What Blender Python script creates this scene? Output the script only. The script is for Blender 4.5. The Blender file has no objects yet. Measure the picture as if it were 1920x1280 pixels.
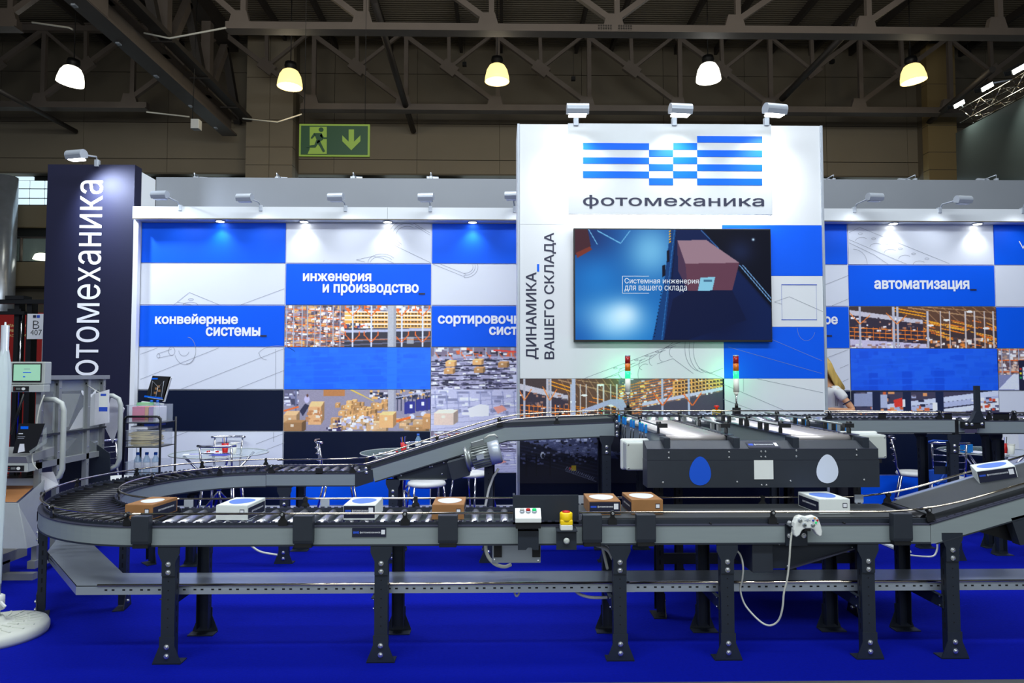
import bpy, bmesh, math, random
import numpy as np
from mathutils import Vector, Matrix
random.seed(7)
PI = math.pi
S = bpy.context.scene
COL = S.collection
# ---------------------------------------------------------------- camera
FPX, CAMZ, TILT, YAW = 1325.0, 1.6, math.radians(2.6), math.radians(1.0)
cd = bpy.data.cameras.new('camera'); cam = bpy.data.objects.new('camera', cd); COL.objects.link(cam)
cd.sensor_width = 36.0; cd.lens = 36.0 * FPX / 1920.0; cd.clip_end = 200
cam.location = (0, 0, CAMZ); cam.rotation_euler = (PI / 2 + TILT, 0, -YAW)
S.camera = cam
# ---------------------------------------------------------------- world, exposure
w = bpy.data.worlds.new('hall_ambient'); S.world = w; w.use_nodes = True
w.node_tree.nodes['Background'].inputs[0].default_value = (0.75, 0.86, 1.0, 1)
w.node_tree.nodes['Background'].inputs[1].default_value = 0.10
S.view_settings.view_transform = 'Standard'; S.view_settings.look = 'None'
S.view_settings.exposure = 0.0; S.view_settings.gamma = 1.0
try: S.view_settings.use_curve_mapping = False
except Exception: pass

def aim(o, target):
    o.rotation_euler = (Vector(target) - Vector(o.location)).to_track_quat('-Z', 'Y').to_euler()

def area(name, loc, target, sx, sy, power, color=(1, 1, 1)):
    l = bpy.data.lights.new(name, 'AREA'); l.shape = 'RECTANGLE'; l.size = sx; l.size_y = sy
    l.energy = power; l.color = color
    o = bpy.data.objects.new(name, l); COL.objects.link(o); o.location = loc; aim(o, target)
    return o

def spot(name, loc, target, power, angle, color=(1, 1, 1), blend=0.9, rad=0.05):
    l = bpy.data.lights.new(name, 'SPOT'); l.energy = power; l.spot_size = math.radians(angle); l.spot_blend = blend
    l.color = color; l.shadow_soft_size = rad
    o = bpy.data.objects.new(name, l); COL.objects.link(o); o.location = loc; aim(o, target)
    return o

def point(name, loc, power, color=(1, 1, 1), rad=0.1):
    l = bpy.data.lights.new(name, 'POINT'); l.energy = power; l.color = color; l.shadow_soft_size = rad
    o = bpy.data.objects.new(name, l); COL.objects.link(o); o.location = loc
    return o
# the rows of hall lights above the photographer and over the stand
area('hall_light_front', (0.0, -0.1, 8.0), (0.0, 4.4, 0.5), 13, .8, 820, (0.90, 0.97, 1.0))
area('hall_light_stand', (0.0, 6.9, 8.0), (0.0, 7.2, 0.0), 10, 1.4, 600, (0.92, 0.97, 1.0))
area('fill_light_back', (0.0, -6.0, 5.0), (0.0, 5.0, 1.0), 16, 3.0, 420, (0.92, 0.98, 1.0))  # added fill from behind the camera, brightens the conveyor front faces
area('fill_light_roof', (0.0, 12.0, 9.4), (0.0, 20.5, 10.0), 22, 1.6, 200, (1.0, 0.90, 0.74))  # added unseen fill in mid-air, lifts the far wall and trusses

# ---------------------------------------------------------------- pixel helpers (to read real positions off the photograph)
RM = cam.rotation_euler.to_matrix()
RT = RM @ Vector((1, 0, 0)); FW = RM @ Vector((0, 0, -1))
def ray(px, py): return RM @ Vector(((px - 960) / FPX, -(py - 640) / FPX, -1))
def at(px, py, Y):
    d = ray(px, py); t = Y / d.y
    return d.x * t, CAMZ + d.z * t
def onz(px, py, z=0.0):
    d = ray(px, py); t = (z - CAMZ) / d.z
    return d.x * t, d.y * t
def X0(px, Y, z):
    k = (px - 960) / FPX; dz = z - CAMZ
    return (k * (Y * FW.y + dz * FW.z) - Y * RT.y) / (RT.x - k * FW.x)
def ZP(py, Y, px=960): return at(px, py, Y)[1]

# ---------------------------------------------------------------- mesh builder
def lin(c):
    return tuple((v / 255.0 / 12.92) if v / 255.0 <= 0.04045 else ((v / 255.0 + 0.055) / 1.055) ** 2.4 for v in c)

MATS = {}
def mat(name, rgb, rough=0.6, metal=0.0, noise=0.04, nscale=18.0, emit=0.0, ecol=None, bump=0.0, trans=0.0, alpha=1.0, spec=0.5, coat=0.0, stretch=None):
    m = bpy.data.materials.new(name); m.use_nodes = True; nt = m.node_tree; b = nt.nodes['Principled BSDF']
    c = lin(rgb) + (1,)
    b.inputs['Base Color'].default_value = c; b.inputs['Roughness'].default_value = rough
    b.inputs['Metallic'].default_value = metal; b.inputs['Specular IOR Level'].default_value = spec
    b.inputs['Coat Weight'].default_value = coat
    if trans: b.inputs['Transmission Weight'].default_value = trans; b.inputs['IOR'].default_value = 1.2
    if alpha < 1: b.inputs['Alpha'].default_value = alpha
    if emit:
        b.inputs['Emission Color'].default_value = (lin(ecol) if ecol else lin(rgb)) + (1,)
        b.inputs['Emission Strength'].default_value = emit
    if noise or bump:
        tc = nt.nodes.new('ShaderNodeTexCoord'); mp = nt.nodes.new('ShaderNodeMapping'); nz = nt.nodes.new('ShaderNodeTexNoise')
        if stretch: mp.inputs['Scale'].default_value = stretch
        nz.inputs['Scale'].default_value = nscale; nz.inputs['Detail'].default_value = 4
        nt.links.new(tc.outputs['Object'], mp.inputs[0]); nt.links.new(mp.outputs[0], nz.inputs['Vector'])
        if noise:
            mx = nt.nodes.new('ShaderNodeMix'); mx.data_type = 'RGBA'
            mx.inputs[6].default_value = tuple(v * (1 - noise * 2) for v in c[:3]) + (1,)
            mx.inputs[7].default_value = tuple(min(1, v * (1 + noise * 2)) for v in c[:3]) + (1,)
            nt.links.new(nz.outputs[0], mx.inputs[0]); nt.links.new(mx.outputs[2], b.inputs['Base Color'])
        if bump:
            bp = nt.nodes.new('ShaderNodeBump'); bp.inputs['Strength'].default_value = bump; bp.inputs['Distance'].default_value = 0.01
            nt.links.new(nz.outputs[0], bp.inputs['Height']); nt.links.new(bp.outputs[0], b.inputs['Normal'])
    MATS[name] = m
    return m

ORIG = {}
class MB:
    def __init__(s): s.v = []; s.f = []; s.m = []; s.sm = []
    def add(s, vs, fs, mi=0, smooth=False):
        o = len(s.v); s.v += [tuple(v) for v in vs]
        for f in fs: s.f.append([i + o for i in f]); s.m.append(mi); s.sm.append(smooth)
        return s
    def box(s, x0, x1, y0, y1, z0, z1, mi=0):
        if x0 > x1: x0, x1 = x1, x0
        if y0 > y1: y0, y1 = y1, y0
        if z0 > z1: z0, z1 = z1, z0
        return s.add([(x0,y0,z0),(x1,y0,z0),(x1,y1,z0),(x0,y1,z0),(x0,y0,z1),(x1,y0,z1),(x1,y1,z1),(x0,y1,z1)],
              [(3,2,1,0),(4,5,6,7),(0,1,5,4),(1,2,6,5),(2,3,7,6),(3,0,4,7)], mi)
    def obox(s, c, size, rot=None, mi=0):
        r = rot or Matrix.Identity(3); c = Vector(c); h = [q / 2 for q in size]; vs = []
        for dz in (-1, 1):
            for dx, dy in ((-1,-1),(1,-1),(1,1),(-1,1)): vs.append(c + r @ Vector((dx*h[0], dy*h[1], dz*h[2])))
        return s.add(vs, [(3,2,1,0),(4,5,6,7),(0,1,5,4),(1,2,6,5),(2,3,7,6),(3,0,4,7)], mi)
    def beam(s, a, b, wd, ht, up=(0,0,1), mi=0):
        a = Vector(a); b = Vector(b); d = (b - a); L = d.length; d.normalize(); u = Vector(up)
        if abs(d.dot(u)) > .98: u = Vector((1,0,0))
        r = d.cross(u).normalized(); u = r.cross(d).normalized()
        return s.obox((a + b) / 2, (wd, L, ht), Matrix((r, d, u)).transposed(), mi)
    def tube(s, pts, r, n=8, mi=0, caps=True, closed=False):
        pts = [Vector(p) for p in pts]; rr = r if isinstance(r, (list, tuple)) else [r] * len(pts)
        rings = []; prev = None
        for i, p in enumerate(pts):
            if closed: t = pts[(i+1) % len(pts)] - pts[i-1]
            else: t = (pts[min(i+1, len(pts)-1)] - pts[max(i-1, 0)])
            t.normalize()
            if prev is None:
                u = Vector((0,0,1)) if abs(t.z) < .9 else Vector((1,0,0)); a = t.cross(u).normalized()
            else: a = (prev - t * prev.dot(t)).normalized()
            prev = a; b = t.cross(a)
            rings.append([p + (a * math.cos(2*PI*k/n) + b * math.sin(2*PI*k/n)) * rr[i] for k in range(n)])
        vs = [q for g in rings for q in g]; fs = []
        N = len(rings); last = N if closed else N - 1
        for i in range(last):
            j = (i + 1) % N
            for k in range(n): fs.append((i*n+k, i*n+(k+1)%n, j*n+(k+1)%n, j*n+k))
        s.add(vs, fs, mi, True)
        if caps and not closed:
            o = len(s.v) - len(vs); s.f.append([o + k for k in range(n)][::-1]); s.f.append([o + (N-1)*n + k for k in range(n)])
            s.m += [mi, mi]; s.sm += [False, False]
        return s
    def lathe(s, prof, c=(0,0,0), n=20, rot=None, mi=0, smooth=True, caps=True):
        r = rot or Matrix.Identity(3); c = Vector(c); vs = []
        for rad, z in prof:
            for k in range(n): vs.append(c + r @ Vector((rad*math.cos(2*PI*k/n), rad*math.sin(2*PI*k/n), z)))
        fs = []
        for i in range(len(prof)-1):
            for k in range(n): fs.append((i*n+k, i*n+(k+1)%n, (i+1)*n+(k+1)%n, (i+1)*n+k))
        s.add(vs, fs, mi, smooth)
        if caps:
            o = len(s.v) - len(vs); s.f.append([o+k for k in range(n)][::-1]); s.f.append([o+(len(prof)-1)*n+k for k in range(n)])
            s.m += [mi, mi]; s.sm += [False, False]
        return s
    def prism(s, poly, a, b, plane='xz', mi=0, sidemi=None):
        """poly in the plane, extruded between a and b along the third axis"""
        n = len(poly)
        ar = sum(poly[i][0]*poly[(i+1)%n][1]-poly[(i+1)%n][0]*poly[i][1] for i in range(n))
        if ar < 0: poly = poly[::-1]
        if a > b: a, b = b, a
        def P(p, t):
            return {'xz': (p[0], t, p[1]), 'xy': (p[0], p[1], t), 'yz': (t, p[0], p[1])}[plane]
        vs = [P(p, a) for p in poly] + [P(p, b) for p in poly]
        fl = plane == 'xz'
        lo = list(range(n)); hi = list(range(n, 2*n))
        fs = [lo if fl else lo[::-1], hi[::-1] if fl else hi]
        sd = [((i, i+n, (i+1)%n+n, (i+1)%n) if fl else (i, (i+1)%n, (i+1)%n+n, i+n)) for i in range(n)]
        s.add(vs, fs, mi); o = len(s.v) - 2*n
        for f in sd: s.f.append([i+o for i in f]); s.m.append(mi if sidemi is None else sidemi); s.sm.append(False)
        return s
    def arcband(s, c, r0, r1, z0, z1, a0, a1, n=40, mi=0):
        vs = []; fs = []
        for i in range(n+1):
            a = math.radians(a0 + (a1-a0)*i/n); ca, sa = math.cos(a), math.sin(a)
            for r, z in ((r0,z0),(r1,z0),(r1,z1),(r0,z1)): vs.append((c[0]+r*ca, c[1]+r*sa, z))
        for i in range(n):
            for k in range(4): fs.append((4*i+k, 4*i+(k+1)%4, 4*(i+1)+(k+1)%4, 4*(i+1)+k))
        fs.append((3,2,1,0)); fs.append((4*n,4*n+1,4*n+2,4*n+3))
        return s.add(vs, fs, mi, False)
    def disc(s, c, r, y, n=12, mi=0, ry=None):
        """flat disc facing -Y"""
        ry = ry or r
        return s.add([(c[0]+r*math.cos(2*PI*k/n), y, c[1]+ry*math.sin(2*PI*k/n)) for k in range(n)], [list(range(n))], mi)
    def build(s, name, mats, parent=None, bevel=0, subsurf=0, label=None, fixn=False):
        me = bpy.data.meshes.new(name)
        og = ORIG.get(parent.name, Vector((0,0,0))) if parent else Vector((0,0,0))
        me.from_pydata([(v[0]-og.x, v[1]-og.y, v[2]-og.z) for v in s.v], [], s.f)
        mats = mats if isinstance(mats, (list, tuple)) else [mats]
        for m in mats: me.materials.append(m if not isinstance(m, str) else MATS[m])
        me.polygons.foreach_set('material_index', s.m); me.polygons.foreach_set('use_smooth', s.sm)
        me.update()
        if fixn:
            bm = bmesh.new(); bm.from_mesh(me); bmesh.ops.recalc_face_normals(bm, faces=bm.faces); bm.to_mesh(me); bm.free()
        o = bpy.data.objects.new(name, me); COL.objects.link(o)
        if parent: o.parent = parent; ORIG[o.name] = og
        if bevel:
            b = o.modifiers.new('bevel', 'BEVEL'); b.width = bevel; b.segments = 2; b.limit_method = 'ANGLE'
        if subsurf:
            b = o.modifiers.new('sub', 'SUBSURF'); b.levels = subsurf; b.render_levels = subsurf
        if label: o['label'] = label
        return o

def tag(o, label, cat, group=None):
    o['label'] = label; o['category'] = cat
    if group: o['group'] = group
    return o
def thing(name, label, cat, loc=(0,0,0), group=None):
    o = bpy.data.objects.new(name, None); COL.objects.link(o); o.location = loc; o.empty_display_size = .1
    ORIG[o.name] = Vector(loc)
    return tag(o, label, cat, group)
def struct(o): o['kind'] = 'structure'; return o
def copy_tree(o, parent=None):
    c = o.copy(); COL.objects.link(c); ORIG[c.name] = ORIG.get(o.name, Vector((0,0,0)))
    if parent is not None: c.parent = parent
    for ch in o.children: copy_tree(ch, c)
    return c
def dup(root, loc, rz=None, label=None, group=None):
    c = copy_tree(root); c.location = loc
    if rz is not None: c.rotation_euler = (0, 0, rz)
    if label: c['label'] = label
    if group: c['group'] = group
    return c
def dup_part(o, parent, d=(0,0,0)):
    c = copy_tree(o, parent); c.location = Vector(o.location) + Vector(d); return c

# ---------------------------------------------------------------- lettering (mesh text fitted into a rectangle on a plane facing -Y)
_TX = {}
def _loops(me):
    nb = {}
    for e in me.edges:
        a, b = e.vertices; nb.setdefault(a, []).append(b); nb.setdefault(b, []).append(a)
    seen = set(); out = []
    for v in nb:
        if v in seen: continue
        lp = [v]; seen.add(v); cur = v
        while True:
            nx = [q for q in nb[cur] if q not in seen]
            if not nx: break
            cur = nx[0]; seen.add(cur); lp.append(cur)
        P = []
        for q in lp:
            c = me.vertices[q].co
            if not P or (abs(c.x-P[-1][0])+abs(c.y-P[-1][1])) > 1e-5: P.append((c.x, c.y))
        if len(P) > 2: out.append(P)
    return out
def _grow(p, d):
    """push a loop to the left of its travel by d (filled area lies to the right)"""
    out = []
    for i in range(len(p)):
        a = Vector(p[i-1]); b = Vector(p[i]); c = Vector(p[(i+1) % len(p)])
        n1 = Vector((-(b-a).y, (b-a).x)).normalized(); n2 = Vector((-(c-b).y, (c-b).x)).normalized(); m = n1+n2
        if m.length < .4: m = n1*1.0
        m = m/max(m.length_squared/2, .6); out.append((b.x+m.x*d, b.y+m.y*d))
    return out
def text_data(s, bold=0.0):
    """lettering as horizontal slices, filled by winding number (glyph outlines may overlap)"""
    k = (s, bold)
    if k not in _TX:
        cu = bpy.data.curves.new('t', 'FONT'); cu.body = s; cu.resolution_u = 3; cu.fill_mode = 'NONE'
        o = bpy.data.objects.new('t', cu); me = bpy.data.meshes.new_from_object(o)
        L = [_grow(p, bold) for p in _loops(me)]; bpy.data.objects.remove(o); bpy.data.curves.remove(cu); bpy.data.meshes.remove(me)
        E = np.array([(p[i-1][0], p[i-1][1], p[i][0], p[i][1]) for p in L for i in range(len(p)) if abs(p[i-1][1]-p[i][1]) > 1e-7])
        ylo, yhi = min(E[:, 1].min(), E[:, 3].min()), max(E[:, 1].max(), E[:, 3].max()); n = 34
        ys = np.unique(np.round(np.concatenate([np.linspace(ylo, yhi, n+1), [q for q in set(np.round(E[:, 1], 4)) if np.sum(np.abs(E[:, 1]-q) < 1e-3) > 5]]), 4)); vs = []; fs = []
        yk = [ys[0]]
        for q in ys[1:]:
            if q-yk[-1] > 2e-3: yk.append(q)
        for a, b in zip(yk[:-1], yk[1:]):
            m = (a+b)/2; sel = E[((E[:, 1] > m) != (E[:, 3] > m))]
            if not len(sel): continue
            def X(y, e): return np.clip(e[:, 0]+(e[:, 2]-e[:, 0])*(y-e[:, 1])/(e[:, 3]-e[:, 1]), np.minimum(e[:, 0], e[:, 2]), np.maximum(e[:, 0], e[:, 2]))
            xm = X(m, sel); o_ = np.argsort(xm); xa = X(a, sel)[o_]; xb = X(b, sel)[o_]; dr = np.where(sel[:, 3] > sel[:, 1], 1, -1)[o_]; wn = 0; st0 = None
            for i in range(len(o_)):
                pw = wn; wn += dr[i]
                if pw == 0 and wn != 0: st0 = i
                elif pw != 0 and wn == 0:
                    c = len(vs); vs += [(xa[st0], a), (max(xa[i], xa[st0]), a), (max(xb[i], xb[st0]), b), (xb[st0], b)]; fs.append([c, c+1, c+2, c+3])
        vs = np.array(vs); vs = (vs - vs.min(0)) / (vs.max(0) - vs.min(0))
        _TX[k] = ([(u, v, 0) for u, v in vs], fs)
    return _TX[k]
def text_rect(name, s, x0, x1, z0, z1, Y, m, parent, bold=0.012, rot=False, fn=None):
    vs, fs = text_data(s, bold)
    b = MB(); out = []
    for u, v, l in vs:
        if rot: u, v = 1 - v, u
        p = (x0 + (x1-x0)*u, Y-.0004*l, z0 + (z1-z0)*v)
        out.append(fn(u, v) if fn else p)
    b.add(out, fs)
    return b.build(name, m, parent)
def text_px(name, s, r, Y, m, parent, bold=0.012, rot=False):
    x0, z1 = at(r[0], r[1], Y); x1, z0 = at(r[2], r[3], Y)
    return text_rect(name, s, x0, x1, z0, z1, Y, m, parent, bold, rot)
# ---------------------------------------------------------------- materials
mat('carpet', (0, 15, 146), .95, noise=.12, nscale=60, bump=.3, spec=.1)
mat('concrete', (88, 88, 86), .7, noise=.1, nscale=6)
mat('edge_metal', (150, 150, 145), .4, .8)
mat('white_panel', (226, 230, 236), .5, noise=.012, nscale=3)
mat('white_gloss', (214, 220, 226), .35, noise=.01)
mat('tile_white', (222, 227, 240), .5, spec=.25, noise=.015, nscale=2)
mat('tile_blue', (0, 92, 240), .5, spec=.2, noise=.03, nscale=2)
mat('tile_navy', (5, 18, 46), .5, spec=.2, noise=.05, nscale=2)
mat('logo_blue', (0, 104, 242), .5, spec=.2, noise=.01)
mat('text_white', (240, 242, 248), .5, noise=0)
mat('text_navy', (30, 34, 66), .5, noise=0)
mat('line_grey', (150, 154, 168), .6, noise=0)
mat('line_pale', (120, 140, 190), .6, noise=0)
mat('column_navy', (20, 22, 50), .6, spec=.3, noise=.05, nscale=2)
mat('grey_board', (122, 127, 135), .6, noise=.03, nscale=2)
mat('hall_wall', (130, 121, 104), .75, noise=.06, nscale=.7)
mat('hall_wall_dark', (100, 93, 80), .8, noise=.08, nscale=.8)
mat('pilaster', (138, 120, 82), .45, noise=.05, nscale=.8)
mat('seam', (98, 90, 76), .8, noise=0)
mat('deck', (112, 106, 94), .5, .3, noise=.1, nscale=1)
mat('steel_paint', (96, 88, 82), .55, noise=.08, nscale=3)
mat('steel_dark', (44, 40, 38), .6, noise=.08, nscale=3)
mat('profile_grey', (140, 151, 154), .42, .2, noise=.03, nscale=5, stretch=(1, 1, 12))
mat('profile_dark', (44, 50, 60), .45, .2, noise=.04)
mat('flange', (64, 66, 84), .35, .4, noise=.04)
mat('anthracite', (30, 38, 50), .5, .1, noise=.06, nscale=8)
mat('black_plastic', (16, 18, 22), .45, noise=.05)
mat('hole', (4, 5, 12), .9, noise=0)
mat('chrome', (205, 205, 212), .16, 1.0, noise=.02)
mat('roller_steel', (186, 187, 194), .3, .85, noise=.03, nscale=30, stretch=(1, .1, 1))
mat('roller_black', (34, 35, 40), .28, .5, noise=.05)
mat('rail_steel', (222, 210, 190), .14, 1.0, noise=.04, nscale=4)
mat('lane_steel', (196, 190, 190), .3, .45, noise=.03)
mat('galvanised', (176, 186, 200), .28, .6, noise=.1, nscale=6, stretch=(.3, 1, 1))
mat('belt', (50, 54, 58), .6, noise=.06, nscale=14)
mat('bolt', (215, 218, 222), .25, .9, noise=0)
mat('kraft', (148, 104, 60), .75, noise=.08, nscale=12)
mat('kraft_dark', (150, 100, 56), .75, noise=.08, nscale=12)
mat('carton_white', (216, 222, 220), .6, noise=.02)
mat('print_blue', (88, 124, 206), .6, noise=0)
mat('print_white', (214, 220, 232), .6, noise=0)
mat('print_navy', (14, 20, 48), .55, noise=0)
mat('print_logo', (30, 74, 190), .6, noise=0)
mat('ink_white', (225, 228, 235), .6, noise=0)
mat('yellow', (244, 206, 8), .4, noise=.03)
mat('red_plastic', (196, 24, 24), .4, noise=.04)
mat('white_plastic', (222, 226, 224), .4, noise=.02)
mat('grey_plastic', (188, 194, 190), .45, noise=.02)
mat('lamp_metal', (176, 184, 196), .35, .3, noise=.03)
mat('sensor_blue', (0, 120, 205), .4, noise=0)
mat('cable_grey', (196, 198, 190), .5, noise=0)
mat('cable_black', (14, 14, 16), .5, noise=0)
mat('egg_blue', (0, 80, 205), .45, noise=0)
mat('egg_white', (206, 214, 230), .45, noise=0)
mat('cast_metal', (150, 156, 156), .35, .7, noise=.08, nscale=20)
mat('machine_grey', (140, 144, 146), .45, .2, noise=.03)
mat('machine_light', (176, 182, 180), .45, .1, noise=.03)
mat('cover_cloth', (200, 214, 220), .85, noise=.05, nscale=6, bump=.4)
mat('base_plastic', (204, 208, 200), .55, noise=.05, nscale=10)
mat('red_wall', (150, 28, 26), .5, noise=.05, nscale=1)
mat('balcony', (120, 110, 88), .7, noise=.05, nscale=1)
mat('dark_void', (22, 26, 24), .5, noise=.2, nscale=1)
mat('dark_gloss', (62, 70, 68), .12, .2, noise=.15, nscale=.6, coat=.5)
mat('sign_green', (0, 62, 12), .5, noise=0)
mat('sign_lime', (142, 172, 52), .5, noise=0)
mat('led_white', (255, 255, 250), .5, noise=0, emit=45)
mat('downlight', (255, 255, 245), .5, noise=0, emit=12)
mat('dome_white', (255, 252, 232), .4, noise=0, emit=2.6)
mat('dome_warm', (255, 224, 146), .4, noise=0, emit=1.45)
mat('dome_core', (255, 246, 200), .4, noise=0, emit=5)
mat('flood', (250, 255, 240), .4, noise=0, emit=30)
mat('sky_glass', (205, 228, 238), .3, noise=.03, nscale=1, emit=1.1)
mat('glass', (190, 214, 210), .06, noise=0, alpha=.22, spec=.6)
mat('acrylic', (210, 220, 220), .08, noise=0, alpha=.16, spec=.7)
mat('bottle_plastic', (150, 190, 225), .1, noise=0, alpha=.45)
mat('bin_plastic', (210, 220, 235), .15, noise=0, alpha=.16)
mat('bottle_cap', (0, 90, 200), .4, noise=0)
mat('cup_paper', (222, 224, 214), .6, noise=.02)
mat('paper', (225, 226, 234), .7, noise=.03, nscale=40)
mat('paper_blue', (50, 60, 170), .7, noise=.03)
mat('pink', (230, 96, 140), .6, noise=.03)
mat('orange_paper', (224, 160, 90), .6, noise=.03)
mat('purple_paper', (170, 130, 190), .6, noise=.03)
mat('green_paper', (130, 205, 150), .6, noise=.03)
mat('envelope', (226, 206, 138), .7, noise=.06)
mat('seat_white', (220, 222, 220), .4, noise=.02)
mat('bag_blue', (10, 74, 176), .6, noise=.06)
mat('screen_green', (150, 200, 170), .3, noise=.02, emit=.35)
mat('strip_light', (255, 250, 235), .3, noise=0, emit=4)
mat('stack_red', (150, 20, 16), .25, noise=.05, emit=.05)
mat('stack_amber', (200, 104, 14), .25, noise=.05, emit=.06)
mat('stack_green', (30, 225, 110), .25, noise=0, emit=2.6)
mat('btn_green', (0, 200, 110), .3, noise=0, emit=.4)
mat('skin', (214, 158, 120), .55, noise=.03)
mat('hair', (206, 172, 92), .5, noise=.2, nscale=60, stretch=(1, 1, .1), bump=.5)
mat('shirt', (222, 224, 224), .8, noise=.02)
mat('trousers', (24, 26, 34), .8, noise=.05)
mat('lips', (180, 80, 80), .5, noise=0)
mat('eye_white', (235, 235, 235), .3, noise=0)
mat('eye_dark', (40, 30, 26), .3, noise=0)

def attr_mat(name, emit=0.0, rough=.5):
    m = bpy.data.materials.new(name); m.use_nodes = True; nt = m.node_tree; b = nt.nodes['Principled BSDF']
    a = nt.nodes.new('ShaderNodeAttribute'); a.attribute_name = 'ink'
    nt.links.new(a.outputs['Color'], b.inputs['Base Color']); b.inputs['Roughness'].default_value = rough
    if emit:
        b.inputs['Base Color'].default_value = (0,0,0,1); nt.links.remove(b.inputs['Base Color'].links[0])
        nt.links.new(a.outputs['Color'], b.inputs['Emission Color']); b.inputs['Emission Strength'].default_value = emit
        b.inputs['Roughness'].default_value = .45; b.inputs['Specular IOR Level'].default_value = .12
    MATS[name] = m
attr_mat('photo_print'); attr_mat('tv_picture', 1.2)

# ---------------------------------------------------------------- printed pictures: painted in numpy, laid on a flat connected grid as print colours
class Pic:
    def __init__(s, x0, y0, x1, y1, bg, k=1.0):
        s.x0, s.y0, s.x1, s.y1, s.k = x0, y0, x1, y1, k
        s.w = int(round((x1-x0)*k)); s.h = int(round((y1-y0)*k))
        s.a = np.zeros((s.h, s.w, 3)); s.a[:] = bg
        jj, ii = np.meshgrid(np.arange(s.w), np.arange(s.h)); s.X = x0 + (jj+.5)/k; s.Y = y0 + (ii+.5)/k
        s.r = random.Random(int(x0*7+y0))
    def rect(s, x0, y0, x1, y1, c, al=1.0):
        i0 = max(0, int((y0-s.y0)*s.k)); i1 = min(s.h, int(math.ceil((y1-s.y0)*s.k))); j0 = max(0, int((x0-s.x0)*s.k)); j1 = min(s.w, int(math.ceil((x1-s.x0)*s.k)))
        if i1 > i0 and j1 > j0: s.a[i0:i1, j0:j1] = s.a[i0:i1, j0:j1]*(1-al) + np.array(c)*al
    def poly(s, p, c, al=1.0):
        xs = [q[0] for q in p]; ys = [q[1] for q in p]
        i0 = max(0, int((min(ys)-s.y0)*s.k)-1); i1 = min(s.h, int((max(ys)-s.y0)*s.k)+2); j0 = max(0, int((min(xs)-s.x0)*s.k)-1); j1 = min(s.w, int((max(xs)-s.x0)*s.k)+2)
        if i1 <= i0 or j1 <= j0: return
        X = s.X[i0:i1, j0:j1]; Y = s.Y[i0:i1, j0:j1]; ins = np.zeros(X.shape, bool); n = len(p)
        for i in range(n):
            ax, ay = p[i]; bx, by = p[(i+1) % n]
            if ay == by: continue
            cr = ((ay > Y) != (by > Y)) & (X < (bx-ax)*(Y-ay)/(by-ay)+ax); ins ^= cr
        s.a[i0:i1, j0:j1][ins] = s.a[i0:i1, j0:j1][ins]*(1-al) + np.array(c)*al
    def line(s, x0, y0, x1, y1, c, t=1.0, al=1.0):
        d = math.hypot(x1-x0, y1-y0) or 1; nx, ny = -(y1-y0)/d*max(t, .9)/2, (x1-x0)/d*max(t, .9)/2
        s.poly([(x0+nx, y0+ny), (x1+nx, y1+ny), (x1-nx, y1-ny), (x0-nx, y0-ny)], c, al)
    def glow(s, cx, cy, rx, ry, c, al=1.0):
        g = np.exp(-(((s.X-cx)/rx)**2 + ((s.Y-cy)/ry)**2))[..., None]*al
        s.a = s.a*(1-g) + np.array(c)*g
    def ell(s, cx, cy, rx, ry, c, al=1.0):
        m = ((s.X-cx)/rx)**2 + ((s.Y-cy)/ry)**2 < 1; s.a[m] = s.a[m]*(1-al) + np.array(c)*al
    def noise(s, amt):
        rs = np.random.RandomState(int(s.x0)); s.a = np.clip(s.a*(1+.45*rs.uniform(-amt, amt, (s.h, s.w, 1))), 0, 255)
    def clutter(s, x0, y0, x1, y1, n, cols, wr=(2, 9), hr=(1.5, 5)):
        for _ in range(n):
            x = s.r.uniform(x0, x1); y = s.r.uniform(y0, y1); a = s.r.uniform(*wr); b = s.r.uniform(*hr)
            s.rect(x, y, min(x+a, x1), min(y+b, y1), s.r.choice(cols))
    def carton(s, x, y, a, b, c=(196, 146, 92)):
        k = a*.25; c = np.array(c)*s.r.uniform(.8, 1.12)
        s.poly([(x, y), (x+k, y-b*.3), (x+a+k, y-b*.3), (x+a, y)], c*1.15)
        s.rect(x, y, x+a, y+b, c); s.poly([(x+a, y), (x+a+k, y-b*.3), (x+a+k, y+b*.7), (x+a, y+b)], c*.68)
        s.rect(x+a*.4, y+b*.2, x+a*.55, y+b*.4, (226, 216, 200), .7)
    def tint(s, c, al): s.a = s.a*(1-al) + np.array(c)*al
    def put(s, name, Y, parent, m='photo_print', rect=None, ext=None):
        r = rect or (s.x0, s.y0, s.x1, s.y1)
        q_ = np.pad(s.a, ((1,1),(1,1),(0,0)), mode='edge'); bl = (q_[:-2,1:-1]+q_[2:,1:-1]+q_[1:-1,:-2]+q_[1:-1,2:])/4; s.a = s.a*.55+bl*.45
        xa, za = at(r[0], r[1], Y); xb, zb = at(r[2], r[3], Y)
        if ext: xa, xb, za, zb = ext
        og = ORIG.get(parent.name, Vector((0,0,0))) if parent else Vector((0,0,0))
        W, H = s.w+1, s.h+1
        gx, gz = np.meshgrid(np.linspace(xa, xb, W), np.linspace(za, zb, H))
        co = np.stack([gx-og.x, np.full_like(gx, Y-og.y), gz-og.z], -1).reshape(-1, 3)
        idx = np.arange(W*H).reshape(H, W)
        q = np.stack([idx[1:, :-1], idx[1:, 1:], idx[:-1, 1:], idx[:-1, :-1]], -1).reshape(-1, 4)
        me = bpy.data.meshes.new(name); me.vertices.add(len(co)); me.vertices.foreach_set('co', co.ravel())
        me.loops.add(q.size); me.loops.foreach_set('vertex_index', q.ravel())
        me.polygons.add(len(q)); me.polygons.foreach_set('loop_start', np.arange(0, q.size, 4)); me.polygons.foreach_set('loop_total', np.full(len(q), 4))
        me.update()
        at_ = me.attributes.new('ink', 'FLOAT_COLOR', 'FACE')
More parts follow.
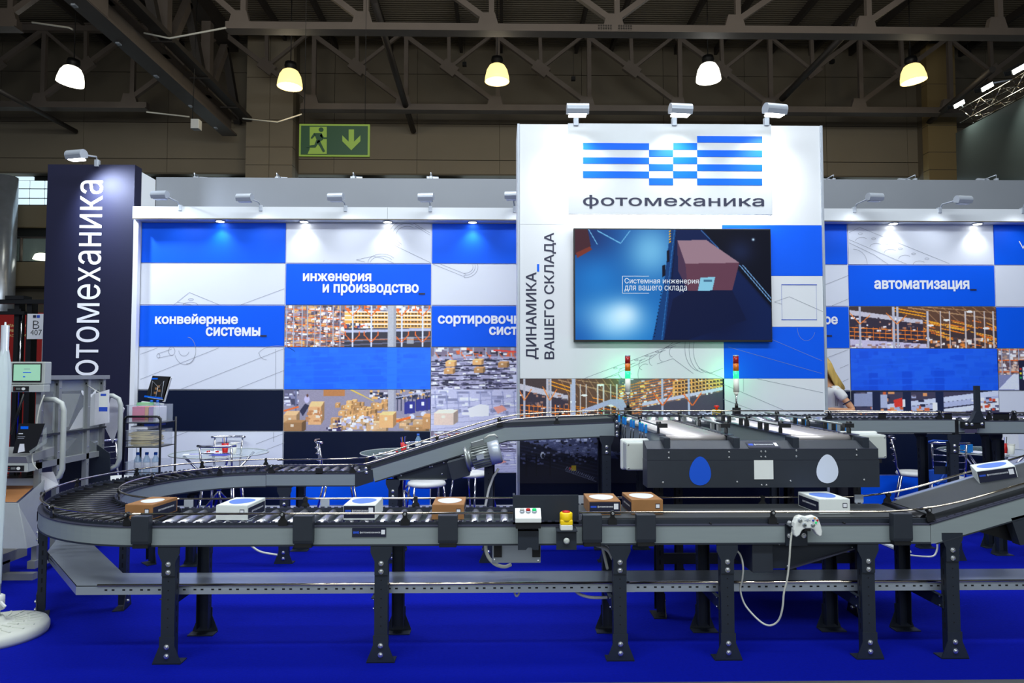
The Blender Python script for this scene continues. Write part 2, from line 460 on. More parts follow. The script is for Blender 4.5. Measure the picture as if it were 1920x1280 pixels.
        c = np.clip(s.a*(1.22 if m == 'photo_print' else 1.0)/255., 0, 1); c = np.where(c <= .04045, c/12.92, ((c+.055)/1.055)**2.4)
        at_.data.foreach_set('color', np.concatenate([c.reshape(-1, 3), np.ones((s.w*s.h, 1))], 1).ravel())
        me.materials.append(MATS[m]); o = bpy.data.objects.new(name, me); COL.objects.link(o)
        if parent: o.parent = parent; ORIG[o.name] = og
        return o

OR = (214, 96, 34); ST = (150, 154, 172); LIL = (142, 136, 156); TAN = (206, 158, 92); DK = (40, 38, 52)
def racks(p, x0, y0, x1, y1, step=13, slope=.06):
    p.rect(x0, y0, x1, y1, (112, 98, 104))
    p.clutter(x0, y0, x1, y1, int((x1-x0)*(y1-y0)/22), [(226,220,226),(190,150,110),(90,80,96),(60,52,66),TAN,(150,140,160),(236,232,238)])
    y = y0+6
    while y < y1:
        p.line(x0, y, x1, y+(x1-x0)*slope, OR, 1.6); y += 14
        p.line(x0, y-5, x1, y-5+(x1-x0)*slope, (170, 84, 44), .9)
    x = x0+3
    while x < x1:
        p.line(x, y0, x, y1, ST, 1.8); p.line(x+3, y0, x+step, y1, (176, 110, 80), .8, .6); x += step*p.r.uniform(.7, 1.3)
def pic_racks():
    p = Pic(535, 573, 808, 651, (132, 122, 134)); racks(p, 535, 573, 646, 651)
    p.rect(646, 573, 808, 584, (120, 112, 124)); p.clutter(646, 573, 808, 584, 90, [(236,232,238),ST,(90,84,100),OR])
    for y in (585, 592, 600, 608):
        p.rect(646, y, 808, y+7, (226, 170, 88) if y != 600 else (216, 150, 70)); p.line(646, y, 808, y, (236, 228, 220), 1.4)
        x = 660
        while x < 808: p.rect(x, y+2.5, x+3.4, y+5, (70, 48, 30)); x += 6.2
    p.clutter(640, 606, 700, 618, 50, [(60,56,110),(200,90,50),(228,228,236),(60,60,70)])
    p.rect(646, 616, 808, 651, (46, 44, 56))
    p.line(646, 622, 808, 618, (160, 164, 190), 5); p.line(646, 640, 808, 632, (110, 112, 130), 2.5); p.line(646, 648, 808, 640, (92, 96, 120), 2)
    p.rect(763, 632, 776, 645, (140, 142, 150))
    for x in (660, 695, 752, 791):
        p.rect(x, 573, x+3, 651, (186, 192, 212)); 
        for dy in (0, 50):
            p.line(x-12, 578+dy, x, 592+dy, OR, 1.8); p.line(x+14, 578+dy, x+2, 592+dy, OR, 1.8)
            p.line(x-12, 572+dy, x-12, 580+dy, OR, 1.5); p.line(x+14, 572+dy, x+14, 580+dy, OR, 1.5)
    p.rect(646, 636, 808, 638, OR, .5)
    p.rect(727, 573, 743, 651, (160, 162, 170)); p.rect(738, 573, 743, 651, (140, 142, 152))
    p.noise(.12); return p
def pic_heap():
    p = Pic(532, 730, 807, 808, (134, 128, 146))
    p.rect(532, 730, 556, 752, (90, 88, 112)); p.clutter(532, 730, 560, 760, 40, [(200,200,216),(60,60,84),(120,120,150)])
    p.rect(553, 730, 556, 775, (96, 100, 130)); p.line(532, 770, 560, 762, OR, 3)
    p.poly([(655, 730), (700, 752), (703, 752), (660, 730)], (214, 180, 60))
    p.rect(606, 730, 646, 742, (168, 112, 66)); p.clutter(690, 730, 807, 748, 80, [(60,62,90),(200,200,210),(30,32,50),TAN])
    for x in range(745, 807, 7): p.line(x, 740, x, 770, (50, 54, 80), 1.2)
    p.line(740, 745, 807, 733, (160, 164, 190), 2.2)
    for _ in range(85):
        y = p.r.uniform(748, 802); x = p.r.gauss(665, 34)
        if 620 < x < 725: p.carton(x, y, p.r.uniform(7, 15), p.r.uniform(5, 10))
    for _ in range(26): p.carton(p.r.uniform(612, 790), p.r.uniform(784, 804), p.r.uniform(10, 22), p.r.uniform(7, 12), (186, 150, 110))
    p.clutter(640, 778, 700, 808, 40, [(224,222,234),(170,166,190),(232,232,240)], (3, 8), (2, 5))
    p.carton(532, 778, 24, 26, (190, 150, 108)); p.carton(532, 792, 34, 18, (176, 130, 84)); p.carton(578, 762, 24, 34, (196, 150, 104)); p.clutter(572, 764, 604, 790, 26, [(222,200,180),(176,120,76)])
    p.ell(575, 748, 5, 7, (176, 170, 200)); p.ell(576, 741, 2.5, 3, (90, 60, 56)); p.poly([(562,770),(572,756),(580,760),(568,780)], (40, 40, 66)); 
    p.clutter(612, 786, 640, 808, 24, [(60,50,90),(40,36,66),(220,220,232)])
    p.rect(727, 730, 742, 792, (158, 158, 170)); p.rect(738, 730, 742, 792, (134, 134, 150))
    for x, y in ((758, 752), (780, 747), (801, 744)):
        p.poly([(x, y+3), (x+6, y), (x+20, y), (x+20, y+22), (x, y+24)], (40, 44, 122)); p.rect(x+10, y+6, x+15, y+13, (224, 226, 240)); p.ell(x+14, y+29, 5, 5, (190, 194, 214)); p.rect(x, y+33, x+20, y+35, (150, 110, 70))
    p.line(742, 790, 770, 782, OR, 4); p.carton(711, 778, 26, 24, (200, 150, 100)); p.carton(768, 800, 30, 12, (190, 140, 88)); p.carton(792, 782, 18, 22, (190, 140, 90))
    p.noise(.1); return p
def pic_desks():
    p = Pic(807, 651, 967, 808, (150, 146, 172)); p.rect(807, 651, 967, 668, (110, 100, 120)); p.clutter(807, 651, 967, 668, 90, [(230,228,240),ST,DK,(200,90,50)])
    for x in range(812, 967, 17): p.line(x, 651, x, 684, ST, 2); p.line(x, 660, x+8, 676, OR, 1.3)
    p.line(890, 656, 967, 664, (206, 60, 50), 3)
    for y in range(670, 730, 9):
        p.clutter(807, y, 967, y+9, 95, [(58,56,82), (44,44,64), (168,166,190), (196,196,214), (88,86,116), (228,228,240), (120,118,146)], (2, 8), (1, 3.2))
        p.line(807, y+8, 967, y+2, (34, 34, 54), 1.8)
    for x, y in ((826, 678), (862, 675), (896, 680), (824, 692), (864, 690), (950, 668)): p.carton(x, y, 12, 9)
    p.clutter(910, 690, 967, 715, 22, [(206,208,224),(186,188,208)], (8, 16), (4, 8))
    p.rect(807, 730, 967, 808, (176, 176, 200))
    p.clutter(807, 730, 967, 780, 80, [(150,152,180),(204,206,224),(120,122,150),(222,224,238)], (3, 16), (1.5, 6))
    for x in range(812, 967, 15): p.line(x, 734, x+2, 775, (130, 134, 168), 1.3)
    for k in range(7): p.line(807, 760+k*9, 967, 738+k*10, (136, 138, 170), 1.1)
    p.poly([(856, 766), (872, 758), (884, 760), (884, 780), (858, 782)], (214, 216, 232)); p.poly([(890, 764), (902, 760), (908, 768), (896, 776)], (220, 140, 124))
    p.carton(811, 775, 26, 22, (210, 186, 170)); p.noise(.08); return p
def tinted(x0, y0, x1, y1, c, shapes):
    p = Pic(x0, y0, x1, y1, (120, 130, 150), .6); p.clutter(x0, y0, x1, y1, 220, [(200,200,210),(60,60,80),(120,120,150),(160,150,130)], (6, 26), (3, 14))
    for r in shapes: p.rect(*r[:4], r[4])
    for k in range(6): p.line(x0, y0+20+k*12, x1, y0+8+k*14, (190, 190, 200), 2)
    p.tint(c, .9); return p
def pic_mezz(x0, y0, x1, y1, warm=True):
    """mezzanine with orange railings left, orange racking under a brown roof right"""
    p = Pic(x0, y0, x1, y1, (58, 44, 46)); W = x1-x0; H = y1-y0; U = lambda u, v: (x0+u*W, y0+v*H)
    p.poly([U(.3,0), U(1,0), U(1,.5), U(.5,.6)], (84, 56, 42))
    for k in range(9): a = U(.42+k*.07, 0); b = U(.52+k*.075, .36); p.line(*a, *b, (142, 104, 74), 1.3)
    p.line(*U(.4,.02), *U(1,.3), (160, 124, 90), 2.2); p.line(*U(.5,0), *U(1,.14), (150, 116, 84), 1.5)
    for k in range(int(W*.16)): 
        a = U(p.r.uniform(.5, .98), p.r.uniform(.32, .9)); L = p.r.uniform(.06, .16)*W
        p.line(a[0], a[1], min(a[0]+L, x1), a[1]+L*.2, p.r.choice([(236,134,24),(214,104,30),(240,160,50)]), 1.5)
    p.clutter(*U(.5,.74), *U(1,1), int(W*.35), [(190,150,130),(120,80,60),(226,210,204),(70,56,60),(206,120,50)], (2, 7), (1.5, 5))
    p.poly([U(0,.08), U(.5,.32), U(.5,.42), U(0,.2)], (176, 172, 184)); p.poly([U(0,.2), U(.5,.42), U(.5,.95), U(0,.9)], (44, 36, 52))
    p.clutter(*U(0,.25), *U(.5,.85), int(W*.2), [(90,76,84),(220,214,224),(60,48,60),(150,110,96)], (2, 8), (1, 3))
    for v in (.5, .6, .7): p.line(*U(0,v), *U(.52,v+.1), (226, 120, 36), 1.6)
    for v in (.03, .1): p.line(*U(.3,v), *U(.52,v+.14), (240, 150, 20), 1.8)
    for k in range(12): p.line(*U(.03+k*.043, .5), *U(.03+k*.043, .8), (222, 112, 30), 1.2)
    p.poly([U(0,.78), U(.52,.9), U(.52,1), U(0,1)], (180, 172, 196)); p.clutter(*U(0,.88), *U(.5,1), int(W*.14), [(236,228,240),(150,120,110),(110,90,120)], (2, 8), (1, 3))
    for u, t in ((.07, 4), (.3, 5), (.325, 4), (.53, 4), (.62, 2), (.68, 2), (.79, 3), (.85, 3), (.92, 2), (.98, 3)):
        p.line(*U(u, .1 if u > .5 else 0), *U(u, 1), (164, 164, 178) if u < .55 else (180, 170, 170), t)
    for u in (.07, .32): p.line(*U(u-.07,.15), *U(u,.42), (226, 120, 40), 1.6); p.line(*U(u+.07,.2), *U(u,.42), (226, 120, 40), 1.6)
    for u, v in ((.66, .32), (.82, .12), (.93, .52), (.55, .45)): p.ell(*U(u, v), 6, 2, (250, 246, 236))
    p.noise(.1); return p
def pic_tower():
    p = Pic(970, 710, 1356, 806, (70, 58, 66)); a = pic_mezz(970, 710, 1160, 806).a; p.a[:, :a.shape[1]] = a
    p.rect(1160, 710, 1356, 806, (90, 78, 84)); p.clutter(1160, 710, 1356, 806, 420, [(226,180,110),(70,60,80),(186,180,200),(150,110,80),(236,226,224),(120,80,60)], (2, 8), (1.5, 4))
    for k in range(16): y = 712+k*5; p.line(1160, y+14, 1300, y-16, (226, 112, 34), 1.6, .8)
    for k in range(4):
        y0 = 736-k*7; p.poly([(1262, y0), (1356, y0-14), (1356, y0-8), (1262, y0+6)], (214, 158, 84))
        for j in range(14): p.rect(1266+j*6.6, y0-j*.95+1.5, 1269.5+j*6.6, y0-j*.95+4, (70, 46, 34))
    p.line(1204, 758, 1356, 728, (176, 178, 200), 6); p.poly([(1204, 764), (1356, 734), (1356, 806), (1204, 806)], (62, 60, 76)); p.clutter(1204, 770, 1356, 806, 120, [(140,142,164),(40,40,56),(200,202,220),(96,98,120)], (3, 14), (1, 3))
    for x in (1072, 1240, 1290): p.rect(x, 710, x+7 if x == 1072 else x+4, 800, (158, 166, 190))
    for x in (1242, 1298): p.line(x-16, 738, x, 760, OR, 2.2); p.line(x+18, 736, x+1, 760, OR, 2.2)
    p.poly([(1090, 768), (1145, 748), (1168, 748), (1178, 768), (1178, 800), (1164, 800), (1160, 766), (1146, 758), (1092, 776)], (152, 156, 184))
    p.line(1160, 800, 1356, 772, (176, 180, 206), 5); p.noise(.1); return p
def pic_dark():
    p = Pic(970, 815, 1356, 905, (16, 17, 32)); p.poly([(970, 822), (1120, 815), (1160, 860), (1060, 850)], (44, 48, 78))
    for k in range(24): p.line(976+k*6, 826+k*1.4, 1010+k*7, 822+k*1.2, (86, 92, 128), 1.1)
    for k in range(5): p.line(970, 834+k*6, 1130, 870+k*7, (30, 32, 52), 2)
    p.clutter(975, 826, 1120, 870, 150, [(10,10,20),(60,64,92),(96,100,130),(24,26,44)], (2, 6), (1, 3)); p.clutter(1010, 815, 1110, 828, 60, [(160,164,190),(60,64,90),(110,116,150)])
    for x in (985, 1004, 1030): p.rect(x, 850, x+3, 892, (8, 9, 18))
    p.rect(1071, 872, 1080, 882, (178, 150, 20)); p.rect(1067, 875, 1071, 880, (170, 30, 30))
    for k in range(15): p.line(1060+k*3.6, 880+k*1.3, 1064+k*3.6, 874+k*1.4, (150, 154, 170), .9)
    p.line(1060, 882, 1118, 902, (120, 124, 140), 1); p.ell(1017, 853, 4, 6, (190, 194, 206)); p.ell(1018, 854, 2.6, 4.5, (14, 15, 28)); p.noise(.15); return p
def pic_lines():
    p = Pic(1592, 733, 1872, 812, (12, 20, 46)); p.rect(1600, 735, 1872, 812, (58, 54, 76))
    for y, c in ((744, (184,190,214)), (754, (160,166,196)), (766, (196,200,220)), (790, (176,182,206))):
        p.poly([(1660, y+14), (1872, y-12), (1872, y-2), (1660, y+24)], c); p.line(1660, y+24, 1872, y-1, (30, 32, 52), 1.8)
    p.clutter(1600, 735, 1740, 812, 70, [(190,90,50),(30,34,60),(150,156,186),(90,80,96),(206,140,90)], (3, 12), (2, 6))
    p.rect(1597, 738, 1634, 762, (134, 142, 172)); p.rect(1642, 740, 1660, 765, (160, 168, 194)); p.poly([(1672,750),(1688,746),(1690,762),(1674,764)], (200, 50, 40))
    for x in (1632, 1690, 1752): p.rect(x, 733, x+15, 812, (14, 26, 58))
    p.rect(1689, 749, 1694, 763, (220, 222, 230)); p.rect(1746, 755, 1755, 770, (220, 222, 230)); p.clutter(1820, 745, 1872, 772, 30, [(196,70,40),(60,60,90),(220,224,236),(150,90,70)])
    p.noise(.08); return p
def pic_shelves():
    p = Pic(1870, 654, 2000, 740, (120, 110, 120)); p.clutter(1870, 654, 2000, 708, 330, [(222,214,218),(160,130,116),(90,70,76),(200,170,150)], (3, 7), (2, 5))
    for y in (656, 678, 702): p.line(1870, y, 2000, y+1, OR, 2)
    for x in (1878, 1894, 1912, 1950): p.line(x, 654, x, 720, (150, 154, 176), 2)
    p.rect(1870, 708, 2000, 740, (120, 124, 160)); p.poly([(1870, 738), (1900, 706), (2000, 716), (2000, 740)], (196, 200, 222))
    p.rect(1911, 678, 1960, 740, (24, 26, 52)); 
    for k, c in enumerate(((190,40,30),(224,200,40),(30,140,90))): p.ell(1915, 696+k*9, 2.2, 2.2, c); p.rect(1919, 692+k*9, 1926, 700+k*9, (210, 214, 226))
    p.noise(.08); return p
def pic_tv():
    p = Pic(1078, 430, 1447, 637, (8, 22, 56), 1.0); X, Y = p.X, p.Y
    t = np.clip((Y-430)/207, 0, 1)[..., None]
    p.a = np.array((20, 78, 150))*(1-t) + np.array((14, 100, 176))*t
    p.glow(1220, 470, 46, 50, (120, 190, 226), .8); p.glow(1150, 600, 60, 40, (150, 205, 236), .95); p.glow(1170, 590, 26, 22, (214, 236, 246), .7); p.glow(1100, 440, 50, 40, (24, 40, 92), .8); p.glow(1120, 520, 40, 36, (36, 130, 206), .5); p.glow(1080, 640, 40, 50, (16, 70, 150), .6)
    p.poly([(1078, 430), (1102, 430), (1108, 462), (1082, 478), (1078, 478)], (62, 34, 44)); p.poly([(1080, 474), (1106, 462), (1110, 468), (1082, 484)], (110, 48, 40))
    p.line(1104, 430, 1120, 458, (110, 180, 220), 1.6); p.line(1120, 432, 1164, 456, (100, 170, 214), 2); p.line(1164, 456, 1182, 432, (100, 170, 214), 1.6)
    p.poly([(1262, 430), (1447, 430), (1447, 637), (1222, 637), (1250, 530)], (7, 20, 58)); p.poly([(1270, 430), (1318, 430), (1447, 580), (1447, 637), (1240, 637), (1262, 520)], (10, 26, 70))
    p.poly([(1320, 430), (1447, 430), (1447, 575)], (5, 8, 26)); p.glow(1390, 470, 24, 22, (26, 40, 80), .6); p.glow(1415, 448, 2.4, 2.4, (190, 226, 250)); p.glow(1345, 600, 50, 40, (8, 12, 44), .7)
    p.poly([(1258, 430), (1269, 430), (1256, 540), (1244, 637), (1222, 637), (1244, 540)], (14, 56, 112)); p.line(1266, 430, 1240, 637, (40, 104, 170), 1.2); p.poly([(1251, 470), (1256, 468), (1256, 490), (1251, 492)], (8, 12, 34)); p.poly([(1242, 498), (1248, 496), (1248, 516), (1242, 520)], (8, 12, 34))
    for k in range(14): p.ell(1240-k*1.1, 548+k*6.4, 1, 1.2, (4, 14, 40))
    for k in range(5): p.line(1256, 434+k*5, 1259, 431+k*5, (220, 160, 40), 2)
    p.poly([(1271, 450), (1326, 449), (1388, 492), (1286, 494)], (138, 112, 126)); p.poly([(1286, 494), (1388, 492), (1374, 544), (1290, 545)], (88, 54, 72)); p.poly([(1271, 450), (1286, 494), (1290, 545), (1272, 508)], (66, 46, 72))
    p.poly([(1314, 520), (1342, 519), (1336, 545), (1309, 545)], (120, 180, 206)); p.rect(1320, 524, 1336, 528, (60, 100, 130))
    for d in (0, 6): p.line(1388+d, 496, 1447+d, 566, (110, 160, 210), 1.6)
    p.line(1316, 430, 1350, 466, (60, 110, 170), 1.4); p.poly([(1290, 545), (1374, 544), (1400, 600), (1290, 637), (1244, 637), (1262, 560)], (8, 18, 54)); return p

# ---------------------------------------------------------------- thin printed lines
def strokes(name, Y, segs, parent, m='line_grey', t=.7):
    b = MB()
    for pl in segs:
        for (x0, y0), (x1, y1) in zip(pl[:-1], pl[1:]):
            d = math.hypot(x1-x0, y1-y0) or 1; nx, ny = -(y1-y0)/d*t/2, (x1-x0)/d*t/2
            q = [(x0+nx, y0+ny), (x1+nx, y1+ny), (x1-nx, y1-ny), (x0-nx, y0-ny)]
            vs = []
            for a_, b_ in q: xx, zz = at(a_, b_, Y); vs.append((xx, Y, zz))
            b.add(vs, [(0, 3, 2, 1)])
    o = b.build(name, m, parent); o['kind'] = 'stuff'; return o
def arc(cx, cy, rx, ry, a0, a1, n=18, rot=0):
    out = []
    for i in range(n+1):
        a = math.radians(a0+(a1-a0)*i/n); x, y = rx*math.cos(a), ry*math.sin(a); r = math.radians(rot)
        out.append((cx+x*math.cos(r)-y*math.sin(r), cy+x*math.sin(r)+y*math.cos(r)))
    return out
# ================================================================ SETTING: hall
YH = 22.0
o = struct(MB().box(-26, 26, -8, 26, -.06, -.012).build('floor', 'concrete'))
# carpet laid over the hall floor, metal edge strip
o = MB().box(-9, 9, 3.72, 9.4, -.012, 0).build('carpet', 'carpet'); tag(o, 'bright blue exhibition carpet laid under the whole stand', 'carpet')
o = MB().box(-9, 9, 3.66, 3.72, -.012, .006).build('edge_strip', 'edge_metal'); tag(o, 'thin grey metal strip along the front edge of the blue carpet', 'edge strip')
wb = struct(MB().box(-26, 26, YH+.05, YH+.25, 7.86, 12.3).box(-26, 26, YH-.06, YH+.25, 7.81, 7.86).build('wall_back', ['seam']))
proto = None
xs = [-26+2.6*i for i in range(20)]
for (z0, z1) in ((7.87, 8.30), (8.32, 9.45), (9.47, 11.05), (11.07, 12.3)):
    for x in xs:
        MB().box(x, x+2.588, YH, YH+.05, z0, z1).build('wall_panel', 'hall_wall' if z0 < 9 else 'hall_wall_dark', wb)  # upper rows darker: shade on the high wall put into the panel colour
for nm, x0, x1, y0, lb in (('pilaster', -7.7, -6.29, 21.27, 'tall pale clad pilaster on the hall wall beside the girder end'), ('pilaster', 13.3, 14.2, 21.4, 'brassy clad pilaster on the hall wall near the dark glossy booth')):
    p = struct(MB().box(x0+.02, x1-.02, y0+.02, YH-.001, 0, 11.9).build('column_left' if x0 < 0 else 'column_right', 'seam')); p['label'] = lb; xm = (x0+x1)/2
    for z0, z1 in ((0, 5.6), (5.62, 7.9), (7.92, 8.45), (8.47, 9.3), (9.32, 10.6), (10.62, 11.9)):
        for a, b in (((x0, xm-.008), (xm+.008, x1)) if x1-x0 > 1.2 else ((x0, x1),)): MB().box(a, b, y0, y0+.3, z0, z1).build('cladding_panel', 'hall_wall' if x0 < 0 else 'pilaster', p)
# clerestory window band under the wall
wn = struct(MB().box(-26, 26, YH+.3, YH+.36, 6.9, 7.80).build('window_1', 'steel_dark'))
for i in range(42):
    x = -25.6+1.22*i
    MB().box(x, x+1.16, YH+.24, YH+.3, 6.95, 7.79).build('pane', 'sky_glass' if (i*7) % 5 < 3 else 'dark_void', wn)
struct(MB().box(-26, 26, YH+.4, YH+.5, 0, 12).build('wall_gallery', 'dark_void'))
# roof deck
b = MB(); y = 15.0; vs = []; n = 0
pro = []
while y < YH+.3:
    pro += [(y, 12.0), (y+.05, 12.0), (y+.06, 12.06), (y+.11, 12.06)]; y += .12
for i, (yy, zz) in enumerate(pro): vs += [(-26, yy, zz), (26, yy, zz)]
b.add(vs, [(2*i, 2*i+1, 2*i+3, 2*i+2) for i in range(len(pro)-1)])
b.box(-26, 26, -8, 15, 12.0, 12.1); b.box(-26, 26, 15, YH+.3, 12.1, 12.14)
dk = struct(b.build('ceiling', 'deck'))
for px in (20, 160, 300, 520, 610, 720, 860, 940, 1090, 1160, 1290, 1370, 1480, 1560, 1640, 1760, 1860):
    x = X0(px, 20.5, 11.8); MB().beam((x, 15.2, 11.86), (x, YH, 11.86), .09, .22).build('roof_beam', 'steel_dark', dk)
# ---- trusses
def gusset(b, x, z, Y, up=True, wd=.46, h=.26):
    s = 1 if up else -1
    b.prism([(x-wd/2, z), (x+wd/2, z), (x+wd*.34, z+s*h), (x-wd*.34, z+s*h)], Y-.075, Y+.075)
def truss(label, Y, zl, zu, x0, x1, nodes, diag, fall, ext_l=None):
    t = thing('roof_truss', label, 'truss', (x0, Y, zl))
    MB().box(x0, x1, Y-.09, Y+.09, zl+.03, zl+.2).box(x0, x1, Y-.16, Y+.16, zl, zl+.03).build('bottom_chord', 'steel_paint', t)
    MB().box(x0-2, x1, Y-.09, Y+.09, zu-.2, zu-.03).box(x0-2, x1, Y-.16, Y+.16, zu-.03, zu).build('top_chord', 'steel_paint', t)
    for x in nodes:
        b = MB(); gusset(b, x, zl+.2, Y); b.build('gusset_plate', 'steel_paint', t)
        MB().beam((x+.08, Y, zl+.2), (x+.08, Y, zu-.2), .12, .12, (0,1,0)).build('vertical', 'steel_paint', t)
    for a, c, f in diag:
        pa = Vector((a, Y, zu-.2)) if f > 0 else Vector((a, Y, zl+.3)); pc = Vector((c, Y, zl+.3)) if f > 0 else Vector((c, Y, zu-.2))
        MB().beam(pa, pc, .13, .13, (0,1,0)).build('diagonal', 'steel_paint', t)
        m = (pa+pc)/2; hx = c if f > 0 else a
        MB().beam(m, (m.x-.02, Y, zu-.2), .1, .1, (0,1,0)).build('strut', 'steel_paint', t)
        MB().beam(m, (hx-.1*f, Y, zu-.2), .09, .09, (0,1,0)).build('strut', 'steel_paint', t)
        b = MB(); d = (pc-pa).normalized(); q = Vector((-d.z, 0, d.x))*.16; e = d*.24
        b.prism([((m-e+q).x, (m-e+q).z), ((m+e+q).x, (m+e+q).z), ((m+e-q).x, (m+e-q).z), ((m-e-q).x, (m-e-q).z)], Y-.07, Y+.07); b.build('gusset_plate', 'steel_paint', t)
    return t
YR, YF = 20.5, 15.8
ZL = ZP(209, YR, 745); ZU = 11.8
N = [X0(583, YR, ZL)+2.7*i for i in range(9)]
dg = [(N[0]-2.6, N[0], 1)] + [(N[i], N[i+1], 1) for i in range(5)] + [(N[5], N[6], -1), (N[6], N[7], -1), (N[7], N[8], -1)]
truss('long far roof truss spanning the hall above the display tower', YR, ZL, ZU, X0(565, YR, ZL), 15.9, N, dg, 1)
xl = X0(277, YR, ZL)
truss('far roof truss left of the sloping girder, ending over the navy column', YR, ZL, ZU, -16, xl, [X0(243, YR, ZL), X0(75, YR, ZL), X0(-95, YR, ZL)], [(X0(75, YR, ZL), X0(243, YR, ZL), -1), (X0(-95, YR, ZL), X0(75, YR, ZL), -1), (X0(243, YR, ZL), -8.2, -1)], -1)
NF = [X0(p, YF, ZL+.1) for p in (450, 680, 915, 1150, 1377, 1622, 1868)]
zf = ZP(61, YF, 640)
tf = truss('near roof truss crossing the top of the view above the lamps', YF, zf, zf+2.6, X0(425, YF, zf), 13.5, NF, [(NF[i], NF[i+1], 1 if i < 3 else -1) for i in range(6)] + [(NF[0]-2.4, NF[0], 1)], 1)
b = MB(); xx = NF[3]
for gx in (-.36, .1):
    for i in range(6):
        for k in range(3): b.box(xx+gx+i*.055, xx+gx+i*.055+.03, YF-.11, YF-.09, zf+.04+k*.055, zf+.07+k*.055)
o = b.build('splice_bolts', 'steel_dark', tf); o['kind'] = 'stuff'
truss('near roof truss stub in the upper left corner over the girder', YF, zf, zf+2.6, -15, X0(36, YF, zf), [X0(14, YF, zf)], [(X0(14, YF, zf), -8.4, -1)], 1)
# girder running away along the left
g = thing('roof_girder', 'heavy steel girder running away to the hall wall, upper left', 'girder', (-8.1, 15, 8.8))
zg = 8.80
MB().box(-8.42, -7.98, 8, 21.3, zg, zg+.06).box(-8.22, -8.16, 8, 21.3, zg+.06, zg+.5).box(-8.42, -7.98, 8, 21.3, zg+.5, zg+.56).build('bottom_chord', 'steel_paint', g)
MB().box(-8.42, -7.98, 8, 21.3, 11.4, 11.9).build('top_chord', 'steel_dark', g)
for y in (9.5, 12, 14.5, 17, 19.5):
    MB().box(-8.3, -8.05, y-.12, y+.12, zg+.5, 11.4).build('vertical', 'steel_paint', g)
    MB().beam((-8.18, y+.1, zg+.6), (-8.18, y+1.25, 11.3), .2, .2, (1,0,0)).build('diagonal', 'steel_paint', g)
    MB().beam((-8.18, y+2.4, zg+.6), (-8.18, y+1.25, 11.3), .2, .2, (1,0,0)).build('diagonal', 'steel_dark', g)
MB().box(-8.0, -7.97, 12.6, 14.2, zg+.02, zg+.62).build('splice_plate', 'steel_paint', g)
b = MB().box(-7.78, -7.5, 8, 21.2, zg+.42, zg+.45).box(-7.78, -7.76, 8, 21.2, zg+.45, zg+.55).box(-7.52, -7.5, 8, 21.2, zg+.45, zg+.55)
b.build('cable_tray', 'steel_dark', g)
for y in (10, 12, 14, 16, 18, 20): MB().box(-7.98, -7.5, y, y+.05, zg+.38, zg+.42).build('tray_bracket', 'steel_dark', g)
for y in (10.4, 12.0, 13.6, 15.2, 16.9, 18.8, 20.5): MB().box(-8.36, -8.28, y, y+.12, zg-.03, zg).build('marker_lamp', 'lamp_metal', g)
for lb, A, B, r in (('grey roof brace tube slanting behind the near truss, left of the second lamp from left', (X0(700, 16, 9.4), 16.0, 10.2), (X0(775, 21.9, 8.9), 21.9, ZP(246, 21.9, 778)), .09),
                ('pale roof brace tube rising to the right above the display tower', (X0(1466, 20.3, 9.5), 20.3, ZP(186, 20.3, 1466)), (X0(1604, 17, 9.8), 17.0, ZP(45, 17, 1604)), .09),
                ('short roof brace tube by the brassy pilaster', (X0(1733, 21.9, 9.2), 21.9, ZP(237, 21.9, 1733)), (X0(1860, 17, 9.5), 17.0, ZP(130, 17, 1860)), .08),
                ('thin roof brace tube in the upper left behind the girder', (X0(-20, 18, 9), 18, ZP(160, 18, 0)), (X0(142, 21.9, 9), 21.9, ZP(246, 21.9, 142)), .07)):
    o = MB().tube([A, B], r, 8).build('roof_brace', 'steel_dark'); tag(o, lb, 'brace')
# hall lamps
def hall_lamp(px, py, warm, lb, tilt):
    Y = 18.0; x, z = at(px, py, Y)
    t = thing('hall_lamp', lb, 'lamp', (x, Y, z), 'bell shaped hall lamps under the roof')
    R = Matrix.Rotation(tilt, 3, 'Y')
    MB().lathe([(.06, .42), (.14, .40), (.16, .30), (.13, .24), (.15, .2)], (x, Y, z), 16, R).build('lamp_housing', 'black_plastic', t)
    MB().lathe([(.12, .22), (.2, .17), (.27, .05), (.31, -.12), (.32, -.24), (.30, -.24), (.29, -.12), (.24, .05), (.1, .2)], (x, Y, z), 24, R, caps=False).build('shade', 'dome_warm' if warm else 'dome_white', t)
    MB().lathe([(.03, .16), (.1, .1), (.11, -.14), (.05, -.2)], (x, Y, z), 14, R).build('bulb', 'dome_core', t)
    c = R @ Vector((0, 0, .42)); MB().tube([(x+c.x, Y, z+c.z), (x+c.x, Y, 11.95)], .012, 6).build('suspension_cable', 'cable_black', t)
    point('hall_lamp_glow', (x, Y-.1, z-.45), 34, (1, .85, .6) if warm else (1, .97, .9), .25)
hall_lamp(134, 140, 0, 'white glowing bell lamp over the navy column, leftmost under the roof', .14)
hall_lamp(544, 146, 1, 'yellow glowing bell lamp hanging above the green exit sign', .03)
hall_lamp(932, 136, 1, 'yellow glowing bell lamp left of the tower, near the middle of the roof', 0)
hall_lamp(1328, 134, 0, 'white glowing bell lamp hanging above the display tower', -.02)
hall_lamp(1711, 136, 1, 'yellow glowing bell lamp beside the brassy pilaster', -.12)
for px, py, lb in ((871, 121, 'tiny dark roof camera hanging left of the middle lamp'), (1075, 148, 'tiny dark pendant sensor hanging above the tower left edge'), (1560, 116, 'tiny dark roof sensor right of the white lamp'), (1815, 100, 'tiny dark roof sensor nearest the floodlights')):
    x, z = at(px, py, 21.0); o = MB().box(x-.06, x+.06, 20.94, 21.06, z-.05, z+.06).tube([(x, 21, z+.06), (x, 21, 11.95)], .006, 4).build('roof_sensor', 'black_plastic'); tag(o, lb, 'sensor')
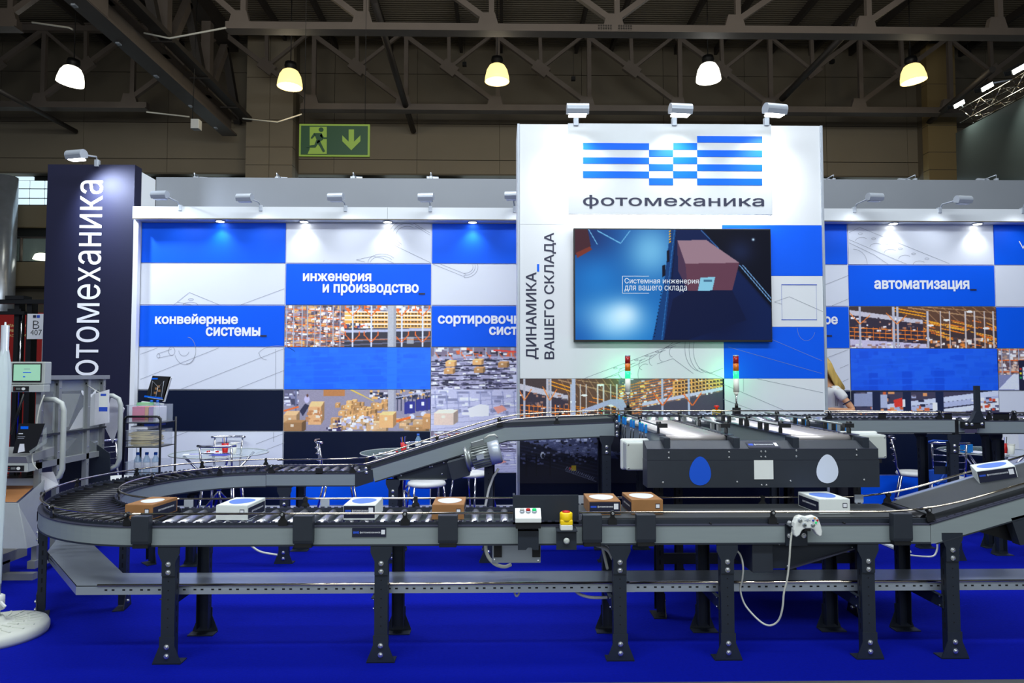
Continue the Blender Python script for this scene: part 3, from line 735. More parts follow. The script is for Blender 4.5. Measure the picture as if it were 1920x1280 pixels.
x, z = at(368, 234, 17.5); t = thing('signal_box', 'small white box hanging on a wire below the girder', 'box', (x, 17.5, z))
MB().box(x-.1, x+.1, 17.4, 17.6, z-.12, z+.12).build('casing', 'white_plastic', t, bevel=.01); MB().tube([(x-.1, 17.5, z+.12), (x-.02, 17.5, 11.98)], .01, 4).build('wire', 'cable_black', t)
for pts, lb in (([(60, 42), (130, 52), (137, 56)], 'pale cable sagging towards the leftmost lamp'), ([(270, 62), (318, 72), (424, 52)], 'pale bundled cable sagging to the near truss end'), ([(275, 210), (355, 219)], 'pale cable running off the far left truss end'), ([(455, 222), (520, 229), (566, 214)], 'thin cable sagging between the girder and the far truss')):
    P = []
    for a, c in pts: xx, zz = at(a, c, 19.0 if c > 150 else 15.6); P.append((xx, 19.0 if c > 150 else 15.6, zz))
    o = MB().tube(P, .022, 5).build('roof_cable', 'cable_grey'); tag(o, lb, 'cable')
# exit sign
Y = 14.0; x0, z1 = at(561, 232, Y); x1, z0 = at(693, 294, Y)
t = thing('exit_sign', 'green and lime exit sign with running figure and down arrow', 'sign', (x0, Y, z0))
MB().box(x0, x1, Y, Y+.05, z0, z1).build('frame', 'sign_lime', t, bevel=.008)
MB().box(x0+.04, x1-.04, Y-.008, Y, z0+.04, z1-.04).build('green_field', 'sign_green', t)
def spoly(name, pts, m, yy, par, Yb=14.0):
    pl = [at(a, c, Yb) for a, c in pts]; return MB().prism(pl, yy, yy+.006, 'xz').build(name, m, par)
spoly('doorway', [(581, 238), (613, 238), (613, 289), (577, 289), (581, 280)], 'sign_lime', Y-.014, t)
q = [at(a, c, Y) for a, c in arc(602.5, 243.5, 4.6, 4.2, 0, 359, 12)]
MB().prism(q, Y-.02, Y-.014).build('figure_head', 'sign_green', t)
b = MB()
for pl in ([(589, 250), (604, 250), (606, 262), (598, 268), (594, 262)], [(589, 250), (583, 259), (585, 261), (592, 254)], [(603, 251), (608, 258), (613, 258), (613, 261), (606, 261), (600, 255)], [(594, 262), (590, 272), (575, 274), (575, 277), (592, 277), (599, 266)], [(599, 262), (604, 272), (610, 284), (606, 286), (600, 275), (594, 267)]):
    b.prism([at(a, c, Y) for a, c in pl], Y-.0205, Y-.0145)
b.build('running_figure', 'sign_green', t)
spoly('arrow', [(654, 243), (664, 243), (664, 266), (676, 254), (676, 265), (659, 282), (642, 265), (642, 254), (654, 266)], 'sign_lime', Y-.014, t)
for xx in (x0+.1, x1-.1): MB().tube([(xx, Y+.02, z1), (xx, Y+.02, 11.95)], .006, 4).build('suspension_wire', 'cable_black', t)

# far left gallery seen past the column
x0 = X0(-60, YH-.6, 6); x1 = X0(104, YH-.6, 6)
t = thing('gallery', 'two level gallery with balustrade and windows seen left of the navy column', 'gallery', (x0, YH-.6, 0))
Yg = YH-.6
def gz(py): return ZP(py, Yg, 60)
MB().box(x0, x1, Yg, Yg+.5, gz(536), gz(491)).build('floor_slab', 'balcony', t)
MB().box(x0, x1, Yg+.3, Yg+.5, gz(421), gz(381)).build('upper_band', 'balcony', t)
MB().box(x0, x1, Yg+.6, Yg+.7, gz(700), gz(536)).build('lower_wall', 'hall_wall_dark', t)
MB().box(x0, x1, Yg+.6, Yg+.7, gz(491), gz(421)).build('recess', 'dark_void', t)
MB().box(x0, x1, Yg+.02, Yg+.03, gz(489), gz(446)).build('glass_balustrade', 'glass', t)
MB().tube([(x0, Yg, gz(445)), (x1, Yg, gz(445))], .03, 6).build('handrail', 'steel_dark', t)
for px in (39,): MB().tube([(X0(px, Yg, 5), Yg, gz(489)), (X0(px, Yg, 5), Yg, gz(446))], .04, 6).build('baluster', 'steel_paint', t)
for px in (70,): xx = X0(px, Yg, 6); MB().lathe([(.1, .12), (.2, .08), (.26, -.06), (.24, -.08)], (xx+.05, Yg+.2, gz(480)), 14).build('gallery_lamp', 'dome_white', t)
wf = MB().box(x0, x1, Yg+.38, Yg+.42, gz(381), gz(332)).build('window_frame', 'steel_dark', t)
for a, c in ((29, 54), (56, 82), (84, 104), (2, 27), (-30, 0)):
    for u, v in ((333, 347), (349, 365), (367, 378)):
        MB().box(X0(a, Yg+.36, 7), X0(c, Yg+.36, 7), Yg+.35, Yg+.38, gz(v), gz(u)).build('pane', 'sky_glass', wf)
xc = X0(5, 20.9, 6); o = MB().lathe([(.36, 0), (.36, 7.40)], (xc, 20.9, 0), 24).build('steel_column', 'galvanised'); tag(o, 'round polished steel column at the far left edge', 'column')

# right: neighbouring dark booth, box truss and floodlights
XB = 9.0
t = thing('dark_booth_wall', 'tall glossy dark wall of the neighbouring booth, far right', 'wall panel', (XB, 8, 0))
for (a, c) in ((5.2, 9.2), (9.22, 11.4), (11.42, 13.6)):
    MB().box(XB, XB+.08, a, c, 4.42, 6.34).build('wall_panel', 'dark_gloss', t); MB().box(XB, XB+.08, a, c, 0, 4.40).build('wall_panel', 'dark_gloss', t)
t = thing('lighting_truss', 'silver box truss with braces above the dark booth wall', 'truss', (XB, 8, 5.1))
zc = 6.48; hw = .13; XT = XB+.1
for dx in (-hw, hw):
    for dz in (0, 2*hw): MB().tube([(XT+dx, 6.5, zc+dz), (XT+dx, 13.4, zc+dz)], .018, 8).build('chord_tube', 'rail_steel', t)
bb = MB(); y = 13.38; k = 0
while y > 7:
    for dx in (-hw, hw):
        a, c = ((0, 2*hw) if k % 2 else (2*hw, 0)); MB().tube([(XT+dx, y, zc+a), (XT+dx, y-.28, zc+c)], .009, 5).build('brace_tube', 'rail_steel', t)
    for dz in (0, 2*hw):
        a, c = ((-hw, hw) if k % 2 else (hw, -hw)); MB().tube([(XT+a, y, zc+dz), (XT+c, y-.28, zc+dz)], .009, 5).build('brace_tube', 'rail_steel', t)
    y -= .28; k += 1
for i, (px, py, yy) in enumerate(((1793, 195, 13.3), (1845, 163, 12.0), (1903, 130, 10.8))):
    x, z = at(px, py, yy)
    t = thing('floodlight', ('glaring floodlight on the truss over the dark booth, lowest of three', 'glaring floodlight on the truss over the dark booth, middle of three', 'glaring floodlight on the truss over the dark booth, highest of three')[i], 'floodlight', (x, yy, z), 'floodlights on the silver truss')
    MB().tube([(XT-hw, yy, zc+2*hw), (x+.05, yy, z+.05)], .014, 6).build('arm', 'lamp_metal', t)
    R = Matrix.Rotation(-.5, 3, 'Y') @ Matrix.Rotation(.3, 3, 'X')
    MB().obox((x, yy, z), (.28, .14, .08), R).build('housing', 'black_plastic', t, bevel=.008)
    MB().obox(Vector((x, yy, z)) + R @ Vector((0, -.072, -.01)), (.22, .012, .07), R).build('lens', 'flood', t)
    spot('floodlight_beam', (x, yy-.1, z-.06), (XB, yy-1.2, 4.6), 120, 110, (.95, 1, .93))
# ================================================================ STAND: graphic walls, column, tower
YW = 8.4
FR = YW-.015
Z0 = 0.0
rowsL = [at(534, v, FR)[1] for v in (417, 493.5, 572, 650.5, 730, 808.5, 887, 948)]
rowsR = [at(1700, v, FR)[1] for v in (419, 496.5, 574.5, 653, 732, 812, 890, 950)]
cL = [at(p, 600, FR)[0] for p in (261, 534, 808.5)]; cL.append(at(970, 600, FR)[0]+.6)
cR = [at(1545, 600, FR)[0]-.6, at(1592.5, 600, FR)[0], at(1868, 600, FR)[0], at(1990, 600, FR)[0]]
wx0 = at(257, 700, YW)[0]
wall = struct(MB().box(wx0-.02, cL[3], YW, YW+.08, 0, rowsL[0]+.03).box(cR[0], cR[3], YW, YW+.08, 0, rowsR[0]+.03).build('wall_booth', 'white_panel'))
struct(MB().box(wx0, cL[3], YW-.03, YW, 0, rowsL[7]-.005).build('baseboard_left', 'white_panel')); struct(MB().box(cR[0], cR[3], YW-.03, YW, 0, rowsR[7]-.005).build('baseboard_right', 'white_panel'))
G = .007
def tile(c, rows, i, j, m, i2=None, j2=None):
    return MB().box(c[j]+G, c[(j2 or j+1)]-G, FR, YW, rows[(i2 or i+1)]+G, rows[i]-G).build('panel', m, wall)
T = {}
L1 = ['tile_blue', 'tile_white', 'tile_blue', 'tile_white', 'tile_navy', 'tile_white', 'tile_navy']
L2 = ['tile_white', 'tile_blue', 'P', 'P', 'P', 'tile_navy', 'tile_blue']
L3 = ['tile_blue', 'tile_white', 'tile_blue', 'P', 'P', 'P', 'tile_navy']
R1 = ['tile_blue', 'tile_white', 'tile_blue', 'tile_white', 'tile_navy', 'tile_navy', 'tile_navy']
R2 = ['tile_white', 'tile_blue', 'P', 'P', 'P', 'tile_navy', 'tile_blue']
R3 = ['tile_blue', 'tile_white', 'tile_blue', 'P', 'tile_white', 'tile_white', 'tile_blue']
for nm, cc, rr, cols in (('L', cL, rowsL, (L1, L2, L3)), ('R', cR, rowsR, (R1, R2, R3))):
    for j, cs in enumerate(cols):
        for i, m in enumerate(cs): T[nm, i, j] = tile(cc, rr, i, j, 'tile_navy' if m == 'P' else m)
PR = FR-.002
def EX(cc, rr, i, j): return (cc[j]+.003, cc[j+1]-.003, rr[i]-.003, rr[i+1]+.003)
pic_racks().put('photo_print', PR, T['L', 2, 1], ext=EX(cL, rowsL, 2, 1))
tinted(534.5, 651, 808, 730, (0, 88, 226), [(727, 651, 743, 730, (235, 235, 235)), (590, 670, 625, 730, (60, 60, 60)), (690, 690, 714, 726, (60, 60, 60))]).put('photo_print', PR, T['L', 3, 1], ext=EX(cL, rowsL, 3, 1))
pic_heap().put('photo_print', PR, T['L', 4, 1], ext=EX(cL, rowsL, 4, 1))
pic_desks().put('photo_print', PR, T['L', 3, 2], ext=(cL[2]+.003, cL[3]-.2, rowsL[3]-.003, rowsL[5]+.003))
p = pic_desks(); p.x0, p.y0, p.x1, p.y1 = 808, 809, 980, 886; p.put('photo_print', PR, T['L', 5, 2], ext=(cL[2]+.003, cL[3]-.2, rowsL[5]-.003, rowsL[6]+.003))
pic_mezz(1594, 575.5, 1867, 652.5).put('photo_print', PR, T['R', 2, 1], ext=EX(cR, rowsR, 2, 1))
tinted(1594, 654, 1867, 731.5, (0, 74, 212), [(1628, 700, 1643, 732, (10, 10, 30)), (1690, 696, 1706, 732, (10, 10, 30)), (1750, 692, 1766, 732, (10, 10, 30)), (1770, 708, 1800, 728, (150, 150, 190))]).put('photo_print', PR, T['R', 3, 1], ext=EX(cR, rowsR, 3, 1))
pic_lines().put('photo_print', PR, T['R', 4, 1], ext=EX(cR, rowsR, 4, 1))
pic_shelves().put('photo_print', PR, T['R', 3, 2], ext=EX(cR, rowsR, 3, 2))
# lettering on the tiles
TY = FR-.003
text_px('lettering', 'инженерия', (568, 512, 696, 532), TY, 'text_white', T['L', 1, 1], .034)
text_px('lettering', 'и производство', (605, 532, 785, 554), TY, 'text_white', T['L', 1, 1], .034)
text_px('lettering', 'конвейерные', (291, 588, 446, 612), TY, 'text_white', T['L', 2, 0], .034)
text_px('lettering', 'системы', (386, 613, 488, 630), TY, 'text_white', T['L', 2, 0], .034)
text_px('lettering', 'сортировочные', (821, 591, 1009, 612), TY, 'text_white', T['L', 2, 2], .034)
text_px('lettering', 'системы', (917, 612, 1019, 628), TY, 'text_white', T['L', 2, 2], .034)
text_px('lettering', 'автоматизация', (1639, 525, 1818, 546), TY, 'text_white', T['R', 1, 1], .034)
text_px('lettering', 'ое', (1545, 593, 1571, 608), TY, 'text_white', T['R', 2, 0], .034)
text_px('lettering', 'V', (1910, 452, 1926, 467), TY, 'text_white', T['R', 0, 2], .012)
for par, r in ((T['L', 1, 1], (785, 549, 797, 552)), (T['L', 2, 0], (488, 628, 500, 631)), (T['R', 1, 1], (1819, 541.5, 1831, 544.5)), (T['R', 2, 0], (1548, 628, 1560, 631))):
    x0, z1 = at(r[0], r[1], TY); x1, z0 = at(r[2], r[3], TY); MB().box(x0, x1, TY-.001, TY+.001, z0, z1).build('underscore', 'text_navy', par)
# line drawings
strokes('line_drawing', PR, [[(606, 490), (608, 488)], [(684, 491), (668, 487), (700, 480), (718, 484), (738, 493)], arc(760, 440, 30, 26, 120, 300), arc(762, 441, 26, 22, 120, 300), arc(764, 442, 22, 18, 120, 300), [(744, 462), (807, 492)], [(775, 418), (807, 437)], [(779, 424), (807, 441)], arc(716, 492, 26, 16, 180, 330), arc(716, 494, 22, 14, 190, 330)], T['L', 0, 1])
strokes('line_drawing', PR, [[(326, 571), (355, 548), (411, 571)], arc(358, 561, 5, 1.6, 0, 360), arc(357, 572, 14, 6, 180, 360), [(452, 571), (533, 541)], [(333, 566), (359, 571)]], T['L', 1, 0])
strokes('line_drawing', PR, [arc(352, 657, 15, 25, -90, 100), arc(347, 657, 20, 26, 20, 160), arc(345, 655, 10, 12, 20, 170), [(296, 663), (322, 654)], [(296, 671), (324, 665)], arc(297, 667, 3, 4, 0, 360), arc(322, 658, 6, 8, 0, 360), [(263, 664), (295, 652)], [(263, 711), (340, 680), (410, 652)], [(340, 729), (533, 653)], [(444, 729), (533, 694)], [(517, 654), (517, 728)], arc(500, 662, 14, 12, 90, 180), arc(520, 670, 38, 22, 200, 330)], T['L', 3, 0])
strokes('line_drawing', PR, [[(314, 823), (352, 809)], [(480, 832), (533, 812)], [(480, 850), (533, 830)], [(513, 810), (513, 828)]], T['L', 5, 0])
strokes('line_drawing', PR, [[(812, 495), (872, 519)], [(826, 495), (874, 514)], arc(872, 500, 24, 20, -15, 95), arc(871, 500, 20, 16, -15, 95), arc(871, 500, 16, 12, -15, 95)], T['L', 1, 2])
strokes('line_drawing', PR, [[(1592, 436), (1612, 426), (1780, 494)], [(1592, 455), (1640, 478), (1665, 495)], [(1592, 449), (1700, 495)], arc(1600, 495, 26, 28, -90, 0)] + [arc(1613+k*25, 438+k*9.4, 4, 1.6, 0, 360) for k in range(6)] + [arc(1616+k*27, 452+k*11, 12, 7, 180, 320) for k in range(5)], T['R', 0, 1], 'line_grey', .6)
strokes('line_drawing', PR, [[(1546, 534), (1591, 516)], [(1560, 573), (1591, 560)]], T['R', 1, 0]); strokes('line_drawing', PR, [[(1546, 672), (1591, 655)], [(1575, 690), (1591, 683)], [(1580, 715), (1591, 710)]], T['R', 3, 0])
# fascia with downlights
for a, c, y0, y1, nm, lights in ((249, 968, 388, 412, 'trim_1', (413, 570, 727, 886)), (1544, 1990, 391.5, 416, 'trim_2', (1675, 1833))):
    xa = at(a, y0, 8.24)[0]; xb = at(c, y0, 8.24)[0] + (.3 if c < 1000 else 0); xa -= (.3 if a > 1000 else 0)
    z1 = ZP(y0, 8.24, (a+c)/2); z0 = ZP(y1, 8.24, (a+c)/2)
    if c < 1000: MB_ = MB().box(xa, xa+2.96, 8.24, FR, z0, z1).box(xa+2.963, xb, 8.24, FR, z0, z1)
    else: MB_ = MB().box(xa, xb, 8.24, FR, z0, z1)
    f = struct(MB_.build(nm, 'white_gloss'))
    MB().box(xa, xb, 8.236, 8.24, z0, z0+.012).build('lower_edge', 'seam', f)
    for px in lights:
        x = X0(px, 8.315, z0)
        d = MB().lathe([(.052, 0), (.062, -.008), (.052, -.01)], (x, 8.315, z0), 16).build('downlight', 'lamp_metal', f)
        MB().lathe([(.046, -.009), (.046, -.012)], (x, 8.315, z0), 14).build('lens', 'downlight', d)
        spot('downlight_beam', (x, 8.29, z0-.03), (x, 8.36, 2.0), 11, 110, (.95, .98, 1), 1.0, .03)
# grey upper wall behind the fascia
for a, c, yy, nm in ((293, 975, 332, 'wall_upper_left'), (1535, 2010, 336, 'wall_upper_right')):
    xa, z1 = at(a, yy, 8.84); xb = at(c, yy, 8.84)[0]
    w_ = struct(MB().box(xa, xb, 8.84, 8.9, 3.2, z1).build(nm, 'grey_board'))
xs_ = at(263, 321, 8.46)[0]; struct(MB().box(xs_-.03, xs_, 8.45, 8.84, 0, at(263, 321, 8.46)[1]).build('wall_upper_side', 'white_panel'))
# navy column
xa, z1 = at(90, 308, 8.3); xb, _ = at(250, 308, 8.3)
t = struct(MB().box(xa, xb+.02, 8.3, 8.46, 0, z1).build('column_navy', 'column_navy')); t['label'] = 'tall navy column with pale vertical lettering'
MB().box(wx0-.03, wx0+.025, 8.3+.0, 8.37, 0, at(257, 412, 8.3)[1]).build('edge_trim', 'white_panel', t)
text_px('lettering', 'отомеханика', (151, 338, 184, 704), 8.297, 'text_white', t, .0, True)
text_px('lettering', 'ф', (143, 708, 191, 745), 8.297, 'text_white', t, .0, True)

# ---- tower
YT = 6.9
xa, zt = at(970, 232.5, YT); xb, _ = at(1541, 235, YT)
tw = thing('display_tower', 'tall white display tower with striped sign, screen and printed panels', 'display tower', (xa, YT, 0))
MB().box(xa, xb, YT+.02, YT+.5, 0, zt).build('body', 'white_panel', tw)
MB().box(xa-.0, xa+.022, YT-.012, YT+.02, 0, zt).build('edge_profile', 'lamp_metal', tw); MB().box(xb-.022, xb, YT-.012, YT+.02, 0, zt).build('edge_profile', 'lamp_metal', tw)
xm = at(1356, 560, YT)[0]; ex0, ex1 = xa+.023, xb-.023
rz = [zt, ZP(422, YT, 1450), ZP(517, YT, 1450), ZP(612.5, YT, 1450), ZP(709.5, YT, 1450), ZP(808, YT, 1450), ZP(905, YT, 1450)]
def tp(x0, x1, z0, z1, m): return MB().box(x0+.001, x1-.001, YT, YT+.02, z0+.001, z1-.001).build('panel', m, tw)
big = tp(ex0, xm, rz[4], rz[1], 'white_panel'); tp(ex0, ex1, rz[1], rz[0], 'white_panel')
tp(xm, ex1, rz[2], rz[1], 'tile_blue'); qr = tp(xm, ex1, rz[3], rz[2], 'white_panel'); b3 = tp(xm, ex1, rz[4], rz[3], 'tile_blue')
wl = tp(xm, ex1, rz[5], rz[4], 'white_panel'); ph = tp(ex0, xm, rz[5], rz[4], 'tile_navy'); ph2 = tp(ex0, xm, rz[6], rz[5], 'tile_navy'); tp(xm, ex1, rz[6], rz[5], 'tile_navy'); tp(ex0, ex1, 0, rz[6], 'tile_navy')
pic_tower().put('photo_print', YT-.002, ph); pic_dark().put('photo_print', YT-.002, ph2)
text_px('lettering', 'ДИНАМИКА', (986, 510, 1010, 673), YT-.002, 'text_navy', big, .016, True)
text_px('lettering', 'ВАШЕГО СКЛАДА', (1020, 436, 1043, 673), YT-.002, 'text_navy', big, .016, True)
x0, z1 = at(1007, 495, YT); x1, z0 = at(1011, 509, YT); MB().box(x0, x1, YT-.003, YT, z0, z1).build('underscore', 'logo_blue', big)
LY = YT-.002
strokes('line_drawing', LY, [[(1096, 709), (1276, 641)], [(1135, 709), (1220, 672), (1262, 642)]] + [arc(1154+k*19.5, 690-k*7.7, 3.4, 1.4, 0, 360) for k in range(6)] + [arc(1166+k*19, 700-k*8, 6, 9, 90, 270) for k in range(6)] + [[(1160+k*19, 692-k*8), (1172+k*19, 688-k*8)] for k in range(6)] +
    [[(1130, 709), (1160, 702), (1166, 709)], arc(1210, 702, 14, 20, 150, 290), [(1232, 682), (1262, 672), (1300, 700)], arc(1330, 655, 30, 44, 90, 270), arc(1322, 655, 30, 44, 95, 265), arc(1314, 652, 30, 44, 100, 262), [(1330, 700), (1356, 690)], [(1310, 690), (1356, 709)]], big, 'line_grey', .8)
strokes('line_drawing', LY, [[(1356, 720), (1543, 800)], [(1420, 710), (1543, 736)], [(1356, 748), (1470, 790)], [(1394, 709), (1394, 734)]], wl, 'line_grey', .7)
strokes('line_drawing', LY, [[(1452, 566), (1480, 556), (1543, 584)], [(1452, 566), (1466, 570)]], qr, 'line_grey', .7)
strokes('line_drawing', LY, [arc(1512, 614.5, 17, 24, 20, 180), [(1365, 650), (1541, 700)], [(1400, 616), (1541, 676)]], b3, 'line_pale', .6)
# empty blue square outline where the code was
b = MB()
for r in ((1465, 533, 1531.5, 534.5), (1465, 598.5, 1531.5, 600), (1465, 533, 1466.5, 600), (1530, 533, 1531.5, 600)):
    x0, z1 = at(r[0], r[1], YT); x1, z0 = at(r[2], r[3], YT); b.box(x0, x1, LY-.001, LY, z0, z1)
b.build('square_outline', 'print_logo', qr)
# raised sign with halo light
Ys = YT-.10
x0, z1 = at(1065, 231, Ys); x1, z0 = at(1449, 402, Ys)
sg = MB().box(x0, x1, Ys, Ys+.05, z0, z1).build('sign_board', 'white_gloss', tw)
MB().box(x0+.06, x1-.06, Ys+.05, YT, z0+.06, z1-.02).build('sign_backing', 'white_panel', tw)
b = MB().box(x0+.035, x0+.055, Ys+.055, YT-.01, z0+.04, z1-.06).box(x1-.055, x1-.035, Ys+.055, YT-.01, z0+.04, z1-.06).box(x0+.06, x1-.06, Ys+.055, YT-.01, z0+.03, z0+.05)
b.build('led_strip', 'led_white', tw)
SY = Ys-.004
for r in ((1093, 268, 1217, 281), (1093, 295, 1217, 307.5), (1093, 321, 1217, 334), (1217, 281, 1262, 294), (1217, 307.5, 1262, 320.5), (1217, 334, 1262, 347), (1262, 268, 1307, 281), (1262, 294.5, 1307, 307.5), (1262, 321, 1307, 334), (1307, 255, 1429, 268), (1307, 281.5, 1429, 294.5), (1307, 308, 1429, 321), (1307, 334.5, 1429, 347.5)):
    a0, c1 = at(r[0], r[1], Ys); a1, c0 = at(r[2], r[3], Ys); MB().box(a0, a1, SY, Ys, c0, c1).build('logo_stripe', 'logo_blue', sg)
text_px('lettering', 'фотомеханика', (1093, 365, 1433, 392), SY, 'text_navy', sg, .008)
# screen
Yv = YT-.07
x0, z1 = at(1075.5, 427.5, Yv); x1, z0 = at(1448.5, 641, Yv)
tv = thing('wall_screen', 'large flat screen showing a carton on a blue-lit conveyor', 'screen', (x0, Yv, z0))
MB().box(x0, x1, Yv, Yv+.045, z0, z1).box(x0+.3, x1-.3, Yv+.045, YT, z0+.3, z1-.3).build('casing', 'black_plastic', tv, bevel=.003)
pt = pic_tv(); pt.put('picture', Yv-.002, tv, 'tv_picture')
text_px('lettering', 'Системная инженерия', (1171, 521, 1310, 534), Yv-.004, 'ink_white', tv, .008)
text_px('lettering', 'для вашего склада', (1171, 535, 1288, 547), Yv-.004, 'ink_white', tv, .008)
strokes('bracket_line', Yv-.004, [[(1217, 517.5), (1167, 517.5), (1167, 549.5), (1217, 549.5)]], tv, 'ink_white', 1)

# ---- arm lamps
def arm_lamp(cx, cy, cz, hx, hy, hz, yaw, lb, grp, power=0, target=None, sc=1.0, col=(1,1,1), beam=100):
    t = thing('arm_lamp', lb, 'lamp', (cx, cy, cz), grp)
    MB().box(cx-.022*sc, cx+.022*sc, cy-.02, cy+.03, cz-.05*sc, cz+.025*sc).build('clamp', 'lamp_metal', t, bevel=.004)
    MB().tube([(cx, cy, cz), (cx+(hx-cx)*.3, cy-.02, cz+.06), (hx, hy+.02, hz+.02)], .009*sc, 8).build('arm', 'lamp_metal', t)
    R = Matrix.Rotation(yaw, 3, 'Z')
    pr = [(.055*math.cos(a), .055*math.sin(a)) for a in [math.radians(20+q*14) for q in range(13)]]
    pr = [(v*sc, u*sc*1.0) for v, u in pr] + [(-.035*sc, -.045*sc), (.05*sc, -.02*sc)]
    b = MB().prism(pr, -.095*sc, .095*sc, 'yz'); b.v = [tuple(Vector((hx, hy, hz)) + R @ Vector(v)) for v in b.v]; h = b.build('housing', 'lamp_metal', t)
    b = MB().box(-.075*sc, .075*sc, -.03*sc, .045*sc, -.05*sc, -.035*sc); b.v = [tuple(Vector((hx, hy, hz)) + R @ Vector(v)) for v in b.v]; b.build('lens', 'downlight' if power > 20 else 'lamp_metal', t)
    if power: spot('arm_lamp_beam', (hx, hy+.02, hz-.07), target, power, beam, col, 1.0, .06)
g1 = 'arm lamps on top of the display tower'
for px, hx, lb, yw in ((1080, 1083, 'arm lamp clamped on the tower top, above the sign left end', 0), (1264, 1276, 'arm lamp clamped on the tower top, above the sign middle', .1), (1437, 1453, 'arm lamp clamped on the tower top, above the sign right end', .2)):
    cx = at(px, 228, Ys)[0]; hxx, hz = at(hx, 206, Ys-.28)
    arm_lamp(cx, Ys, ZP(226, Ys, px), hxx, Ys-.28, hz, yw, lb, g1, 30, (hxx, Ys+.02, hz-.62), 1.08, (.97, .99, 1), 104)
cx = at(182, 304, 8.3)[0]; hxx, hz = at(143, 291, 7.9); arm_lamp(cx, 8.3, ZP(304, 8.3, 182), hxx, 7.9, hz, -.25, 'arm lamp on top of the navy column shining on its face', 'arm lamps of the stand', 240, (hxx+.42, 8.4, hz-.7), 1.1, (.72, .82, 1), 125)
zf_ = ZP(389, 8.24, 600)
for k, (px, hx, hy) in enumerate(((338, 300, 366), (489, 459, 371), (648, 630, 370), (807, 799, 370), (965, 961, 367))):
    cx = at(px, 389, 8.24)[0]; hxx, hz = at(hx, hy, 7.95)
    arm_lamp(cx, 8.25, zf_, hxx, 7.95, hz, -.12, ('arm lamp on the left fascia, nearest the navy column', 'arm lamp on the left fascia, second from the navy column', 'arm lamp on the left fascia, third from the navy column', 'arm lamp on the left fascia, fourth from the navy column', 'arm lamp on the left fascia, touching the display tower')[k], 'arm lamps along the left fascia', 6, (hxx+.3, 8.45, hz-.7), .92, (.9, .95, 1), 100)
zf_ = ZP(392, 8.24, 1700)
for k, (px, hx, hy) in enumerate(((1602, 1640, 370), (1762, 1806, 375), (1918, 1960, 378))):
    cx = at(px, 392, 8.24)[0]; hxx, hz = at(hx, hy, 7.95)
    arm_lamp(cx, 8.25, zf_, hxx, 7.95, hz, .12, ('arm lamp on the right fascia, nearest the display tower', 'arm lamp on the right fascia, second from the display tower', 'arm lamp on the right fascia, cut by the right frame edge')[k], 'arm lamps along the right fascia', 6, (hxx-.3, 8.45, hz-.7), .92, (.9, .95, 1), 100)
for k, (px, py, dx) in enumerate(((366, 330, -.3), (520, 330, -.3), (663, 329, -.25), (808, 329, -.2), (1563, 333, -.3), (1716, 333, -.35), (1868, 333, -.45))):
    cx, z = at(px, py, 8.95); arm_lamp(cx, 8.95, z-.03, cx+(.02 if k < 4 else 0)+dx*.1, 9.15, z+.0, .2, ('lamp head peeping over the upper left wall, first from the navy column', 'lamp head peeping over the upper left wall, second from the navy column', 'lamp head peeping over the upper left wall, third from the navy column', 'lamp head peeping over the upper left wall, beside the tower', 'lamp head peeping over the upper right wall, beside the tower', 'lamp head peeping over the upper right wall, second from the tower', 'lamp head peeping over the upper right wall, third from the tower')[k], 'lamps behind the upper wall', 0, None, .8)
# ================================================================ CONVEYORS
def mesh_only(mb, name, mats):
    o = mb.build(name, mats); me = o.data; bpy.data.objects.remove(o); return me
def inst(name, me, parent, loc, rot=(0,0,0), top=True):
    o = bpy.data.objects.new(name, me); COL.objects.link(o)
    og = ORIG.get(parent.name, Vector((0,0,0))) if top else Vector((0,0,0))
    o.parent = parent; o.location = Vector(loc) - og; o.rotation_euler = rot
    return o
RX = Matrix.Rotation(PI/2, 3, 'X')
BOLT = mesh_only(MB().lathe([(.0145, 0), (.0145, .003), (.010, .0035), (.010, .010), (.006, .0125)], (0,0,0), 10, RX, smooth=False), 'bolt', 'bolt')
SBOLT = mesh_only(MB().lathe([(.006, 0), (.006, .003), (.003, .004)], (0,0,0), 8, RX, smooth=False), 'bolt', 'bolt')
_leg = {}
def leg_mesh(H, m='anthracite'):
    if (H, m) not in _leg:
        b = MB()
        b.box(-.037, .037, -.025, -.021, .03, H-.06).box(-.037, -.033, -.021, .025, .03, H-.06).box(.033, .037, -.021, .025, .03, H-.06)   # open channel
        b.prism([(-.076, .0), (.076, .0), (.076, .012), (.042, .098), (.042, .15), (-.042, .15), (-.042, .098), (-.076, .012)], -.031, -.025)
        b.box(-.078, .078, -.031, .05, 0, .006)
        b.prism([(-.06, H), (.06, H), (.06, H-.035), (.037, H-.085), (.037, H-.16), (-.037, H-.16), (-.037, H-.085), (-.06, H-.035)], -.031, -.025)
        b.box(-.06, .06, -.031, .03, H-.004, H)
        z = .2
        while z < H-.18: b.disc((0, z), .0042, -.0256, 8, 1); z += .05
        for q in range(int((H-.25)/.06)):  # slots in the side flange
            zz = .16+q*.06
            for sx in (-1, 1): b.add([(sx*.0374, -.005, zz), (sx*.0374, .005, zz), (sx*.0374, .005, zz+.032), (sx*.0374, -.005, zz+.032)], [(0,1,2,3)], 1)
        _leg[(H, m)] = mesh_only(b, 'support_leg', [m, 'hole'])
    return _leg[(H, m)]
def leg(parent, x, y, rz=0, H=.64, m='anthracite', bolts=True):
    l = inst('support_leg', leg_mesh(H, m), parent, (x, y, 0), (0, 0, rz))
    if bolts:
        for z in (.045, .095, H-.14, H-.095): inst('bolt', BOLT, l, (0, -.031, z), top=False)
    return l
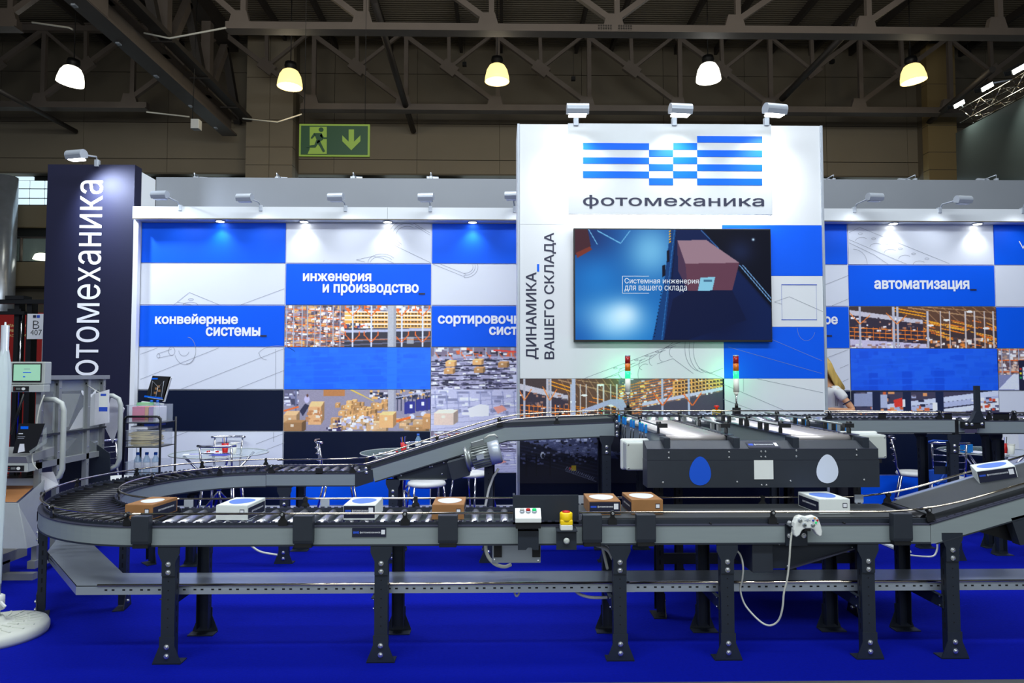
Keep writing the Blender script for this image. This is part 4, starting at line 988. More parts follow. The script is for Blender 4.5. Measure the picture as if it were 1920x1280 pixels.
def cross(parent, x, y0, y1, z0=.27, z1=.345, side=-1):
    o = MB().box(x+side*.037, x+side*.043, y0, y1, z0, z1).box(x+side*.043, x+side*.06, y0, y1, z1-.004, z1).build('cross_member', 'anthracite', parent)
    for z in (z0+.012, z1-.012): inst('bolt', SBOLT, o, (x+side*.048, y0+.02, z), (0,0,-PI/2*-side), top=True)
    return o
def bracket_mesh():
    b = MB().prism([(-.024, 0), (.024, 0), (.024, .03), (.012, .045), (.012, .066), (-.012, .066), (-.012, .045), (-.024, .03)], -.004, .004)
    b.lathe([(.014, -.012), (.014, .016)], (0, 0, .066), 10, RX).box(-.024, .024, -.004, .02, 0, .004)
    b.lathe([(.009, .014), (.007, .020)], (0, 0, .066), 8, RX, mi=1)
    return b
BRK = mesh_only(bracket_mesh(), 'rail_bracket', ['black_plastic', 'bolt'])
HOOD = MB().prism([(-.0, 0), (.0, .0)], 0, 0) if False else None
_b = MB().prism([(0, .012), (-.045, .012), (-.05, .03), (-.05, .165), (0, .165)], -.054, .054, 'yz').box(-.048, .048, -.04, 0, -.012, .012, 1)
HOODM = mesh_only(_b, 'sensor_cover', ['profile_dark', 'black_plastic'])
def hood(parent, x, y=4.0, z=.652, rz=0):
    o = inst('sensor_cover', HOODM, parent, (x, y, z), (0,0,rz)); bv = o.modifiers.new('bevel', 'BEVEL'); bv.width = .003; bv.segments = 2; return o
REFL = mesh_only(MB().box(-.028, .028, -.006, 0, 0, .05).box(-.02, -.012, -.008, .012, -.008, 0).box(.012, .02, -.008, .012, -.008, 0), 'reflector', 'lamp_metal')
def profile(parent, x0, x1, y, out, z1=.745, h=.105, name='side_profile'):
    """channel between x0 and x1; outer face at y, out=-1 faces the camera"""
    b = MB().box(x0, x1, y, y-out*.012, z1-h+.01, z1)            # web
    b.box(x0, x1, y+out*.004, y-out*.045, z1, z1+.006, 1)        # top flange
    b.box(x0, x1, y+out*.002, y-out*.04, z1-h, z1-h+.01, 2)      # bottom lip
    b.box(x0, x1, y-out*.03, y-out*.036, z1+.006, z1+.02, 2)     # slotted inner strip
    n = int(abs(x1-x0)/.042)
    for i in range(n):
        xx = min(x0, x1)+.02+i*.042; b.box(xx, xx+.022, y-out*.0285, y-out*.0375, z1+.018, z1+.027, 1)
    return b.build(name, ['profile_grey', 'flange', 'profile_dark'], parent)
ROLL = mesh_only(MB().lathe([(.0245, -.217), (.0245, .217)], (0,0,0), 16, RX).lathe([(.012, -.224), (.012, .224)], (0,0,0), 8, RX), 'roller', 'roller_steel')
def name_plate(parent, x0, x1, z0, z1, y, fn=None, name='name_plate', nrm=None):
    o = MB().box(x0, x1, y-.002, y, z0, z1).build(name, 'print_navy', parent)
    W = x1-x0; H = z1-z0
    MB().prism([(x0+W*.03, z0+H*.36), (x0+W*.03, z0+H*.62), (x0+W*.14, z0+H*.6), (x0+W*.2, z0+H*.66), (x0+W*.2, z0+H*.34), (x0+W*.14, z0+H*.4)], y-.003, y-.002).build('logo_mark', 'print_logo', o)
    text_rect('lettering', 'фотомеханика', x0+W*.23, x0+W*.83, z0+H*.36, z0+H*.62, y-.003, 'ink_white', o, .006)
    MB().box(x0+W*.86, x0+W*.97, y-.003, y-.002, z0+H*.3, z0+H*.78).build('white_patch', 'ink_white', o)
    return o
Y0, Y1 = 4.0, 4.5
YM = (Y0+Y1)/2
XC = X0(268, Y0, .7)
XJ = X0(1050, Y0, .7)       # end of the rollers
XK = X0(1745, Y0, .7)       # start of the incline
# ---- front straight roller conveyor
rc = thing('roller_conveyor', 'long grey roller conveyor in front with bare steel rollers', 'conveyor', (XC, Y0, 0), 'straight roller conveyors')
X965 = X0(1075, Y0, .7)
profile(rc, XC+.004, X965, Y0, -1); profile(rc, XC+.004, X965, Y1, 1)
x = XC+.06
while x < X965-.02:
    inst('roller', ROLL, rc, (x, YM, .733)); x += .0885
for px in (315, 715): 
    xx = X0(px-1, Y0, .3); leg(rc, xx, Y0+.03); cross(rc, xx, Y0+.03, Y1-.02)
for px in (383, 747): leg(rc, X0(px, Y1-.03, .3), Y1-.03, PI)
for px in (529, 759): inst('rail_bracket', BRK, rc, (X0(px, Y0, .8), Y0+.012, .75))
for px in (574, 780): inst('rail_bracket', BRK, rc, (X0(px, Y1, .8), Y1-.012, .75), (0,0,PI))
for px in (357, 611): inst('reflector', REFL, rc, (X0(px, Y1, .8), Y1-.02, .765))
for px in (567, 839.5): hood(rc, X0(px, Y0-.05, .74))
zr = .752+.066
MB().tube([(XC-.02, Y0+.012, zr), (X0(962, Y0, zr), Y0+.012, zr)], .0065, 8).build('guide_rail', 'rail_steel', rc)
MB().tube([(XC-.02, Y1-.012, zr), (X0(968, Y1, zr), Y1-.012, zr)], .0065, 8).build('guide_rail', 'rail_steel', rc)
za, zb = ZP(989, Y0, 690), ZP(1006, Y0, 690); name_plate(rc, X0(660.5, Y0, .7), X0(724, Y0, .7), zb, za, Y0-.003)
# ---- front belt conveyor
bc = thing('belt_conveyor', 'grey belt conveyor in front carrying cartons, right of the control box', 'conveyor', (X965, Y0, 0))
profile(bc, X965+.004, XK, Y0, -1); profile(bc, X965+.004, XK, Y1, 1)
xb0 = X0(1090, Y0, .76)
MB().prism([(xb0, .765), (xb0+.012, .782), (XK-.05, .782), (XK-.03, .765), (XK-.05, .75), (xb0+.012, .75)], Y0+.045, Y1-.045).build('belt', 'belt', bc)
MB().box(xb0+.1, XK, Y0+.028, Y0+.04, .751, .776).box(xb0+.1, XK, Y1-.04, Y1-.028, .751, .776).build('belt_guide', 'profile_dark', bc)
b = MB(); x = xb0+.9
for x in np.arange(xb0+.35, XK-.2, .38): b.box(x, x+.006, Y0+.002, Y0+.028, .751, .758)
o = b.build('joint_gaps', 'hole', bc); o['kind'] = 'stuff'
for px in (1163, 1365, 1630):
    xx = X0(px, Y0, .3); leg(bc, xx, Y0+.03); cross(bc, xx, Y0+.03, Y1-.02)
for px in (1140, 1318, 1556, 1693): leg(bc, X0(px, Y1-.03, .3), Y1-.03, PI)
for px in (1149, 1450): inst('rail_bracket', BRK, bc, (X0(px, Y0, .8), Y0+.012, .75))
for px in (1428,): inst('rail_bracket', BRK, bc, (X0(px, Y1, .8), Y1-.012, .75), (0,0,PI))
for px in (1092, 1607): inst('reflector', REFL, bc, (X0(px, Y1, .8), Y1-.02, .785))
for px in (1111, 1212, 1694): hood(bc, X0(px, Y0-.05, .74))
# rails carried on over the incline
(ia, iza), (ib, izb) = at(1746, 968, Y0), at(1920, 917, Y0)
sl = (izb-iza)/(ib-ia); ANG = math.atan(sl); XE = X0(2100, Y0, .9)
def bend(y, x0_, zflat, dz0=0.0, x1_=XE):
    k = XK+.0; pts = [(x0_, y, zflat), (k-.3, y, zflat)]
    for i in range(1, 9): t = i/9*.6; pts.append((k-.3+t, y, zflat+sl*t*t/(2*.6)))
    zz = zflat+sl*.3; pts.append((k+.3, y, zz)); pts.append((x1_, y, zz+sl*(x1_-k-.3))); return pts
RAILS_IC = []
for y, p0 in ((Y0+.012, 1086), (Y1-.012, 1087)):
    PB = bend(y, X0(p0, y, zr), zr); MB().tube([q for q in PB if q[0] < XK-.001], .0065, 8).build('guide_rail', 'rail_steel', bc); RAILS_IC.append([q for q in PB if q[0] < XK-.001][-1:]+[q for q in PB if q[0] >= XK-.001])
for y, s in ((Y0, 1), (Y1, -1)): MB().prism([(XK-.002, .745), (XK+.004, .745), (XK+.033, .642), (XK-.002, .64)], y, y+s*.012).build('corner_plate', 'profile_grey', bc)
# drive housing under the belt
dg_ = lambda p, q: (X0(p, Y0+.1, q), q)
b = MB().prism([(X0(1440, 4.1, .6), .64), (X0(1600, 4.1, .6), .64), (X0(1604, 4.1, .6), .60), (X0(1472, 4.1, .5), .49), (X0(1440, 4.1, .5), .49)], 4.06, 4.44)
d = b.build('drive_housing', 'anthracite', bc)
MB().box(X0(1408, 4.05, .6), X0(1447, 4.05, .6), 4.03, 4.4, .475, .635).build('motor_cover', 'profile_dark', bc, bevel=.004)
for p, q in ((1461, 1019), (1586, 1017), (1477, 1061), (1540, 1018), (1598, 1026)): 
    xx, zz = at(p, q, 4.06); inst('bolt', SBOLT, d, (xx, 4.06, zz))
MB().beam((X0(1478, 4.04, .5), 4.05, .492), (X0(1602, 4.04, .6), 4.05, .605), .03, .008).build('lower_edge', 'flange', bc)
# ---- inclined belt conveyor, right
ic = thing('inclined_belt_conveyor', 'inclined belt conveyor climbing out of view on the right front', 'conveyor', (XK, Y0, 0), 'inclined belt conveyors')
def band(b, pts, y0, y1, n0, n1, mi=0):
    P = [Vector(p) for p in pts]; N_ = []
    for i in range(len(P)):
        d1 = (P[i]-P[i-1]).normalized() if i else (P[1]-P[0]).normalized(); d2 = (P[i+1]-P[i]).normalized() if i < len(P)-1 else d1
        n = Vector((-(d1.y+d2.y), d1.x+d2.x)).normalized(); N_.append(n/max(.5, n.dot(Vector((-d1.y, d1.x)))))
    for i in range(len(P)-1): b.prism([tuple(P[i]+N_[i]*n0), tuple(P[i+1]+N_[i+1]*n0), tuple(P[i+1]+N_[i+1]*n1), tuple(P[i]+N_[i]*n1)], y0, y1, 'xz', mi)
for q in RAILS_IC: MB().tube(q, .0065, 8).build('guide_rail', 'rail_steel', ic)
def slab(b, p0, p1, y0, y1, n0, n1, mi=0):
    d = Vector((p1[0]-p0[0], p1[1]-p0[1])).normalized(); n = Vector((-d.y, d.x))
    b.prism([(p0[0]+n.x*n0, p0[1]+n.y*n0), (p1[0]+n.x*n0, p1[1]+n.y*n0), (p1[0]+n.x*n1, p1[1]+n.y*n1), (p0[0]+n.x*n1, p0[1]+n.y*n1)], y0, y1, 'xz', mi); return b
P0 = (XK+.004, .745); P1 = (XE, .745+sl*(XE-XK))
for y, s in ((Y0, 1), (Y1, -1)):
    b = MB(); slab(b, P0, P1, y, y+s*.012, -.105, 0, 0); slab(b, (P0[0]-.01, P0[1]), P1, y-s*.004, y+s*.045, 0, .006, 1); slab(b, P0, P1, y-s*.002, y+s*.04, -.112, -.105, 2)
    slab(b, (P0[0]+.04, P0[1]+.01), P1, y+s*.01, y+s*.03, .006, .012, 1)
    b.build('side_profile', ['profile_grey', 'flange', 'profile_dark'], ic)
    b = MB(); 
    for k in range(26):
        t = .1+k*.045; xx = P0[0]+t; zz = P0[1]+sl*t+.0135; b.box(xx, xx+.008, y+s*.014, y+s*.024, zz, zz+.001)
    o = b.build('flange_holes', 'hole', ic); o['kind'] = 'stuff'
slab(MB(), (XK+.03, P0[1]+.03+sl*.03), (XE, P1[1]+.03), Y0+.045, Y1-.045, -.03, .01).build('belt', 'belt', ic)
MB().lathe([(.036, -.205), (.036, .205)], (XK-.02+.02, YM, .76), 18, RX).build('end_roller', 'roller_black', ic)
slab(MB(), (XK+.08, P0[1]+.08*sl), P1, Y1-.05, Y1-.015, .038, .044).build('edge_strip', 'galvanised', ic)
leg(ic, X0(1788, Y0, .4), Y0+.03, 0, .70); cross(ic, X0(1788, Y0, .3), Y0+.03, Y1-.02)
for px, y, q in ((1746, Y0+.012, 0), (1930, Y0+.012, 0)): inst('rail_bracket', BRK, ic, (X0(px, y, .8), y, .765), (0, -ANG, 0))
inst('rail_bracket', BRK, ic, (X0(1661, Y1, .8), Y1-.012, .768), (0,-ANG/2,PI))
xx = X0(1800, 4.1, .6)
MB().prism([at(1806, 988, 4.1), at(1990, 935, 4.1), at(1990, 1000, 4.1), at(1910, 1018, 4.1)], 4.08, 4.42).build('drive_housing', 'black_plastic', ic)
MB().prism([at(1884, 968, 4.05), at(1990, 940, 4.05), at(1990, 1010, 4.05), at(1901, 1018, 4.05)], 4.0, 4.06).build('motor_cover', 'profile_dark', ic)
# ---- control devices on the front line
cb = MB().box(X0(962, Y0, .8), X0(1086, Y0, .8), Y0+.03, Y0+.04, .75, ZP(928, Y0+.03, 1000)).box(X0(962, Y0, .8), X0(966, Y0, .8), Y0+.04, Y0+.1, .75, ZP(928, Y0+.03, 1000)).build('machine_guard', 'anthracite'); tag(cb, 'flat dark guard panel standing behind the control box and yellow button', 'guard panel')
t = thing('control_box', 'white control box with clear, red and green push buttons', 'control box', (X0(990, 3.93, .8), 3.93, .8))
xa, xb_ = X0(966, 3.9, .8), X0(1015, 3.9, .8)
zt0 = ZP(937, 3.98); 
MB().prism([(3.89, .812), (3.89, .788), (3.97, .788), (3.97, .85), (3.965, .855)], xa, xb_, 'yz').build('casing', 'white_plastic', t, bevel=.003)
MB().box(xa+.003, xb_-.003, 3.9, 3.97, .755, .788).build('gasket_base', 'black_plastic', t)
for px, m, hh in ((979, 'grey_plastic', 0), (990.5, 'red_plastic', 0), (1002, 'btn_green', 0)):
    xx = X0(px, 3.93, .84); bt = MB().lathe([(.0145, -.004), (.0145, .006)], (xx, 3.937, .838), 14).build('button', 'lamp_metal', t); MB().lathe([(.012, .006), (.012, .016), (.009, .019)], (xx, 3.937, .838), 14).build('button_cap', m, bt)
br = MB().box(X0(971, 3.93, .7), X0(1010, 3.93, .7), 3.93, 3.998, .735, .74).prism([(X0(971, 3.93, .7), .74), (X0(1010, 3.93, .7), .74), (X0(1010, 3.93, .7), .632), (X0(1000, 3.93, .7), .632), (X0(996, 3.93, .7), .645), (X0(990, 3.93, .7), .645), (X0(986, 3.93, .7), .632), (X0(971, 3.93, .7), .632)], 3.93, 3.935).box(X0(978, 3.95, .75), X0(983, 3.95, .75), 3.94, 3.96, .74, .757).box(X0(998, 3.95, .75), X0(1003, 3.95, .75), 3.94, 3.96, .74, .757).build('mounting_bracket', 'anthracite', t)
t = thing('emergency_stop', 'yellow round emergency stop button with red centre', 'button', (X0(1062, 3.93, .8), 3.93, .8))
xx = X0(1061.5, 3.93, .78)
MB().box(xx-.034, xx+.034, 3.9, 3.96, .77, .80).build('yellow_base', 'yellow', t, bevel=.006); MB().box(xx-.034, xx+.034, 3.899, 3.961, .742, .774).build('grey_base', 'white_plastic', t, bevel=.006)
MB().lathe([(.032, .79), (.035, .80), (.035, .832), (.030, .837)], (xx, 3.93, 0), 24).build('collar', 'yellow', t); MB().lathe([(.02, .835), (.022, .842), (.012, .845)], (xx, 3.93, 0), 18).build('push_button', 'red_plastic', t)
MB().box(X0(1043, 3.95, .7), X0(1081, 3.95, .7), 3.9, 3.998, .735, .742).box(X0(1043, 3.93, .7), X0(1081, 3.93, .7), 3.93, 3.935, .632, .735).build('mounting_bracket', 'anthracite', t)
MB().lathe([(.017, 0), (.017, .01), (.008, .015)], (X0(1062, 3.93, .63), 3.926, ZP(1013, 3.93, 1062)), 14, RX).build('cable_gland', 'grey_plastic', t)
t = thing('junction_plate', 'bare metal plate box with two black straps, under the control box', 'metal box', (X0(968, 4.2, .55), 4.2, .5))
x0, z1 = at(923, 1012, 4.2); x1, z0 = at(1014, 1055, 4.2)
MB().box(x0, x1, 4.2, 4.24, z0, z1+.03).build('plate', 'galvanised', t, bevel=.004)
for a, c in ((926, 941), (998, 1013)): MB().box(X0(a, 4.19, .6), X0(c, 4.19, .6), 4.185, 4.199, ZP(1044, 4.19), .65).build('strap', 'black_plastic', t)
for a, c in ((927, 1049), (1009, 1051)): xx, zz = at(a, c, 4.2); inst('bolt', SBOLT, t, (xx, 4.2, zz))
# ---- curved roller conveyor
CY = (Y0+Y1)/2+ (6.06+6.55-Y0-Y1)/4; YR0, YR1 = 6.06, 6.55
RI = (YR0-Y1)/2; RO = RI+.5; CY = (Y1+YR0)/2
cc = thing('curved_roller_conveyor', 'grey U-shaped curve of the conveyor with black rollers', 'conveyor', (XC, CY, 0))
KX = .885
C_ = (XC, CY)
for r, s, nm in ((RO, -1, 'outer'), (RI, 1, 'inner')):
    b = MB().arcband(C_, r, r+s*.012, .65, .745, 90, 270, 56, 0).arcband(C_, r-s*.004, r+s*.045, .745, .751, 90, 270, 56, 1).arcband(C_, r-s*.002, r+s*.04, .64, .65, 90, 270, 56, 2).arcband(C_, r+s*.03, r+s*.036, .751, .765, 90, 270, 56, 2)
    for k in range(int(PI*r/.042)):
        a = PI/2+PI*(k+.5)/int(PI*r/.042); d = Vector((math.cos(a), math.sin(a), 0)); tt = Vector((-d.y, d.x, 0))
        b.obox(Vector((XC, CY, .768)) + d*(r+s*.033), (.022, .010, .010), Matrix((tt, d, Vector((0,0,1)))).transposed(), 1)
    b.build('side_profile', ['profile_grey', 'flange', 'profile_dark'], cc, fixn=True)
RLB = mesh_only(MB().lathe([(.0235, -.217), (.0235, .217)], (0,0,0), 14, RX).lathe([(.012, -.224), (.012, .224)], (0,0,0), 8, RX), 'roller', 'roller_black')
nr = 36
for k in range(nr):
    a = 91.5+(177)*k/(nr-1); ar = math.radians(a); inst('roller', RLB, cc, (XC+(RI+RO)/2*math.cos(ar), CY+(RI+RO)/2*math.sin(ar), .733), (0,0,ar-PI/2))
for r in (RI+.012, RO-.012):
    MB().tube([(XC+r*math.cos(math.radians(90+180*i/48)), CY+r*math.sin(math.radians(90+180*i/48)), zr) for i in range(49)], .0065, 8).build('guide_rail', 'rail_steel', cc)
for r, aa in ((RO-.012, (98, 125, 152, 180, 207, 234, 265)), (RI+.012, (120, 165, 215, 262))):
    for a in aa: ar = math.radians(a); inst('rail_bracket', BRK, cc, (XC+r*math.cos(ar), CY+r*math.sin(ar), .75), (0,0,ar+PI/2 if r > 1 else ar-PI/2))
hood(cc, XC+.005, Y0)
SX = lambda v: XC+(v-XC)/KX
fx, fy = onz(77, 1153); leg(cc, SX(fx), fy, -1.0, .64); fx, fy = onz(231, 1139); leg(cc, SX(fx), fy, PI/2+.2, .64)
fx, fy = onz(281, 1056); leg(cc, SX(fx), fy, 2.4, .64); fx, fy = onz(347, 1066); leg(cc, SX(fx), fy+.1, PI, .64)
ar = math.radians(207)
PL = MB().box(-.06, .06, -.003, 0, -.03, .03).build('name_plate', 'print_navy', cc)
a = math.radians(212); PL.location = Vector((XC+(RO+.002)*math.cos(a), CY+(RO+.002)*math.sin(a), .70)) - ORIG[cc.name]; PL.rotation_euler = (0,0,a+PI/2)
PL.data.transform(Matrix.Translation(ORIG[cc.name])); cc.scale = (KX, 1, 1)
# ---- rear straight roller conveyor
xr1 = at(667, 890, YR0)[0]
rr = dict()
r2 = thing('roller_conveyor', 'short straight roller conveyor between the curve and the rear incline', 'conveyor', (XC, YR0, 0), 'straight roller conveyors')
profile(r2, XC+.004, xr1, YR0, -1, .75); profile(r2, XC+.004, xr1, YR1, 1, .75)
x = XC+.06
while x < xr1-.03: inst('roller', ROLL, r2, (x, (YR0+YR1)/2, .733)); x += .0885
leg(r2, X0(532, YR0, .3), YR0+.03, 0, .64); leg(r2, X0(565, YR1, .3), YR1-.03, PI, .64)
for px, y in ((509, YR0+.012), (661, YR0+.012)): inst('rail_bracket', BRK, r2, (X0(px, y, .8), y, .75))
for px in (688,): inst('rail_bracket', BRK, r2, (X0(px, YR1, .8), YR1-.012, .75), (0,0,PI))
MB().box(X0(592, YR0, .8), X0(605, YR0, .8), YR0-.004, YR0+.01, .75, .80).build('sensor_bracket', 'black_plastic', r2)
# ---- rear incline
q0 = at(691, 880, YR0); q1 = at(947, 801, YR0); q2 = at(1152, 792.5, YR0)
ri = thing('inclined_belt_conveyor', 'rear inclined belt conveyor climbing to the right with a silver motor', 'conveyor', (q0[0], YR0, 0), 'inclined belt conveyors')
for y, s in ((YR0, 1), (YR1, -1)):
    b = MB(); QL = [(q0[0]+.02, q0[1]+.006), q1, q2]
    band(b, QL, y, y+s*.012, -.11, 0, 0); band(b, QL, y-s*.004, y+s*.045, 0, .008, 1); band(b, QL, y-s*.002, y+s*.04, -.12, -.11, 2); band(b, QL, y+s*.02, y+s*.03, .008, .04, 2)
    b.prism([(xr1-.005, .76), (q0[0]+.035, q0[1]), (q0[0]+.045, q0[1]-.1), (xr1+.02, .645), (xr1-.005, .64)], y-s*.004, y+s*.004, 'xz', 2)
    b.build('side_profile', ['profile_grey', 'flange', 'profile_dark'], ri)
b = MB(); slab(b, (q0[0]-.03, q0[1]+.012), (q1[0], q1[1]+.012), YR0+.045, YR1-.045, -.02, .02); slab(b, (q1[0], q1[1]+.012), (q2[0], q2[1]+.012), YR0+.045, YR1-.045, -.02, .02); b.build('belt', 'belt', ri)
for a, c in ((673, 882), (686, 878), (687, 885)): xx, zz = at(a, c, YR0-.005); inst('bolt', BOLT, ri, (xx, YR0-.006, zz), (0,0,0))
def rrail(y, pts, nm=ri): 
    MB().tube([(at(a, c, y)[0], y, at(a, c, y)[1]) for a, c in pts], .0065, 8).build('guide_rail', 'rail_steel', nm)
rrail(YR0+.012, [(506, 872.5), (664, 871)], r2); rrail(YR1-.012, [(520, 862), (640, 860), (672, 858.5)], r2)
rrail(YR0+.012, [(665, 871), (685, 869), (712, 862), (760, 846), (830, 824), (900, 802), (935, 792), (965, 785.5), (1020, 781), (1090, 778.5), (1162, 777)])
rrail(YR1-.012, [(673, 858.5), (690, 857), (730, 847), (800, 824), (880, 798), (930, 784), (970, 777), (1040, 772.5), (1100, 770.5), (1150, 770)])
for a, c, y in ((937, 799, YR0+.012), (1155, 791, YR0+.012), (1044, 797, YR0+.012)): xx, zz = at(a, c, y); inst('rail_bracket', BRK, ri, (xx, y, zz))
for a, c in ((820, 829), (935, 795), (1050, 786)): xx, zz = at(a, c, YR1); inst('rail_bracket', BRK, ri, (xx, YR1-.012, zz-.02), (0,0,PI))
leg(ri, X0(736, YR0, .3), YR0+.03, 0, .70); leg(ri, X0(748, YR1, .3), YR1-.03, PI, .70)
leg(ri, X0(916, YR0, .6), YR0+.03, 0, 1.0); leg(ri, X0(920, YR1, .6), YR1-.03, PI, 1.0)
leg(ri, X0(1138, YR0, .6), YR0+.03, 0, 1.07); leg(ri, X0(1128, YR1, .6), YR1-.03, PI, 1.07)
MB().box(X0(930, YR0, .6), X0(1130, YR0, .6), YR0+.06, YR0+.07, .40, .44).build('cross_member', 'anthracite', ri)
# guard and drive below the rear incline
b = MB().prism([at(740, 886, YR0), at(745, 899, YR0), at(850, 898, YR0), at(862, 880, YR0), at(862, 851, YR0)], YR0+.03, YR0+.3)
gd = b.build('drive_guard', 'anthracite', ri)
for a, c in ((752, 891), (806, 875), (810, 874), (832, 867), (829, 888)): xx, zz = at(a, c, YR0+.03); inst('bolt', SBOLT, gd, (xx, YR0+.03, zz))
MB().box(at(748, 898, YR0)[0], at(838, 898, YR0)[0], YR0, YR0+.06, ZP(899, YR0), ZP(897.5, YR0)).build('lower_edge', 'cast_metal', ri)
gx, gz_ = at(860, 878, YR0-.1); R = Matrix.Rotation(-math.radians(16), 3, 'Y')
gb = MB().obox((gx, YR0-.05, gz_), (.155, .18, .155), R).build('gearbox_cover', 'profile_dark', ri, bevel=.004)
R2 = Matrix.Rotation(PI/2-math.radians(14), 3, 'Y') 
ma = Vector((at(874, 861, YR0-.1)[0], YR0-.1, at(874, 861, YR0-.1)[1])); ax = R2 @ Vector((0,0,1))
mt = MB().lathe([(.08, -.005), (.106, 0), (.106, .02), (.075, .028), (.075, .05), (.086, .05), (.086, .21), (.076, .21)], ma, 28, R2).build('motor', 'cast_metal', ri)
b = MB()
for k in range(24):
    a = 2*PI*k/24; u = R2 @ Vector((math.cos(a), math.sin(a), 0)); b.beam(ma+ax*.055+u*.090, ma+ax*.20+u*.090, .004, .02, u)
o = b.build('cooling_fins', 'cast_metal', mt); o['kind'] = 'stuff'
MB().lathe([(.086, .2), (.098, .205), (.10, .28), (.092, .295), (.05, .298)], ma, 28, R2).build('fan_cowl', 'lamp_metal', mt)
u = Vector((0,0,1)); MB().obox(ma+ax*.10+Vector((0,0,.112)), (.11, .09, .05), R).build('terminal_box', 'cast_metal', mt, bevel=.006)
MB().obox(ma+ax*.125+Vector((0,-.099,-.0)), (.06, .006, .04), R).build('rating_plate', 'lamp_metal', mt)
MB().tube([ma+ax*.16+Vector((0,0,.135)), ma+ax*.20+Vector((0,0,.15)), ma+ax*.245+Vector((0,0,.145)), ma+ax*.27+Vector((0,.02,.115))], .009, 8).build('motor_cable', 'cable_grey', mt)
t_ = MB().tube([(at(935, 878, YR0)[0], YR0+.0, at(935, 878, YR0)[1]), (at(925, 893, YR0)[0], YR0-.01, at(925, 893, YR0)[1]), (at(917, 915, YR0)[0], YR0-.01, at(917, 915, YR0)[1]), (at(910, 948, YR0)[0], YR0-.01, at(910, 948, YR0)[1]), (at(908, 1000, YR0)[0], YR0-.01, at(908, 1000, YR0)[1])], .011, 8).build('motor_supply_cable', 'cable_grey'); tag(t_, 'grey cable running down from the silver motor', 'cable')
# ================================================================ elevated line and sorting unit
ZE = 1.2
st = thing('sorting_unit', 'elevated sorting unit with two roller lanes and dark discharge hood', 'sorting machine', (X0(1155, YR0, ZE), YR0, 0))
XS0, XS1 = X0(1152, YR0, ZE), X0(1545, YR0, ZE)
profile(st, XS0+.004, XS1-.002, YR1, 1, ZE, .11)
MB().box(XS0, XS0+.045, YR0-.006, YR0+.02, 1.06, ZE+.02).build('joint_plate', 'profile_dark', st)
for q in (1.19, 1.15, 1.10, 1.075): inst('bolt', BOLT, st, (XS0+.022, YR0-.006, q))
MB().box(XS0, XS1, YR0+.02, YR1-.03, 1.10, 1.165).build('wheel_bed', 'profile_dark', st)
WH = mesh_only(MB().lathe([(.024, -.048), (.024, .048)], (0,0,0), 12, RX), 'skewed_roller', 'roller_steel')
for r_ in range(3):
    for k in range(17): inst('skewed_roller', WH, st, (XS0+.13+k*.107+r_*.03, YR0+.1+r_*.14, 1.182), (0,0,.75))
XL = X0(1241, 4.6, ZE)-.02
lanes = ((X0(1243, 4.6, ZE), X0(1362, 4.6, ZE)), (X0(1476, 4.6, ZE), X0(1596, 4.6, ZE)))
for li, (xa, xb) in enumerate(lanes):
    LR = mesh_only(MB().lathe([(.0245, -(xb-xa)/2+.004), (.0245, (xb-xa)/2-.004)], (0,0,0), 16, Matrix.Rotation(PI/2, 3, 'Y')), 'lane_roller', 'lane_steel')
    y = 4.62
    while y < 6.02: inst('lane_roller', LR, st, ((xa+xb)/2, y, ZE-.022)); y += .0735
    for xx, s in ((xa-.012, -1), (xb+.012, 1)):
        MB().prism([(4.56, ZE), (YR0-.01, ZE), (YR0-.01, 1.02), (4.9, 1.02), (4.56, 1.10)], xx-.008, xx+.008, 'yz').build('lane_side_plate', 'profile_grey', st)
        MB().box(xx-.022, xx+.022, 4.56, YR0, ZE, ZE+.006).build('lane_flange', 'flange', st)
        MB().box(xx-.02, xx+.02, 4.435, 4.56, 1.095, ZE-.002).build('end_post', 'anthracite', st, bevel=.003)
        rx = xx + (.0 if s < 0 else .012)
        MB().tube([(rx, 4.66, ZE+.058), (rx, YR0+.1, ZE+.06)], .007, 8).build('lane_rail', 'cast_metal', st)
        MB().box(rx-.05 if s > 0 else rx-.012, rx+.012 if s > 0 else rx+.05, 4.63, 4.665, ZE+.045, ZE+.072).build('rail_end_cap', 'black_plastic', st)
        for yy in (4.68, 5.3, 5.9): inst('rail_bracket', BRK, st, (rx, yy, ZE+.004), (0,0,PI/2))
for k, yy in enumerate((4.92, 5.04, 5.13, 5.37, 5.48, 5.72, 5.82, 6.02)):
    xx = lanes[0][0]-.045
    s_ = MB().box(xx-.008, xx+.008, yy-.01, yy+.01, ZE-.012, ZE+.045).build('light_sensor', 'sensor_blue', st)
    MB().box(xx-.002, xx+.006, yy-.004, yy+.004, ZE+.045, ZE+.049).build('sensor_lamp', 'btn_green', s_)
    MB().tube([(xx, yy, ZE-.012), (xx, yy, ZE-.04)], .005, 6).build('plug', 'lamp_metal', s_)
    MB().tube([(xx, yy, ZE-.04), (xx-.004, yy, ZE-.09), (xx+.004, yy+.02, ZE-.13-.02*(k % 3)), (xx+.02, yy+.1, ZE-.19)], .0035, 5).build('sensor_cable', 'cable_black', s_)
for yy in (4.82, 4.95, 5.08, 5.45, 5.6): xx = lanes[1][1]+.06; MB().box(xx-.02, xx+.004, yy-.008, yy+.008, ZE+.0, ZE+.05).build('light_sensor', 'black_plastic', st); MB().box(xx+.004, xx+.01, yy-.008, yy+.008, ZE+.0, ZE+.05).build('light_sensor', 'sensor_blue', st)
for i, yy in enumerate((4.9, 5.02, 5.3, 5.42, 5.7, 5.85)): xx = lanes[1][0]-.02; MB().box(xx-.012, xx+.008, yy-.02, yy+.02, ZE+.005, ZE+.055).build('sensor_bracket', 'black_plastic', st)
